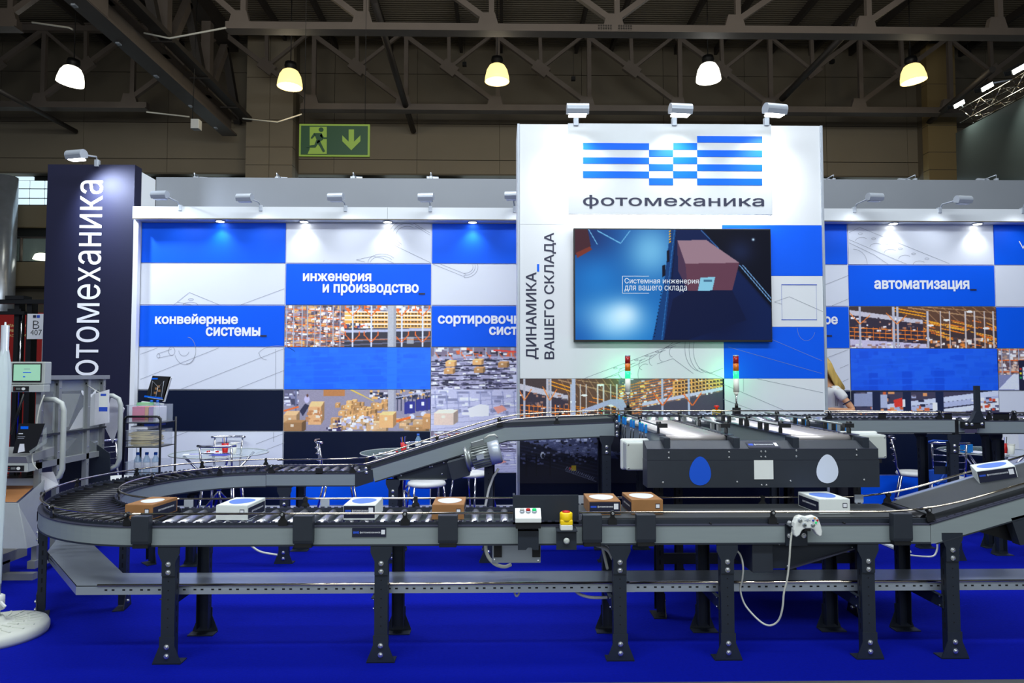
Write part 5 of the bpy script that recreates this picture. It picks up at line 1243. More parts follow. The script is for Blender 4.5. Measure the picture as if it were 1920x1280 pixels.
for i, yy in enumerate((4.85, 5.0, 5.35, 5.75)): xx = lanes[0][1]+.03; MB().box(xx-.012, xx+.008, yy-.02, yy+.02, ZE+.005, ZE+.05).build('sensor_bracket', 'cast_metal', st)
for par_, ps in ((st, [(1154, 770), (1350, 769.5), (1543, 770)]),): MB().tube([(at(a, c, YR1)[0], YR1-.012, at(a, c, YR1)[1]) for a, c in ps], .0065, 8).build('guide_rail', 'rail_steel', par_)
# discharge hood
YH0 = 4.42
hx0, hx1 = X0(1213.5, YH0, 1.0), X0(1649, YH0, 1.0)
zz0, zz1, zs = ZP(914, YH0, 1300), ZP(842, YH0, 1400), ZP(862, YH0, 1400)
hd = MB().prism([(YH0, zz0), (YH0, zs-.003), (4.56, zs-.003), (4.56, zz0)], hx0, hx1, 'yz').build('front_panel', 'profile_dark', st)
MB().box(hx0, hx1-.005, YH0+.002, YH0+.13, zs-.003, zs).build('seam_edge', 'flange', st)
lid = MB().prism([(YH0, zs), (YH0, zz1), (YH0+.003, zz1+.002), (4.52, 1.172), (4.55, 1.172), (4.55, zs)], hx0+.0, hx1-.005, 'yz').build('hood_lid', 'profile_dark', st)
MB().box(hx0, hx1-.005, YH0-.001, YH0+.006, zz1, zz1+.003).build('fold_edge', 'flange', lid)
for p, q, par in ((1254, 848, lid), (1254, 858, lid), (1367, 847, lid), (1367, 857, lid), (1427, 846, lid), (1435, 846, lid), (1427, 856, lid), (1435, 856, lid), (1493, 844, lid), (1493, 855, lid), (1606, 843, lid), (1606, 853, lid), (1243, 904, hd), (1382, 903, hd), (1428, 909, hd), (1437, 909, hd), (1482, 901, hd), (1620, 899, hd)):
    xx, zz = at(p, q, YH0); inst('bolt', SBOLT, par, (xx, YH0-.001, zz))
def egg(cx, cy, w, h, n=28):
    out = []
    for i in range(n):
        a = 2*PI*i/n; s_ = math.sin(a); out.append((cx+w/2*math.cos(a)*(1-.22*s_), cy-h/2*s_))
    return out
for px, py, m in ((1312.5, 882.5, 'egg_blue'), (1551, 878.5, 'egg_white')):
    MB().prism([at(a, c, YH0) for a, c in egg(px, py, 40, 54)], YH0-.003, YH0-.001).build('egg_decal', m, hd)
x0, z1 = at(1413.5, 862.5, YH0); x1, z0 = at(1450, 898, YH0)
MB().box(x0, x1, YH0-.003, YH0-.001, z0, z1).build('white_sticker', 'white_plastic', hd)
# name plate on the sloping lid
x0 = X0(1399, YH0+.06, 1.12); x1 = X0(1458, YH0+.06, 1.12)
sl_ = (1.172-zz1-.002)/(4.52-YH0-.003)
def lidpt(u, v, e=.003): yy = YH0+.012+.07*v; return (x0+(x1-x0)*u, yy-e, zz1+.002+sl_*(yy-YH0-.003)+e)
MB().add([lidpt(0,0), lidpt(1,0), lidpt(1,1), lidpt(0,1)], [(0,1,2,3)]).build('name_plate', 'print_navy', lid)
text_rect('lettering', 'фотомеханика', 0, 1, 0, 1, 0, 'ink_white', lid, .006, fn=lambda u, v: lidpt(.22+.6*u, .36+.28*v, .004))
MB().add([lidpt(.04,.36,.004), lidpt(.19,.34,.004), lidpt(.19,.66,.004), lidpt(.04,.62,.004)], [(0,1,2,3)]).build('logo_mark', 'print_logo', lid)
MB().add([lidpt(.86,.25,.004), lidpt(.96,.25,.004), lidpt(.96,.8,.004), lidpt(.86,.8,.004)], [(0,1,2,3)]).build('white_patch', 'ink_white', lid)
# control enclosures and legs of the unit
for a, c, q0_, q1_, yy, nm in ((1174, 1222, 829, 882, 4.72, 'left'), (1600, 1664, 815, 860, 4.6, 'right')):
    xa, xb = X0(a, yy, 1.05), X0(c, yy, 1.05); z1_, z0_ = ZP(q0_, yy, a), ZP(q1_, yy, a)
    e = MB().box(xa, xb, yy, yy+.13, z0_, z1_).build('control_enclosure', 'grey_plastic', st, bevel=.012)
    MB().box(xa-.012, xb+.012, yy+.13, yy+.17, z0_-.012, z1_+.012).build('enclosure_lid', 'white_plastic', st, bevel=.012)
    for u in (xa+.015, xb-.015):
        for v in (z0_+.015, z1_-.015): inst('bolt', SBOLT, e, (u, yy-.0, v))
for px, yy, r_ in ((1235, 4.75, PI/2), (1604, 4.75, -PI/2), (1272, 5.35, PI/2), (1480, 5.35, PI/2)): leg(st, X0(px, yy, .5), yy, r_, 1.02, 'black_plastic')
MB().box(X0(1235, 4.78, .3), X0(1604, 4.78, .3), 4.76, 4.78, .33, .40).build('cross_beam', 'black_plastic', st); MB().box(X0(1240, 5.3, .9), X0(1600, 5.3, .9), 4.9, 5.6, .98, 1.02).build('under_tray', 'black_plastic', st)
for px in (1200, 1450): leg(st, X0(px, YR1, .5), YR1-.03, PI, 1.09)
# ---- elevated conveyor to the right
ec = thing('elevated_conveyor', 'elevated roller conveyor behind, running off to the right edge', 'conveyor', (XS1, YR0, 0))
XE2 = X0(2080, YR0, ZE)
profile(ec, XS1+.002, X0(1790, YR0, ZE), YR0, -1, ZE, .115); profile(ec, XS1+.002, XE2, YR1, 1, ZE, .115)
profile(ec, X0(1833, YR0, ZE), XE2, YR0, -1, ZE-.012, .11); profile(ec, X0(1797, YR0, ZE), X0(1808, YR0, ZE), YR0, -1, ZE-.005, .11)
MB().box(X0(1790, YR0, ZE), X0(1797, YR0, ZE), YR0, YR0+.04, ZE-.13, ZE).build('joint_plate', 'black_plastic', ec)
ERL = mesh_only(MB().lathe([(.0245, -.217), (.0245, .217)], (0,0,0), 14, RX), 'roller', 'roller_steel')
x = XS1+.06
while x < XE2-.03: inst('roller', ERL, ec, (x, (YR0+YR1)/2, ZE-.012)); x += .0885
MB().tube([(XS1+.01, YR0+.012, ZE+.062), (XE2, YR0+.012, ZE+.062)], .0065, 8).build('guide_rail', 'rail_steel', ec)
MB().tube([(at(a, c, YR1)[0], YR1-.012, at(a, c, YR1)[1]) for a, c in [(1546, 770), (1750, 772), (1960, 775)]], .0065, 8).build('guide_rail', 'rail_steel', ec)
for px in (1556, 1763, 1856, 1903): inst('rail_bracket', BRK, ec, (X0(px, YR0, ZE), YR0+.012, ZE))
for a, c in ((1650, 1664), (1774, 1788), (1866, 1896)): MB().box(X0(a, YR0, ZE), X0(c, YR0, ZE), YR0+.02, YR0+.028, ZE, ZE+.06).build('sensor_bracket', 'black_plastic', ec)
sp = MB().box(X0(1828.5, 6.0, 1.3), X0(1837.5, 6.0, 1.3), 5.99, 6.02, ZE-.0, ZP(723, 6.0, 1833)).prism([at(1828, 770, 6.0), at(1837, 770, 6.0), at(1842, 783, 6.0), at(1842, 792, 6.0), at(1815, 792, 6.0), at(1822, 784, 6.0)], 5.98, 6.03).build('scanner_post', 'anthracite', ec)
MB().box(at(1806, 792, 6.0)[0], at(1845, 792, 6.0)[0], 5.99, 6.04, ZP(804, 6.0), ZP(791, 6.0)).build('post_clamp', 'black_plastic', ec)
for a, c in ((1812, 795), (1822, 795), (1841, 794)): inst('bolt', BOLT, ec, (at(a, c, 5.99)[0], 5.99, at(a, c, 5.99)[1]))
leg(ec, X0(1792, YR0, .6), YR0+.03, 0, 1.075); leg(ec, X0(1728, YR1, .6), YR1-.03, PI, 1.075); leg(ec, X0(1850, YR1, .6), YR1-.03, PI, 1.075); leg(ec, X0(1950, YR0, .6), YR0+.03, 0, 1.07)
leg(ec, X0(1905, YR0, .6), YR0+.2, PI, 1.07)
MB().box(X0(1723, YR0+.3, .8), X0(1786, YR0, .8), YR0+.07, YR0+.08, ZP(893, YR0), ZP(878, YR0)).build('cross_member', 'anthracite', ec)
# signal towers
for px, lb in ((1177, 'stack light with lit green segment, behind the sorting unit left end'), (1380, 'stack light with lit green segment, behind the sorting unit middle')):
    Y = 6.64; xx = X0(px, Y, 1.6); zb = ZE-.11
    t = thing('signal_tower', lb, 'signal light', (xx, Y, zb), 'signal towers on the sorting unit')
    def zy(v): return ZP(v, Y, px)
    MB().box(xx-.035, xx+.035, Y-.09, Y+.03, zb, zy(783)).box(xx-.03, xx+.03, Y-.03, Y+.03, zy(783), zy(764)).lathe([(.016, zy(764)), (.013, zy(756))], (xx, Y, 0), 12).build('mounting_foot', 'black_plastic', t)
    MB().tube([(xx, Y, zy(758)), (xx, Y, zy(738))], .008, 8).build('pole', 'chrome', t)
    MB().lathe([(.012, zy(741)), (.025, zy(735))], (xx, Y, 0), 18).lathe([(.026, zy(735)), (.026, zy(709.5))], (xx, Y, 0), 18).build('body_module', 'cup_paper', t)
    MB().lathe([(.0265, zy(709.5)), (.0265, zy(695.5))], (xx, Y, 0), 18).build('green_segment', 'stack_green', t, label='lit green segment')
    MB().lathe([(.026, zy(695.5)), (.026, zy(681.5))], (xx, Y, 0), 18).build('amber_segment', 'stack_amber', t, label='amber segment')
    MB().lathe([(.0255, zy(681.5)), (.0255, zy(668))], (xx, Y, 0), 18).build('red_segment', 'stack_red', t, label='dark red segment')
    MB().lathe([(.026, zy(668)), (.026, zy(665.5))], (xx, Y, 0), 18).build('cap', 'lamp_metal', t)
    point('signal_green_glow', (xx, Y+.08, zy(702)), 1.3, (.1, 1, .4), .02)
xx, _ = at(1343, 765, 6.64); t = thing('emergency_stop', 'small red and yellow stop button peeping behind the sorting unit', 'button', (xx, 6.64, ZE-.1))
MB().box(xx-.035, xx+.035, 6.551, 6.66, ZE-.11, ZP(768, 6.64)).build('yellow_base', 'yellow', t, bevel=.004); MB().lathe([(.012, 0), (.012, .02), (.024, .022), (.024, .035), (.015, .04)], (xx, 6.63, ZP(768, 6.64)), 16).build('push_button', 'red_plastic', t)

# ================================================================ galvanised tray under the front line
ty0, ty1 = 4.10, 4.36; ZT = .40
xt0 = onz(163, 1088, ZT)[0]; xt1 = X0(1180, 4.1, ZT); xt2 = X0(2050, 4.1, ZT)
ct = thing('cable_tray', 'long galvanised tray with slotted lip under the front conveyor', 'tray', (xt0, ty0, ZT-.05))
def slots(b, xa, xb, y, mi=1):
    x = xa+.04; k = 0
    while x < xb-.03:
        for d in (0, .04): b.add([(x+d, y, ZT-.028), (x+d+.016, y, ZT-.028), (x+d+.016, y, ZT-.019), (x+d, y, ZT-.019)], [(0,1,2,3)], mi)
        x += .1
for a, c in ((xt0+.12, xt1), (xt1+.002, xt2)):
    b = MB().box(a, c, ty0, ty1, ZT-.004, ZT).box(a, c, ty0, ty0+.003, ZT-.05, ZT).box(a, c, ty1-.003, ty1, ZT-.05, ZT); slots(b, a, c, ty0-.0006)
    b.build('tray_section', ['galvanised', 'hole'], ct)
    MB().tube([(a, ty0, ZT+.002), (c, ty0, ZT+.002)], .008, 8).build('rolled_edge', 'rail_steel', ct)
MB().box(xt1-.02, xt1+.03, ty0-.003, ty0, ZT-.05, ZT-.004).build('joint_clip', 'galvanised', ct)
pa, pb, qa, qb = onz(163, 1088, ZT), onz(88, 1034, ZT), onz(243, 1067, ZT), onz(168, 1014, ZT)
b = MB().prism([(xt0+.12, ty0), pa, pb, qb, (qa[0], ty1), (xt0+.12+.3, ty1), (xt0+.12, ty1)] if False else [(xt0+.12, ty0), (pa[0], ty0), pb, qb, (qa[0], ty1), (xt0+.12, ty1)][:6], ZT-.004, ZT, 'xy')
b.prism([(pa[0], ty0), (pb[0], pb[1]), (pb[0]+.003, pb[1]), (pa[0]+.003, ty0+.003)], ZT-.05, ZT, 'xy').box(pa[0], xt0+.12, ty0, ty0+.003, ZT-.05, ZT)
b.build('corner_section', 'galvanised', ct)
MB().tube([(pa[0]-.01, ty0+.03, ZT-.02), (pb[0]+.08, pb[1]-.09, ZT-.02)], .006, 6).build('tie_bar', 'rail_steel', ct)
c1, c2, c3, c4 = pb, onz(165, 1029, ZT), onz(215, 1006, ZT), onz(150, 996, ZT)
MB().prism([c1, onz(168, 1014, ZT), c3, onz(190, 996, ZT), onz(112, 1003, ZT)], ZT-.006, ZT-.001, 'xy').build('end_section', 'galvanised', ct)
b = MB().beam((c2[0], c2[1]+.3, ZT-.03), (c3[0], c3[1]+.3, ZT-.03), .003, .05); b.build('slotted_lip', 'galvanised', ct)

# ================================================================ cartons on the line
def carton(px, pyt, Yf, zb, kraft, ang, deco, side, lb, W=.185, D=.265, H=.085):
    """px: photo column of the front face centre; zb: height of what it stands on"""
    xc = X0(px, Yf, zb+H); t = thing('carton', lb, 'carton', (xc, Yf+D/2, zb), 'small cartons riding on the conveyor')
    body = 'kraft' if kraft else 'carton_white'
    R = Matrix.Rotation(ang, 3, 'Z'); C = Vector((xc, Yf+D/2, zb))
    def B(x0, x1, y0, y1, z0, z1, nm, m, bev=0, lbl=None):
        b = MB().box(x0, x1, y0, y1, z0, z1); b.v = [tuple(C + R @ Vector(v)) for v in b.v]; return b.build(nm, m, t, bevel=bev, label=lbl)
    w, d = W/2, D/2
    B(-w, w, -d, d, 0, H-.002, 'box_body', body, .0025); B(-w+.001, w-.001, -d+.001, d, H-.002, H, 'lid_flap', body, .001)
    pl = egg(0, 0, 1, 1); e = 'print_white' if kraft else 'print_blue'
    b = MB().prism([(v*W*.76, -u*.02+u*D*.60) if deco == 'l' else (u*W*.76, v*D*.66) for u, v in pl], H, H+.0008, 'xy'); b.v = [tuple(C + R @ Vector(v)) for v in b.v]; b.build('printed_egg', e, t)
    if side == 'f':
        B(-w+.003, w-.004, -d-.001, -d, .010, H-.005, 'navy_label', 'print_navy')
        f = lambda u, v: tuple(C + R @ Vector((-w+.05+(W-.095)*u, -d-.0016, .045+.015*v)))
        text_rect('lettering', 'фотомеханика', 0, 1, 0, 1, 0, 'ink_white', t, .006, fn=f)
        B(-w+.01, -w+.044, -d-.0016, -d-.001, .047, .058, 'logo_mark', 'print_logo'); B(w-.04, w-.014, -d-.0016, -d-.001, .038, .07, 'white_patch', 'ink_white')
    else:
        B(w-.045, w-.018, -d-.001, -d, .034, .062, 'print_patch', 'print_navy'); B(w-.042, w-.021, -d-.0016, -d-.001, .038, .058, 'white_patch', 'ink_white')
        s = 1 if side == 'r' else -1
        B(s*w if s > 0 else -w-.001, s*w+.001 if s > 0 else -w, -d+.01, d-.01, .006, H*.8, 'navy_label', 'print_navy')
        f = lambda u, v: tuple(C + R @ Vector((s*(w+.0016), (-d+.06+(D-.1)*u)*s if s > 0 else d-.06-(D-.1)*u, .034+.016*v)))
        text_rect('lettering', 'фотомеханика', 0, 1, 0, 1, 0, 'ink_white', t, .006, fn=f)
    return t
zr_ = .758; zb_ = .783
carton(264, 0, 4.16, zr_, 1, -.10, 'l', 'r', 'brown carton at the start of the curve, leftmost on the line', W=.165)
carton(437, 0, 4.13, zr_, 0, -.06, 'w', 'r', 'white carton with blue egg and label turned right, beside the brown one at the curve')
carton(674, 0, 4.13, zr_, 0, 0, 'w', 'f', 'white carton with navy front label, above the small name plate')
carton(840, 0, 4.13, zr_, 1, 0, 'w', 'r', 'brown carton on the steel rollers, left of the control box')
carton(1134, 0, 4.13, .776, 1, .0, 'w', 'f', 'brown carton with navy front label, right of the dark guard panel')
carton(1212, 0, 4.13, zb_, 1, .04, 'w', 'l', 'plain fronted brown carton, last brown one before the long belt')
carton(1563, 0, 4.13, zb_, 0, .05, 'w', 'l', 'white carton with blue egg on the belt, above the game controller')
c = carton(1874, 0, 0, 0, 0, 0, 'w', 'f', 'white carton riding up the inclined belt at the right', W=.205, D=.18)
# seat the last carton on the incline
yc = 4.36; xi = X0(1888, yc-.1, .95); zi = .745+sl*(xi-XK)+.022
c.location = (xi, yc, zi+.004); c.rotation_mode = 'ZYX'; c.rotation_euler = (0, -ANG*.85, -.42)

# ================================================================ game controller on its hook
Yc = 3.93
hk = thing('hook_bracket', 'dark bracket on the conveyor side holding the white game controller', 'bracket', (X0(1494, Y0, .7), Y0, .64))
MB().box(X0(1473.5, 3.985, .7), X0(1514, 3.985, .7), 3.985, 3.9995, .635, .752).box(X0(1473.5, 3.985, .7), X0(1516, 3.985, .7), 3.93, 3.9995, .752, .757).prism([(3.93, .752), (3.93, .735), (3.935, .735), (3.935, .752)], X0(1490, 3.93, .7), X0(1516, 3.93, .7), 'yz').build('plate', 'anthracite', hk)
for a, c_ in ((1480, 980), (1480, 1003.5), (1507, 1003.5)): inst('bolt', BOLT, hk, (at(a, c_, 3.985)[0], 3.985, at(a, c_, 3.985)[1]))
t = thing('game_controller', 'white wired game controller hanging on the front conveyor side', 'game controller', (X0(1515, Yc, .7), Yc, .64))
OUT = [(1493, 1007), (1489.5, 1003), (1488.3, 993), (1490, 980), (1495, 970.5), (1502, 966.5), (1508, 968), (1514, 969.2), (1520, 968), (1527, 966.8), (1534, 970.5), (1539, 983), (1542, 996), (1541, 1004.5), (1537, 1006), (1531, 1001), (1526, 993), (1520, 990.5), (1510, 990.5), (1504, 994), (1499, 1003.5)]
MB().prism([at(a, c_, Yc-.02) for a, c_ in OUT], Yc-.022, Yc+.022).build('shell', 'white_plastic', t, bevel=.011).modifiers['bevel'].segments = 4
yf = Yc-.022
def knob(a, c_, r, m, nm, h=.008, pr=None):
    xx, zz = at(a, c_, yf); return MB().lathe(pr or [(r, -.002), (r, h*.8), (r*.8, h)], (xx, yf, zz), 16, RX).build(nm, m, t)
for a, c_ in ((1499.8, 975.5), (1523.8, 984)): knob(a, c_, .0115, 'lamp_metal', 'stick_ring', .002); knob(a, c_, .0085, 'cast_metal', 'thumb_stick', .016)
knob(1508.5, 984.2, .0125, 'lamp_metal', 'pad_dish', .002); xx, zz = at(1508.5, 984.2, yf)
MB().box(xx-.009, xx+.009, yf-.007, yf, zz-.003, zz+.003).box(xx-.003, xx+.003, yf-.007, yf, zz-.009, zz+.009).build('direction_pad', 'cast_metal', t)
knob(1514, 974.5, .007, 'lamp_metal', 'centre_button', .004)
for a, c_, m in ((1527.2, 971, 'orange_paper'), (1532.3, 975, 'red_plastic'), (1524.4, 975.5, 'paper_blue'), (1529.6, 979.5, 'btn_green')): knob(a, c_, .0052, m, 'face_button', .006)
for a, c_ in ((1509.5, 975), (1518.5, 975)): knob(a, c_, .003, 'lamp_metal', 'small_button', .003)
MB().box(at(1509, 991, yf)[0], at(1521, 991, yf)[0], yf+.006, yf+.04, at(1509, 996, yf)[1], at(1509, 989, yf)[1]).build('headset_port', 'black_plastic', t)
def cable(pts, r, m, name, lb, Y=None, par=None):
    P = []
    for q in pts:
        yy = q[2] if len(q) > 2 else Y; a, c_ = at(q[0], q[1], yy); P.append(Vector((a, yy, c_)))
    # smooth (Catmull-Rom)
    S_ = []
    for i in range(len(P)-1):
        p0, p1, p2, p3 = P[max(i-1, 0)], P[i], P[i+1], P[min(i+2, len(P)-1)]
        for k in range(6):
            u = k/6; S_.append(.5*((2*p1)+(p2-p0)*u+(2*p0-5*p1+4*p2-p3)*u*u+(3*p1-p0-3*p2+p3)*u**3))
    S_.append(P[-1]); o = MB().tube(S_, r, 8).build(name, m, par)
    if lb: tag(o, lb, 'cable')
    return o
cable([(1500, 970, 3.915), (1494, 967, 3.94), (1489, 972, 3.955), (1486, 990, 3.95), (1482, 1020, 3.94), (1480, 1050, 3.95), (1476, 1085, 3.96), (1470, 1110, 3.97), (1467, 1140, 3.98), (1460, 1162, 4.0), (1446, 1172, 4.02), (1430, 1168, 4.05), (1410, 1150, 4.08), (1395, 1130, 4.10), (1388, 1105, 4.10), (1392, 1085, 4.08), (1393, 1060, 4.06), (1388, 1040, 4.06), (1379, 1031, 4.06), (1370, 1030, 4.07)], .0055, 'cable_grey', 'controller_cable', 'white cable looping down from the game controller')
cable([(1098, 1014, 4.1), (1110, 1019, 4.1), (1128, 1024, 4.12), (1141, 1032, 4.14), (1149, 1047, 4.16)], .012, 'cable_grey', 'supply_cable', 'thick grey cable beneath the paired sensor covers')
cable([(1126, 1016, 4.12), (1140, 1024, 4.12), (1148, 1036, 4.12), (1151, 1046, 4.12)], .005, 'cable_grey', 'supply_cable', 'thin pale cable beside the leg nearest the yellow button')
cable([(1128, 1018, 4.3), (1133, 1040, 4.32), (1139, 1066, 4.36)], .009, 'cable_grey', 'supply_cable', 'grey cable hanging behind the leg near the yellow button')
cable([(1077, 1093, 4.2), (1077, 1103, 4.2), (1086, 1113, 4.2), (1105, 1119, 4.2), (1125, 1120, 4.2), (1147, 1119, 4.2)], .0095, 'cable_grey', 'drain_hose', 'pale hose curving from the tray to the middle leg')
cable([(911, 1016, 4.25), (911, 1030, 4.25), (917, 1046, 4.25), (930, 1058, 4.25), (946, 1062, 4.26), (958, 1058, 4.28)], .011, 'cable_grey', 'supply_cable', 'grey conduit bending around the bare metal plate box')
cable([(963, 1097, 4.2), (964, 1108, 4.2), (968, 1117, 4.2), (973, 1112, 4.2), (976, 1098, 4.2)], .007, 'cable_grey', 'hanging_hose', 'short hose loop hanging below the tray centre')
o = MB().box(X0(941, 4.2, .33), X0(948, 4.2, .33), 4.19, 4.22, ZP(1107, 4.2), .3501).build('tray_clip', 'white_plastic'); tag(o, 'small white clip under the tray beside the hose loop', 'clip')
cable([(400, 1010, 5.9), (440, 1010, 5.9), (466, 1020, 5.9), (488, 1034, 5.9), (520, 1040, 5.9)], .009, 'cable_grey', 'floor_cable', 'grey cable sagging behind the front rollers, left part')
cable([(1701, 1040, 5.6), (1730, 1043, 5.6), (1750, 1042, 5.6), (1757, 1030, 5.6), (1757, 1015, 5.6)], .007, 'cable_grey', 'floor_cable', 'white cable on the carpet under the right incline')
xa, ya = onz(1650, 1016); xb, yb = onz(1700, 1037)
o = MB().beam((xa, ya, .012), (xb, yb, .012), .09, .02).build('power_strip', 'white_plastic', bevel=.004); tag(o, 'white power strip lying on the carpet below the belt', 'power strip')
# ================================================================ meeting corner: tables, chairs, small things
def bar_chair():
    t = thing('cafe_chair', 'x', 'chair', (0, 0, 0))
    MB().lathe([(.17, .445), (.195, .455), (.2, .47), (.19, .49), (.12, .497)], (0,0,0), 24).build('seat', 'seat_white', t)
    for sx in (-1, 1):
        MB().tube([(sx*.15, -.13, .45), (sx*.17, -.17, .2), (sx*.19, -.2, 0)], .011, 8).build('leg', 'chrome', t)
        MB().tube([(sx*.15, .14, .45), (sx*.17, .19, .2), (sx*.19, .24, 0)], .011, 8).build('leg', 'chrome', t)
        MB().tube([(sx*.14, .15, .44), (sx*.145, .19, .55), (sx*.15, .2, .68), (sx*.155, .235, .86)], .011, 8).build('back_upright', 'chrome', t)
    MB().tube([(-.19, .20, .87), (-.13, .245, .87), (0, .26, .87), (.13, .245, .87), (.19, .20, .87)], .013, 8).build('top_bar', 'chrome', t)
    for z in (.60, .67, .74, .80): MB().tube([(-.145, .20+(z-.6)*.12, z), (0, .235+(z-.6)*.12, z), (.145, .20+(z-.6)*.12, z)], .006, 6).build('back_bar', 'chrome', t)
    MB().lathe([(.155, .44), (.155, .446)], (0,0,0), 20).build('seat_ring', 'chrome', t)
    return t
ch0 = bar_chair(); first = True
for px, Y, rz, lb in ((415, 8.05, 0.05, 'chrome chair behind the left glass table, facing it'),
                      (418, 7.42, PI+.05, 'chrome chair in front of the left glass table, back to us'),
                      (222, 7.7, 1.2, 'chrome chair between the grey machine and the navy column'),
                      (636, 7.8, 1.9, 'chrome chair left of the middle glass table, turned sideways'),
                      (800, 7.35, .3, 'white seated chrome chair below the rear incline, nearer one'),
                      (884, 8.05, -.6, 'white seated chrome chair beneath the silver motor'),
                      (1716, 8.0, 1.1, 'chrome chair with its back against the dark wall, left of the blue bag'),
                      (1775, 7.6, 2.7, 'chrome chair with a blue bag hung over its back')):
    x = X0(px, Y, .5)
    if first: c = ch0; first = False; c.location = (x, Y, 0); c.rotation_euler = (0, 0, rz); c['label'] = lb; c['group'] = 'chrome cafe chairs of the stand'
    else: c = dup(ch0, (x, Y, 0), rz, lb, 'chrome cafe chairs of the stand')
    # dup copies of a rotated empty keep their own rotation
def glass_table(px, Y, lb, rz=0, r=.47):
    x = X0(px, Y, .75); t = thing('glass_table', lb, 'table', (x, Y, 0), 'round glass meeting tables')
    MB().lathe([(r-.004, .738), (r, .741), (r, .749), (r-.004, .75)], (x, Y, 0), 40).build('table_top', 'glass', t)
    MB().tube([(x+r*math.cos(2*PI*k/40), Y+r*math.sin(2*PI*k/40), .744) for k in range(40)], .006, 6, closed=True).build('glass_edge', 'machine_light', t)
    for k in range(4):
        a = rz+k*PI/2; ca, sa = math.cos(a), math.sin(a)
        MB().tube([(x+ca*r*.72, Y+sa*r*.72, .736), (x+ca*.05, Y+sa*.05, .40), (x-ca*.28, Y-sa*.28, 0)], .013, 8).build('leg', 'chrome', t)
    return t, x
def pen_cup(x, y, z, lb, col='red_plastic', pens=True):
    t = thing('pen_cup' if pens else 'paper_cup', lb, 'cup', (x, y, z), 'cups on the meeting tables')
    MB().lathe([(.026, 0), (.036, .105), (.033, .105), (.024, .004)], (x, y, z), 18, caps=False).lathe([(.026, 0), (.026, .003)], (x, y, z), 18).build('cup_body', col, t)
    if pens:
        for k, (dx, dy, m) in enumerate(((-.03, 0, 'paper_blue'), (-.018, .01, 'kraft'), (.01, .01, 'paper_blue'), (.024, -.01, 'black_plastic'))): MB().tube([(x+dx*.3, y+dy, z+.01), (x+dx, y+dy, z+.16+.005*k)], .0035, 6).build('pen', m, t)
    else: MB().tube([(x+.036*math.cos(2*PI*k/18), y+.036*math.sin(2*PI*k/18), z+.105) for k in range(18)], .0025, 5, closed=True).build('rim', col, t)
    return t
def sheet(x, y, z, w, d, rz, m, lb, nm='leaflet', cat='paper'):
    o = MB().obox((x, y, z+.002), (w, d, .004), Matrix.Rotation(rz, 3, 'Z')).build(nm, m); tag(o, lb, cat, 'papers on the meeting tables'); return o
def bottle(x, y, z, lb, h=.22, r=.032, grp='water bottles'):
    t = thing('water_bottle', lb, 'bottle', (x, y, z), grp)
    MB().lathe([(r*.9, 0), (r, .01), (r*.94, h*.3), (r, h*.45), (r, h*.68), (r*.45, h*.86), (r*.4, h*.92)], (x, y, z), 16).build('bottle_body', 'bottle_plastic', t)
    MB().lathe([(r*.48, h*.9), (r*.48, h)], (x, y, z), 12).build('cap', 'bottle_cap', t)
    MB().lathe([(r*1.02, h*.36), (r*1.02, h*.6)], (x, y, z), 16, caps=False).build('label_band', 'paper', t)
    return t
t1, x1_ = glass_table(412, 7.72, 'round glass table with red cup and papers, left behind the curve', .6, .5)
pen_cup(X0(422, 7.66, .8), 7.66, .75, 'red cup with pens on the left glass table'); pen_cup(X0(438, 7.6, .8), 7.6, .75, 'tall white paper cup next to the red pen cup, left table', 'cup_paper', False)
sheet(X0(362, 7.52, .75), 7.52, .75, .20, .14, .2, 'paper', 'white leaflet near the left rim of the left glass table'); sheet(X0(365, 7.52, .76), 7.52, .754, .10, .03, .2, 'paper_blue', 'narrow blue card lying on the white leaflet, left table')
sheet(X0(413, 7.48, .75), 7.48, .75, .19, .12, -.2, 'paper_blue', 'blue leaflet in front of the red pen cup, left table'); sheet(X0(402, 7.7, .75), 7.74, .75, .22, .14, .1, 'paper', 'white sheet behind the blue leaflet, left table')
for k in range(7): o = MB().obox((X0(402, 7.7, .75)+random.uniform(-.09, .09), 7.74+random.uniform(-.04, .04), .762), (.03, .015, .014), Matrix.Rotation(k, 3, 'Z')).build('candy', 'red_plastic' if k % 2 else 'paper'); tag(o, 'wrapped candy lying on the white sheet of the left table', 'candy', 'candies on the left table')
t2, x2_ = glass_table(758, 7.75, 'round glass table behind the rear incline, with candy and bottle', .2)
pen_cup(X0(757, 7.72, .8), 7.72, .75, 'red cup with pens on the middle table behind the incline'); bottle(X0(784, 7.7, .8), 7.7, .75, 'small water bottle with blue cap on the middle table', .2)
sheet(X0(735, 7.6, .75), 7.6, .75, .26, .16, .3, 'paper', 'white sheet with candies on the middle table')
for k in range(7): o = MB().obox((X0(738, 7.6, .75)+random.uniform(-.1, .1), 7.6+random.uniform(-.05, .05), .764), (.03, .015, .014), Matrix.Rotation(k, 3, 'Z')).build('candy', 'red_plastic' if k % 2 else 'paper'); tag(o, 'wrapped candy lying on the sheet of the middle table', 'candy', 'candies on the middle table')
t3, x3_ = glass_table(1856, 7.75, 'round glass table at the right edge, with cups and blue pack', .4, .50)
pen_cup(X0(1883, 7.5, .8), 7.5, .75, 'red cup with pens on the right table'); pen_cup(X0(1896, 7.4, .8), 7.4, .75, 'white paper cup right of the red pen cup, right table', 'cup_paper', False); pen_cup(X0(1873, 7.62, .8), 7.62, .75, 'white paper cup behind the red pen cup, right table', 'cup_paper', False)
xx = X0(1811, 7.6, .8); o = MB().box(xx-.05, xx+.05, 7.56, 7.62, .75, .84).build('tissue_pack', 'sensor_blue'); tag(o, 'bright blue pack on the left side of the right table', 'pack')
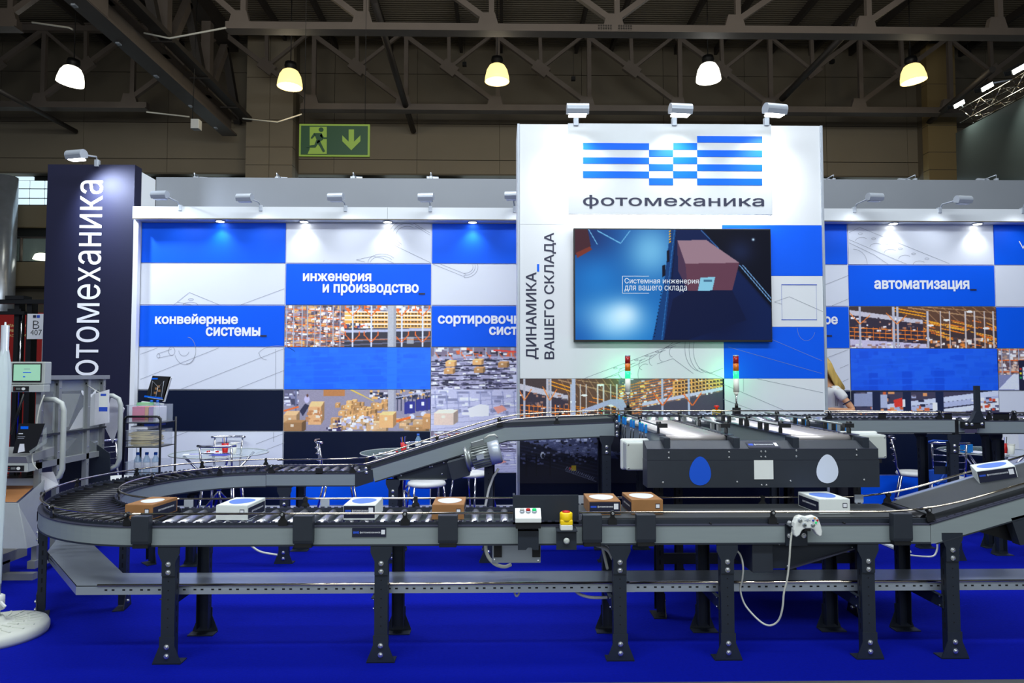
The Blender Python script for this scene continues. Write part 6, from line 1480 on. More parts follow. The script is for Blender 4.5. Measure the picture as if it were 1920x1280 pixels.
sheet(X0(1832, 7.6, .75), 7.6, .75, .2, .2, .3, 'paper', 'white crumpled papers beside the blue pack, right table'); sheet(X0(1868, 7.45, .75), 7.45, .75, .24, .1, -.1, 'paper', 'white sheet with red candies, right table')
for k in range(7): o = MB().obox((X0(1866, 7.45, .75)+random.uniform(-.1, .1), 7.45+random.uniform(-.04, .04), .762), (.03, .015, .014), Matrix.Rotation(k, 3, 'Z')).build('candy', 'red_plastic'); tag(o, 'red wrapped candy lying on the sheet of the right table', 'candy', 'candies on the right table')
xx = X0(1894, 7.9, .9); o = MB().prism([(xx-.13, .752), (xx+.1, .752), (xx+.09, .98), (xx-.15, .98)], 7.9, 7.91).build('laptop_lid', 'paper'); tag(o, 'pale upright leaflet board behind the cups of the right table', 'leaflet stand')
# blue bag hanging on the chair back
bx = X0(1762, 7.35, .6); t = thing('shopping_bag', 'blue bag with long handles hanging on the chair back', 'bag', (bx, 7.36, .45))
MB().prism([(bx-.15, .42), (bx+.16, .46), (bx+.15, .60), (bx-.14, .58)], 7.42, 7.45).build('bag_body', 'bag_blue', t, bevel=.008)
MB().tube([(bx-.12, 7.37, .88), (bx-.15, 7.36, .78), (bx-.14, 7.36, .6), (bx-.10, 7.36, .48), (bx-.02, 7.36, .44), (bx+.06, 7.37, .55), (bx+.13, 7.38, .75), (bx+.15, 7.38, .87)], .012, 6).build('strap', 'bag_blue', t)
MB().tube([(bx-.12, 7.37, .88), (bx-.05, 7.36, .9), (bx+.1, 7.36, .89), (bx+.15, 7.38, .87)], .012, 6).build('strap', 'bag_blue', t)
# ================================================================ trolley with bins
tx, ty = X0(281, 7.0, .8), 7.0; TW = .172
t = thing('serving_trolley', 'narrow black trolley with clear bins beside the navy column', 'trolley', (tx, ty, 0))
for sx in (-1, 1): MB().tube([(tx+sx*TW, ty-.16, .03), (tx+sx*TW, ty-.16, 1.17), (tx+sx*(TW-.02), ty-.16, 1.19)], .011, 8).build('post', 'black_plastic', t); MB().tube([(tx+sx*TW, ty+.16, .03), (tx+sx*TW, ty+.16, 1.17)], .011, 8).build('post', 'black_plastic', t)
MB().tube([(tx-TW, ty-.16, 1.16), (tx-TW+.03, ty-.16, 1.19), (tx+TW-.03, ty-.16, 1.19), (tx+TW, ty-.16, 1.16)], .011, 8).build('handle', 'black_plastic', t)
for z in (.60, .90, 1.13, .25):
    MB().box(tx-TW, tx+TW, ty-.16, ty+.16, z-.006, z).build('shelf', 'black_plastic', t)
    if z < 1.1: MB().tube([(tx-TW, ty-.165, z+.06), (tx+TW, ty-.165, z+.06)], .004, 6).build('guard_wire', 'black_plastic', t)
for sx in (-1, 1):
    for sy in (-1, 1): MB().lathe([(.025, -.012), (.025, .012)], (tx+sx*TW, ty+sy*.16, .025), 12, Matrix.Rotation(PI/2, 3, 'Y')).build('caster', 'black_plastic', t)
def bin_(z0, z1, lb, x0=tx-.16, x1=tx+.15):
    t_ = thing('storage_bin', lb, 'bin', ((x0+x1)/2, ty, z0), 'clear bins on the trolley')
    b = MB().box(x0, x1, ty-.14, ty-.136, z0, z1).box(x0, x1, ty+.136, ty+.14, z0, z1).box(x0, x0+.004, ty-.136, ty+.136, z0, z1).box(x1-.004, x1, ty-.136, ty+.136, z0, z1).box(x0, x1, ty-.14, ty+.14, z0, z0+.004)
    b.build('bin_walls', 'bin_plastic', t_); MB().box(x0-.008, x1+.008, ty-.148, ty-.14, z1-.01, z1).build('rim', 'bin_plastic', t_)
bin_(1.131, 1.30, 'clear bin with coloured packs on the trolley top'); bin_(.901, 1.06, 'clear bin full of yellow envelopes on the trolley middle shelf'); bin_(.601, .76, 'clear bin with water bottles on the lower trolley shelf')
for k, (a, c_, m, lb) in enumerate(((-.10, .02, 'pink', 'pink paper pack in the top bin'), (.02, .055, 'orange_paper', 'orange paper pack in the top bin'), (.057, .10, 'purple_paper', 'purple paper pack in the top bin'), (.102, .13, 'paper', 'cream paper pack in the top bin'))):
    o = MB().box(tx+a-.02, tx+c_-.022, ty-.12, ty+.1, 1.136, 1.28).build('paper_pack', m, bevel=.003); tag(o, lb, 'paper pack', 'paper packs in the top bin')
o = MB().box(tx-.15, tx-.03, ty+.02, ty+.12, 1.281, 1.315).build('green_pads', 'green_paper'); tag(o, 'light green paper pads lying on the pink pack', 'paper pad')
for k in range(16):
    o = MB().obox((tx-.03+random.uniform(-.015, .02), ty-.01, .908+k*.0085), (.21, .22, .007), Matrix.Rotation(random.uniform(-.08, .08), 3, 'Z') @ Matrix.Rotation(random.uniform(-.04, .04), 3, 'Y')).build('envelope', 'envelope'); tag(o, 'yellow padded envelope in the pile of the middle bin', 'envelope', 'yellow envelopes in the middle bin')
for k, lb in enumerate(('water bottle in the lower bin, leftmost', 'water bottle in the lower bin, centre', 'water bottle in the lower bin, right')): bottle(tx-.08+k*.085, ty-.07, .606, lb, .235, .034, 'bottles in the lower bin')
for k, lb in enumerate(('blue capped bottle standing behind the top bin, left', 'blue capped bottle standing behind the top bin, right')): bottle(tx-.05+k*.06, ty+.11, 1.136, lb, .20, .028, 'bottles behind the top bin')
o = MB().box(tx-.13, tx+.03, ty-.12, ty+.1, 1.062, 1.095).build('blue_white_box', 'paper', bevel=.002); tag(o, 'flat white box below the trolley top shelf', 'box'); o.location.z = 0
o = MB().box(tx+.0, tx+.10, ty-.125, ty+.1, 1.0955, 1.12).build('blue_pack', 'print_logo'); tag(o, 'flat blue pack on the white box below the trolley top', 'box')
# brochure holder
Yb = 7.18; t = thing('brochure_holder', 'black brochure in a tilted wire holder above the trolley', 'brochure holder', (X0(295, Yb, 1.35), Yb, 1.13))
P4 = [at(272, 748, Yb-.03), at(307, 752, Yb-.03), at(320, 706, Yb-.03), at(286, 704, Yb-.03)]
bb_ = MB().prism(P4, Yb-.03, Yb-.02).build('brochure', 'black_plastic', t)
MB().prism([at(307, 752, Yb), at(310, 753, Yb), at(323, 708, Yb), at(320, 706, Yb)], Yb-.03, Yb).build('side_plate', 'white_plastic', t)
MB().prism([at(268, 752, Yb), at(308, 756, Yb), at(305, 772, Yb), at(266, 768, Yb)], Yb-.03, Yb-.0).build('base_tray', 'white_plastic', t)
q = lambda a, c_: (at(a, c_, Yb-.045)[0], Yb-.045, at(a, c_, Yb-.045)[1])
for pts in ([q(283, 742), q(286, 714), q(297, 726), q(307, 714), q(302, 748)], [q(277, 745), q(306, 749)], [q(292, 744), q(296, 726)]): MB().tube(pts, .003, 5).build('wire', 'lamp_metal', t)
MB().prism([at(288, 708, Yb), at(299, 708, Yb), at(298, 711, Yb), at(287, 711, Yb)], Yb-.032, Yb-.03).build('logo_mark', 'logo_blue', bb_)
MB().prism([at(274, 741, Yb), at(308, 745, Yb), at(307, 748, Yb), at(273, 744, Yb)], Yb-.032, Yb-.03).build('blue_band', 'logo_blue', bb_)
for a, c_ in ((296, 728), (301, 732), (294, 736), (300, 724)): MB().prism([at(a-2.5, c_+2, Yb), at(a+2.5, c_+2.5, Yb), at(a+2.5, c_-2, Yb), at(a-2.5, c_-2, Yb)], Yb-.032, Yb-.03).build('picture_patch', 'kraft', bb_)
MB().tube([(X0(288, Yb, 1.2), Yb+.01, 1.13), (X0(288, Yb, 1.2), Yb+.01, 1.2)], .006, 6).build('stem', 'lamp_metal', t)

# ================================================================ grey weighing / sorting machine on the left
XM = -3.70; t = thing('measuring_machine', 'grey machine with screen, tube handles and clear panels, far left', 'machine', (XM, 5.7, 0))
mc = t
for yy in (5.77, 6.0, 6.42, 6.66):
    u = MB().box(XM-.02, XM+.02, yy-.02, yy+.02, .12, 1.55).build('upright', 'machine_grey', t)
    for z in (1.48, 1.30, .95, .80): inst('bolt', SBOLT, u, (XM+.02, yy, z), (0, 0, PI/2))
    b = MB(); 
    for z in (1.50,): b.add([(XM-.008, yy-.0206, z), (XM+.008, yy-.0206, z), (XM+.008, yy-.0206, z+.02), (XM-.008, yy-.0206, z+.02)], [(0,1,2,3)])
    b.build('hole', 'hole', u)
MB().box(XM-.03, XM+.035, 5.72, 6.72, 1.55, 1.585).box(XM-.03, XM-.02, 5.72, 6.72, 1.45, 1.55).build('top_rail', 'machine_grey', t)
MB().box(XM-.025, XM+.025, 5.75, 6.70, 1.095, 1.11).build('middle_rail', 'profile_dark', t); MB().box(XM-.02, XM+.02, 5.75, 6.70, .84, .89).build('lower_rail', 'machine_grey', t); MB().box(XM-.03, XM+.03, 5.72, 6.72, .06, .12).build('base_rail', 'machine_grey', t)
for a, c_ in ((5.79, 5.98), (6.02, 6.40), (6.44, 6.64)): MB().box(XM-.006, XM-.002, a, c_, .89, 1.54).build('clear_panel', 'acrylic', t)
for yy, z1_, z0_ in ((5.80, 1.39, .74), (6.66, 1.395, .72)):
    MB().tube([(XM+.02, yy, z1_), (XM+.10, yy, z1_), (XM+.155, yy, z1_-.03), (XM+.175, yy, z1_-.09), (XM+.175, yy, z0_+.09), (XM+.155, yy, z0_+.03), (XM+.10, yy, z0_), (XM+.02, yy, z0_)], .021, 12).build('tube_handle', 'machine_light', t)
xl_ = -4.7
hx = X0(84, 5.68, 1.6)
hb = MB().box(xl_, hx, 5.68, 5.765, ZP(720, 5.68, 60), ZP(678, 5.68, 60)).build('monitor_housing', 'machine_light', t, bevel=.006)
x0, z1 = at(24, 681, 5.675); x1, z0 = at(77, 716, 5.675); sc_ = MB().box(x0, x1, 5.672, 5.681, z0, z1).build('screen_frame', 'black_plastic', hb)
x0, z1 = at(26, 683, 5.67); x1, z0 = at(75, 713.5, 5.67); MB().box(x0, x1, 5.669, 5.672, z0, z1).build('screen', 'screen_green', hb)
for r in ((43, 697, 58, 698.5, 'logo_blue'), (43, 705, 47, 707, 'logo_blue'), (45, 691, 56, 692, 'line_grey')):
    x0, z1 = at(r[0], r[1], 5.668); x1, z0 = at(r[2], r[3], 5.668); MB().box(x0, x1, 5.6675, 5.669, z0, z1).build('screen_text', r[4], hb)
MB().box(xl_, X0(82, 5.66, 1.5), 5.66, 5.74, ZP(735, 5.66, 60), ZP(721, 5.66, 60)).build('instrument_bar', 'machine_light', t, bevel=.004)
def gauge(x0p, y0p, x1p, y1p, Y):
    x0, z1 = at(x0p, y0p, Y); x1, z0 = at(x1p, y1p, Y); g_ = MB().box(x0, x1, Y-.003, Y, z0, z1).build('gauge_plate', 'black_plastic', t)
    w_ = x1-x0; h_ = z1-z0; MB().box(x0+w_*.2, x0+w_*.48, Y-.004, Y-.003, z0+h_*.3, z0+h_*.7).build('display', 'cast_metal', g_)
    MB().prism([(x0+w_*.67+.12*w_*math.cos(a), z0+h_*.5+.28*h_*math.sin(a)) for a in [k*PI/8 for k in range(16)]], Y-.005, Y-.003).build('push_button', 'white_plastic', g_)
    for q_ in (.3, .68): MB().box(x0+w_*.07, x0+w_*.11, Y-.005, Y-.003, z0+h_*(q_-.06), z0+h_*(q_+.06)).build('red_lamp', 'red_plastic', g_)
gauge(25, 724, 54, 733.5, 5.658)
# chute block: back wall, slanted inner sheets, tray and lower instrument, hopper
MB().prism([at(100, 738, 6.62), at(150, 738, 6.62), at(128, 800, 6.62), at(98, 806, 6.62)], 6.62, 6.63).build('inner_sheet', 'machine_grey', t)
MB().prism([at(130, 806, 6.55), at(150, 770, 6.55), at(176, 738, 6.55), at(204, 730, 6.55), at(204, 792, 6.55)], 6.55, 6.56).build('inner_sheet', 'paper', t)
MB().prism([at(100, 905, 6.6), at(100, 850, 6.6), at(140, 806, 6.6), at(206, 850, 6.6), at(206, 905, 6.6)], 6.6, 6.61).build('inner_sheet', 'anthracite', t)
MB().box(xl_, xl_+.02, 5.8, 6.6, .3, 1.5).build('left_panel', 'hall_wall_dark', t)
MB().add([(-4.05, 5.9, .88), (XM-.1, 6.2, .86), (XM-.1, 6.45, 1.02), (-4.05, 6.5, 1.04)], [(0,1,2,3)]).build('dark_chute', 'anthracite', t)
dq = [(209, 738), (233, 766), (211, 830), (196, 800)]; MB().prism([at(a, c_, 6.8) for a, c_ in dq], 6.8, 6.81).build('white_side_sheet', 'paper', t)
MB().box(xl_, X0(55, 5.6, .9), 5.58, 5.68, ZP(885, 5.58, 40), ZP(868, 5.58, 40)).build('lower_instrument', 'machine_light', t, bevel=.004)
gauge(15, 872.5, 45, 883, 5.577)
MB().prism([(5.55, ZP(856, 5.55, 40)), (5.9, 1.0), (5.9, .93), (5.58, ZP(868, 5.58, 40))], xl_, X0(56, 5.6, .95), 'yz').build('sloping_tray', 'machine_grey', t)
pp = [at(34, 794, 5.55), at(82, 794, 5.55), at(62, 849, 5.55), at(22, 850, 5.55)]
bk = MB().prism(pp, 5.56, 5.566).build('black_booklet', 'black_plastic', t)
for r in ((39, 799, 53, 804, 'logo_blue'), (35, 812, 43, 813.5, 'ink_white'), (33, 818, 47, 819, 'line_grey'), (33, 821, 45, 822, 'line_grey')):
    x0, z1 = at(r[0], r[1], 5.559); x1, z0 = at(r[2], r[3], 5.559); MB().box(x0, x1, 5.558, 5.56, z0, z1).build('booklet_print', r[4], bk)
MB().prism([at(36, 832, 5.55), at(44, 832, 5.55), at(45, 846, 5.55), at(32, 849, 5.55)], 5.556, 5.56).build('booklet_print', 'ink_white', bk)
MB().tube([(at(42, 738, 5.66)[0], 5.68, at(42, 738, 5.66)[1]), (at(10, 815, 5.66)[0], 5.72, at(10, 815, 5.66)[1])], .01, 6).build('gas_strut', 'black_plastic', t)
MB().prism([at(60, 850, 5.52), at(90, 830, 5.52), at(90, 800, 5.52), at(84, 805, 5.52), at(82, 828, 5.52), at(58, 845, 5.52)], 5.5, 5.505).build('clear_guard', 'acrylic', t)
cable([(83, 740, 5.62), (74, 765, 5.6), (68, 800, 5.6), (61, 850, 5.6), (62, 868, 5.6), (70, 880, 5.62)], .005, 'cable_grey', 'thin_hose', None, par=t)
# white angular hopper box
hp = thing('hopper_box', 'white angular open hopper box below the machine, beside the curve', 'bin', (-3.95, 5.4, 0))
Yq = 5.32
def Q(a, c_, Y): xx, zz = at(a, c_, Y); return (xx, Y, zz)
f_ = [Q(-25, 943, Yq), Q(33, 943, Yq), Q(50, 1028, Yq), Q(-10, 1028, Yq)]
MB().prism([(v[0], v[2]) for v in f_], Yq, Yq+.012).build('front_wall', 'machine_light', hp)
MB().add([Q(33, 943, Yq), Q(50, 1028, Yq), Q(76, 1020, 5.75), Q(84, 898, 5.75)], [(0,1,2,3)]).build('right_wall', 'machine_light', hp)
MB().add([Q(6, 897, 5.85), Q(70, 896, 5.85), Q(70, 960, 5.85), Q(2, 960, 5.85)], [(0,1,2,3)]).build('back_wall', 'machine_light', hp)
MB().add([Q(70, 886, 5.8), Q(100, 884, 5.72), Q(110, 908, 5.72), Q(84, 920, 5.76)], [(0,1,2,3)]).build('right_flap', 'paper', hp)
MB().add([Q(-20, 940, 5.4), Q(30, 941, 5.4), Q(66, 910, 5.8), Q(10, 910, 5.8)], [(0,1,2,3)]).build('brown_floor', 'kraft_dark', hp)
MB().box(-4.4, -3.85, 5.4, 5.9, 0.12, .2).box(-4.4, -3.75, 5.34, 5.4, .14, .18).build('base_frame', 'machine_grey', hp)
MB().box(-4.6, -3.62, 5.62, 5.68, .0, .05).box(-4.6, -4.55, 5.4, 5.7, 0, .14).box(-3.9, -3.85, 5.4, 5.7, 0, .14).build('floor_bar', 'machine_grey', hp)
MB().add([Q(75, 955, 5.3), Q(79, 948, 5.3), Q(80, 951, 5.3), Q(76, 958, 5.3)], [(0,1,2,3)]) 
# blank code sticker card hanging on the frame
st_ = thing('sticker_card', 'small white and blue card hanging on the machine frame', 'card', (X0(194, 5.7, 1.4), 6.3, 1.3))
x0, z1 = at(186, 736, 6.3); x1, z0 = at(201.5, 763, 6.3); MB().box(x0, x1, 6.3, 6.303, z0, z1).build('card', 'white_plastic', st_)
x0, z1 = at(185.5, 763, 6.3); x1, z0 = at(201, 771, 6.3); MB().box(x0, x1, 6.299, 6.303, z0, z1).build('blue_foot', 'print_logo', st_)
x0, z1 = at(189, 738, 6.3); x1, z0 = at(199, 742, 6.3); MB().box(x0, x1, 6.298, 6.3, z0, z1).build('logo_mark', 'print_logo', st_)
MB().tube([(x0, 6.31, z1), (XM, 6.40, z1+.08)], .003, 5).build('string', 'cable_grey', st_)
b = MB()
for k in range(3):
    for j in range(4): b.prism([at(183+j*3.6, 775+k*4+j*2.4, 6.6), at(186+j*3.6, 776.6+k*4+j*2.4, 6.6), at(186+j*3.6, 778+k*4+j*2.4, 6.6), at(183+j*3.6, 776.6+k*4+j*2.4, 6.6)], 6.598, 6.6)
o = b.build('striped_emblem', 'print_logo', mc); o['kind'] = 'stuff'

# ================================================================ behind on the left: mast truck, red stand, number sign
Yf = 9.2; t = thing('stacker_truck', 'black mast of a lift truck in front of the red wall, far left', 'lift truck', (X0(40, Yf, 1), Yf, 0))
for a, c_ in ((23, 32), (46, 56)): MB().box(X0(a, Yf, 1.6), X0(c_, Yf, 1.6), Yf, Yf+.12, .1, ZP(562, Yf, 40)).build('mast_post', 'black_plastic', t)
MB().box(X0(-60, Yf, 2.5), X0(87, Yf, 2.5), Yf-.05, Yf, ZP(570, Yf, 40), ZP(562, Yf, 40)).box(X0(-60, Yf, 2.3), X0(50, Yf, 2.3), Yf-.05, Yf, ZP(590, Yf, 40), ZP(584, Yf, 40)).build('cross_bar', 'black_plastic', t)
MB().box(X0(15, Yf, 2.5), X0(50, Yf, 2.5), Yf-.06, Yf+.1, ZP(562, Yf, 40), ZP(555, Yf, 40)).box(X0(17, Yf, 2.4), X0(42, Yf, 2.4), Yf-.03, Yf+.06, ZP(584, Yf, 40), ZP(579, Yf, 40)).build('head_plate', 'black_plastic', t)
MB().tube([(X0(38.5, Yf, 2), Yf, ZP(585, Yf, 40)), (X0(37, Yf, 1.6), Yf, ZP(678, Yf, 40)), (X0(37, Yf, 1.6), Yf, .3)], .015, 8).build('lift_cylinder', 'chrome', t)
MB().box(X0(15, Yf, .3), X0(60, Yf, .3), Yf-.5, Yf+.5, .06, .3).build('truck_base', 'black_plastic', t)
x0, z1 = at(51.5, 588, 9.1); x1, z0 = at(85, 635.5, 9.1)
t = thing('number_sign', 'white stand number sign reading B 407 beside the navy column', 'sign', (x0, 9.1, z0))
MB().box(x0, x1, 9.1, 9.11, z0, z1).tube([((x0+x1)/2+.08, 9.12, 0), ((x0+x1)/2+.08, 9.12, z1)], .012, 6).build('board', 'white_panel', t)
text_px('lettering', 'B', (62, 601, 73.5, 616), 9.097, 'black_plastic', t, .02); text_px('lettering', '407', (57, 618, 78, 628), 9.097, 'black_plastic', t, .008)
for a, m in ((62, 'text_navy'), (69, 'print_logo')): x0, z1 = at(a, 590.5, 9.097); x1, z0 = at(a+5.5, 595.5, 9.097); MB().box(x0, x1, 9.096, 9.1, z0, z1).build('logo_mark', m, t)
Yr = 11.5; t = thing('red_stand_wall', 'red wall of another stand with cream lettering, far left', 'wall panel', (X0(0, Yr, 1), Yr, 0))
MB().box(X0(-120, Yr, 1), X0(100, Yr, 1), Yr, Yr+.1, 0, ZP(586, Yr, 40)).build('panel', 'red_wall', t)
for s_, a, c_, e in (('ЗАПАСНЫЕ ЧАСТИ', 10.5, 607.5, 62), ('СЕРВИСНОЕ', 10.5, 617, 45), ('TRADE-IN ЛИЗИНГ', 10.5, 626, 65)):
    text_px('lettering', s_, (a, c_, e, c_+5.2), Yr-.003, 'envelope', t, .01)
# tall fabric wrapped parasol with round base at the left edge
pcx, pcy = onz(-9, 1192); t = thing('parasol', 'closed parasol in pale cover on a white round base, left edge', 'parasol', (pcx, pcy, 0))
prof = [(.275, 0), (.282, .02), (.282, .045), (.27, .066), (.23, .074), (.12, .082), (.05, .09), (.04, .12)]
bs = MB().lathe(prof, (pcx, pcy, 0), 48).build('base', 'base_plastic', t)
b = MB()
for k in range(20):
    a = 2*PI*k/20
    for r0_, r1_ in ((.10, .16), (.175, .24)):
        aa = a+(.15 if r0_ > .15 else 0); z0_ = .085-.02*(r0_-.1)/.17; b.beam((pcx+r0_*math.cos(aa), pcy+r0_*math.sin(aa), .083 if r0_ < .15 else .079), (pcx+r1_*math.cos(aa+.12), pcy+r1_*math.sin(aa+.12), .081 if r0_ < .15 else .071), .012, .012)
o = b.build('base_ribs', 'base_plastic', bs); o['kind'] = 'stuff'
MB().tube([(pcx, pcy, .08), (pcx, pcy, 1.9)], .022, 12).build('pole', 'lamp_metal', t)
MB().lathe([(.045, .16), (.045, .24), (.03, .25)], (pcx, pcy, 0), 16).build('pole_clamp', 'white_plastic', t); MB().beam((pcx+.04, pcy-.02, .21), (pcx+.075, pcy-.03, .185), .012, .012).build('clamp_screw', 'white_plastic', t)
vs = []; fs = []; n = 36; rows = [(.30, .03), (.32, .036), (.5, .040), (.8, .046), (1.1, .055), (1.35, .062), (1.56, .062), (1.66, .052), (1.76, .030), (1.84, .016), (1.92, .006)]
for z, r_ in rows:
    for k in range(n): a = 2*PI*k/n; rr_ = .62*r_*(1+.10*math.sin(5*a+z*3)+.05*math.sin(9*a-z*5)); vs.append((pcx+rr_*math.cos(a), pcy+rr_*math.sin(a), z))
for i in range(len(rows)-1):
    for k in range(n): fs.append((i*n+k, i*n+(k+1) % n, (i+1)*n+(k+1) % n, (i+1)*n+k))
fs.append(list(range(n))[::-1]); fs.append([(len(rows)-1)*n+k for k in range(n)])
MB().add(vs, fs, 0, True).build('fabric_cover', 'cover_cloth', t)

# ================================================================ person behind the tower
def skin(name, pts, edges, m, parent, loc, sub=2):
    me = bpy.data.meshes.new(name); me.from_pydata([p[:3] for p in pts], edges, []); me.update()
    o = bpy.data.objects.new(name, me); COL.objects.link(o); o.modifiers.new('s', 'SKIN'); sd = o.modifiers.new('u', 'SUBSURF'); sd.levels = sub; sd.render_levels = sub
    for i, p in enumerate(pts):
        r = p[3] if isinstance(p[3], tuple) else (p[3], p[3]); me.skin_vertices[0].data[i].radius = r; me.skin_vertices[0].data[i].use_root = (i == 0)
    dg = bpy.context.evaluated_depsgraph_get(); nm = bpy.data.meshes.new_from_object(o.evaluated_get(dg)); bpy.data.objects.remove(o)
    nm.materials.clear(); nm.materials.append(MATS[m]); nm.polygons.foreach_set('use_smooth', [True]*len(nm.polygons))
    ob = bpy.data.objects.new(name, nm); COL.objects.link(ob); ob.parent = parent; ORIG[ob.name] = Vector(loc); return ob
wx, wy = X0(1554, 7.75, 1.3), 7.75
pn = thing('person', 'blond woman in white short-sleeved top leaning forward behind the tower edge', 'person', (wx, wy, 0))
# faces -X, leaning; local coordinates: x forward is negative
B_ = [(.10, 0, .98, (.11, .13)), (.08, 0, 1.10, (.09, .11)), (.04, 0, 1.25, (.085, .12)), (.0, 0, 1.37, (.07, .11)), (-.02, 0, 1.46, .05), (-.045, 0, 1.54, .048),   # 0-5 spine, neck
      (.02, -.16, 1.375, .034), (.095, -.215, 1.27, .038), (.15, -.25, 1.17, .036), (.02, -.27, 1.175, .032), (-.09, -.28, 1.19, .024),   # 6-10 near arm
      (.02, .165, 1.38, .040), (.0, .22, 1.26, .038), (.0, .24, 1.17, .036), (-.10, .12, 1.18, .030), (-.18, .04, 1.19, .024),      # 11-15 far arm
      (.10, -.09, .90, .095), (.09, -.10, .52, .06), (.11, -.10, .10, .04), (.0, -.11, .035, .03), (.10, .09, .90, .095), (.09, .10, .52, .06), (.11, .10, .10, .04), (.0, .11, .035, .03)]
E_ = [(0,1),(1,2),(2,3),(3,4),(4,5),(3,6),(6,7),(7,8),(8,9),(9,10),(3,11),(11,12),(12,13),(13,14),(14,15),(0,16),(16,17),(17,18),(18,19),(0,20),(20,21),(21,22),(22,23)]
def hand(base, i0, dirx, diry, side):
    global B_, E_
    bx_, by_, bz_ = base; p = len(B_); B_.append((bx_+dirx*.05, by_+diry*.05, bz_, (.024, .018))); E_.append((i0, p))
    for k, (off, ln) in enumerate(((-.024, .062), (-.008, .07), (.008, .066), (.023, .052))):
        q0_ = len(B_); ox, oy = -diry*off, dirx*off
        B_.append((bx_+dirx*.09+ox, by_+diry*.09+oy, bz_, .009)); B_.append((bx_+dirx*(.09+ln*.5)+ox, by_+diry*(.09+ln*.5)+oy, bz_-.008, .008)); B_.append((bx_+dirx*(.09+ln*.85)+ox, by_+diry*(.09+ln*.85)+oy, bz_-.026, .007))
        E_ += [(p, q0_), (q0_, q0_+1), (q0_+1, q0_+2)]
    q0_ = len(B_); ox, oy = -diry*side, dirx*side
    B_.append((bx_+dirx*.05+ox*.032, by_+diry*.05+oy*.032, bz_-.004, .010)); B_.append((bx_+dirx*.085+ox*.042, by_+diry*.085+oy*.042, bz_-.012, .008)); E_ += [(p, q0_), (q0_, q0_+1)]
hand((-.09, -.28, 1.19), 10, -.97, .24, -1); hand((-.18, .04, 1.19), 15, -.9, -.43, 1)
pn.location.z = .03
body = skin('body', B_, E_, 'skin', pn, (wx, wy, 0))
SH = [(.10, 0, .96, (.145, .165)), (.08, 0, 1.10, (.125, .145)), (.04, 0, 1.25, (.115, .15)), (.0, 0, 1.37, (.10, .15)), (-.02, 0, 1.425, .07), (.02, -.165, 1.385, .058), (.085, -.21, 1.285, .054), (.02, .165, 1.385, .058), (.0, .215, 1.27, .06)]
skin('white_top', SH, [(0,1),(1,2),(2,3),(3,4),(3,5),(5,6),(3,7),(7,8)], 'shirt', pn, (wx, wy, 0))
TR = [(.10, 0, .97, (.145, .165)), (.10, -.09, .88, .11), (.09, -.10, .52, .075), (.11, -.10, .12, .06), (.10, .09, .88, .11), (.09, .10, .52, .075), (.11, .10, .12, .06)]
skin('trousers', TR, [(0,1),(1,2),(2,3),(0,4),(4,5),(5,6)], 'trousers', pn, (wx, wy, 0))
# shoes
for sy in (-.10, .11): MB().prism([(wx-.14, .0), (wx+.16, 0), (wx+.16, .07), (wx+.06, .09), (wx-.12, .04)], wy+sy-.04, wy+sy+.04).build('shoe', 'black_plastic', pn, bevel=.012)
# head: facing -X, tilted down
hc = Vector((wx-.075, wy-.01, 1.635)); RH = Matrix.Rotation(-.38, 3, 'Y')
def ell_(name, c_, r, m, par, n=20, rows=14, warp=None):
    vs = []; fs = []
    for i in range(rows+1):
        th = PI*i/rows
        for k in range(n):
            a = 2*PI*k/n; v = Vector((r[0]*math.sin(th)*math.cos(a), r[1]*math.sin(th)*math.sin(a), r[2]*math.cos(th)))
            if warp: v = warp(v)
            vs.append(tuple(hc + RH @ (Vector(c_) + v)))
    for i in range(rows):
        for k in range(n): fs.append((i*n+k, (i+1)*n+k, (i+1)*n+(k+1) % n, i*n+(k+1) % n))
    return MB().add(vs, fs, 0, True).build(name, m, par)
def jaw(v):
    t_ = max(0, -v.z/.115); v = v.copy(); v.y *= 1-.35*t_; v.x = v.x*(1-.25*t_)-.012*t_
    if abs(v.y) < .02 and v.x < -.05: v.x -= .022*math.exp(-((v.z+.02)/.022)**2)*(1-abs(v.y)/.02)
    return v
hd_ = ell_('head', (0, 0, 0), (.092, .075, .115), 'skin', pn, 28, 22, jaw)
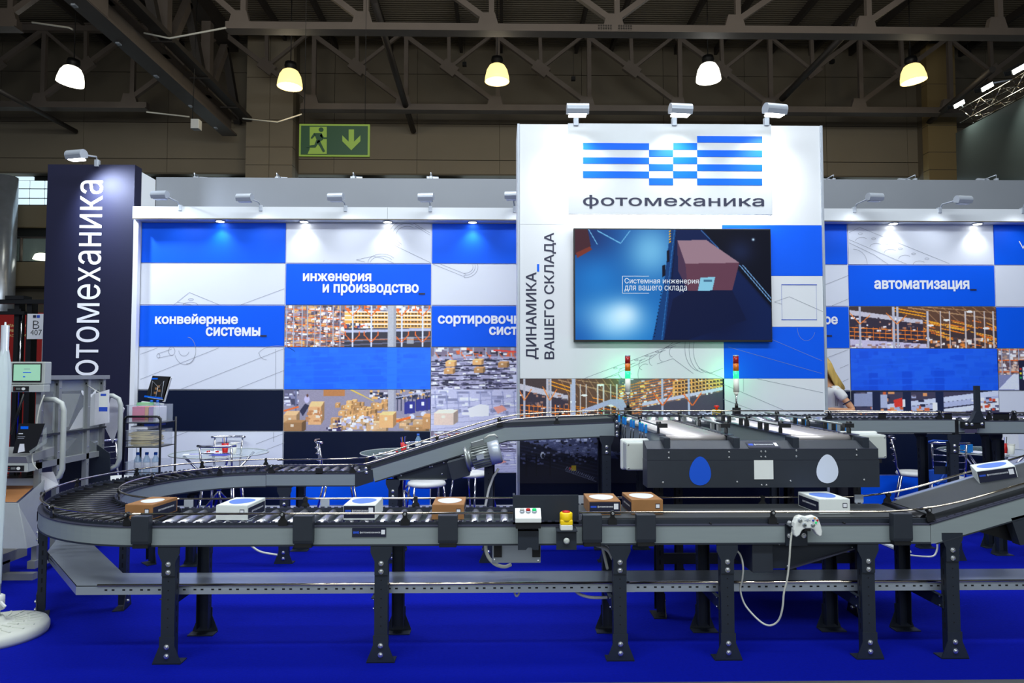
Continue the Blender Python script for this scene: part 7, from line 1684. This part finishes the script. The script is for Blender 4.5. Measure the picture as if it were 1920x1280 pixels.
for sy in (-1, 1):
    ell_('ear', (.012, sy*.073, -.01), (.018, .009, .030), 'skin', hd_, 10, 8); ell_('eye', (-.078, sy*.030, .008), (.009, .012, .008), 'eye_white', hd_, 10, 8); ell_('iris', (-.0855, sy*.030, .006), (.004, .006, .006), 'eye_dark', hd_, 8, 6)
    ell_('eyebrow', (-.083, sy*.031, .030), (.006, .018, .004), 'hair', hd_, 8, 6)
ell_('mouth', (-.086, 0, -.062), (.007, .022, .006), 'lips', hd_, 10, 6)
ell_('hair_cap', (.014, 0, .022), (.098, .086, .108), 'hair', pn, 24, 16, lambda v: Vector((v.x, v.y, max(v.z, -.05-.6*v.x if v.x > -.04 else .045+(-.04-v.x)*.2))))
b = MB()
for k in range(26):
    yy = -.078+.156*k/25; ph = k*.7
    s0 = hc + RH @ Vector((.055+.03*math.cos(yy*20), yy, .03)); P = [s0, s0+Vector((.04, -.01*math.sin(ph), -.08)), s0+Vector((.085+.01*math.sin(ph), -.02, -.18)), s0+Vector((.13+.02*math.sin(ph), -.03, -.28-.02*math.cos(ph)))]
    b.tube(P, [.010, .014, .016, .013, .004], 6)
for k in range(10):
    s0 = hc + RH @ Vector((.02+.006*k, -.082, .02)); b.tube([hc + RH @ Vector((.01+.005*k, -.05, .092)), s0, s0+Vector((.03, -.012, -.09)), s0+Vector((.075, -.02, -.19)), s0+Vector((.12, -.03, -.27))], [.008, .012, .013, .011, .003], 6)
o = b.build('long_hair', 'hair', pn); o['kind'] = 'stuff'
b = MB()
for k in range(3): b.tube([(wx+.00+k*.014, wy-.115-.02, 1.43), (wx-.005+k*.014, wy-.175, 1.33), (wx-.01+k*.012, wy-.17, 1.22)], .002, 4)
b.build('top_stripes', 'text_navy', pn)
_d = Vector((.055, -.032, -.1)).normalized(); _a = _d.cross(Vector((0, 1, 0))).normalized(); _b = _d.cross(_a); _c = Vector((wx+.098, wy-.217, 1.262))
MB().tube([_c+(_a*math.cos(2*PI*k/18)+_b*math.sin(2*PI*k/18))*.046 for k in range(18)], .006, 6, closed=True).build('sleeve_trim', 'text_navy', pn)
o = MB().obox((wx-.21, wy-.12, 1.165), (.16, .22, .02), Matrix.Rotation(.2, 3, 'Z')).build('notebook', 'print_logo', bevel=.003); tag(o, 'blue notebook in the hands of the blond woman', 'notebook')
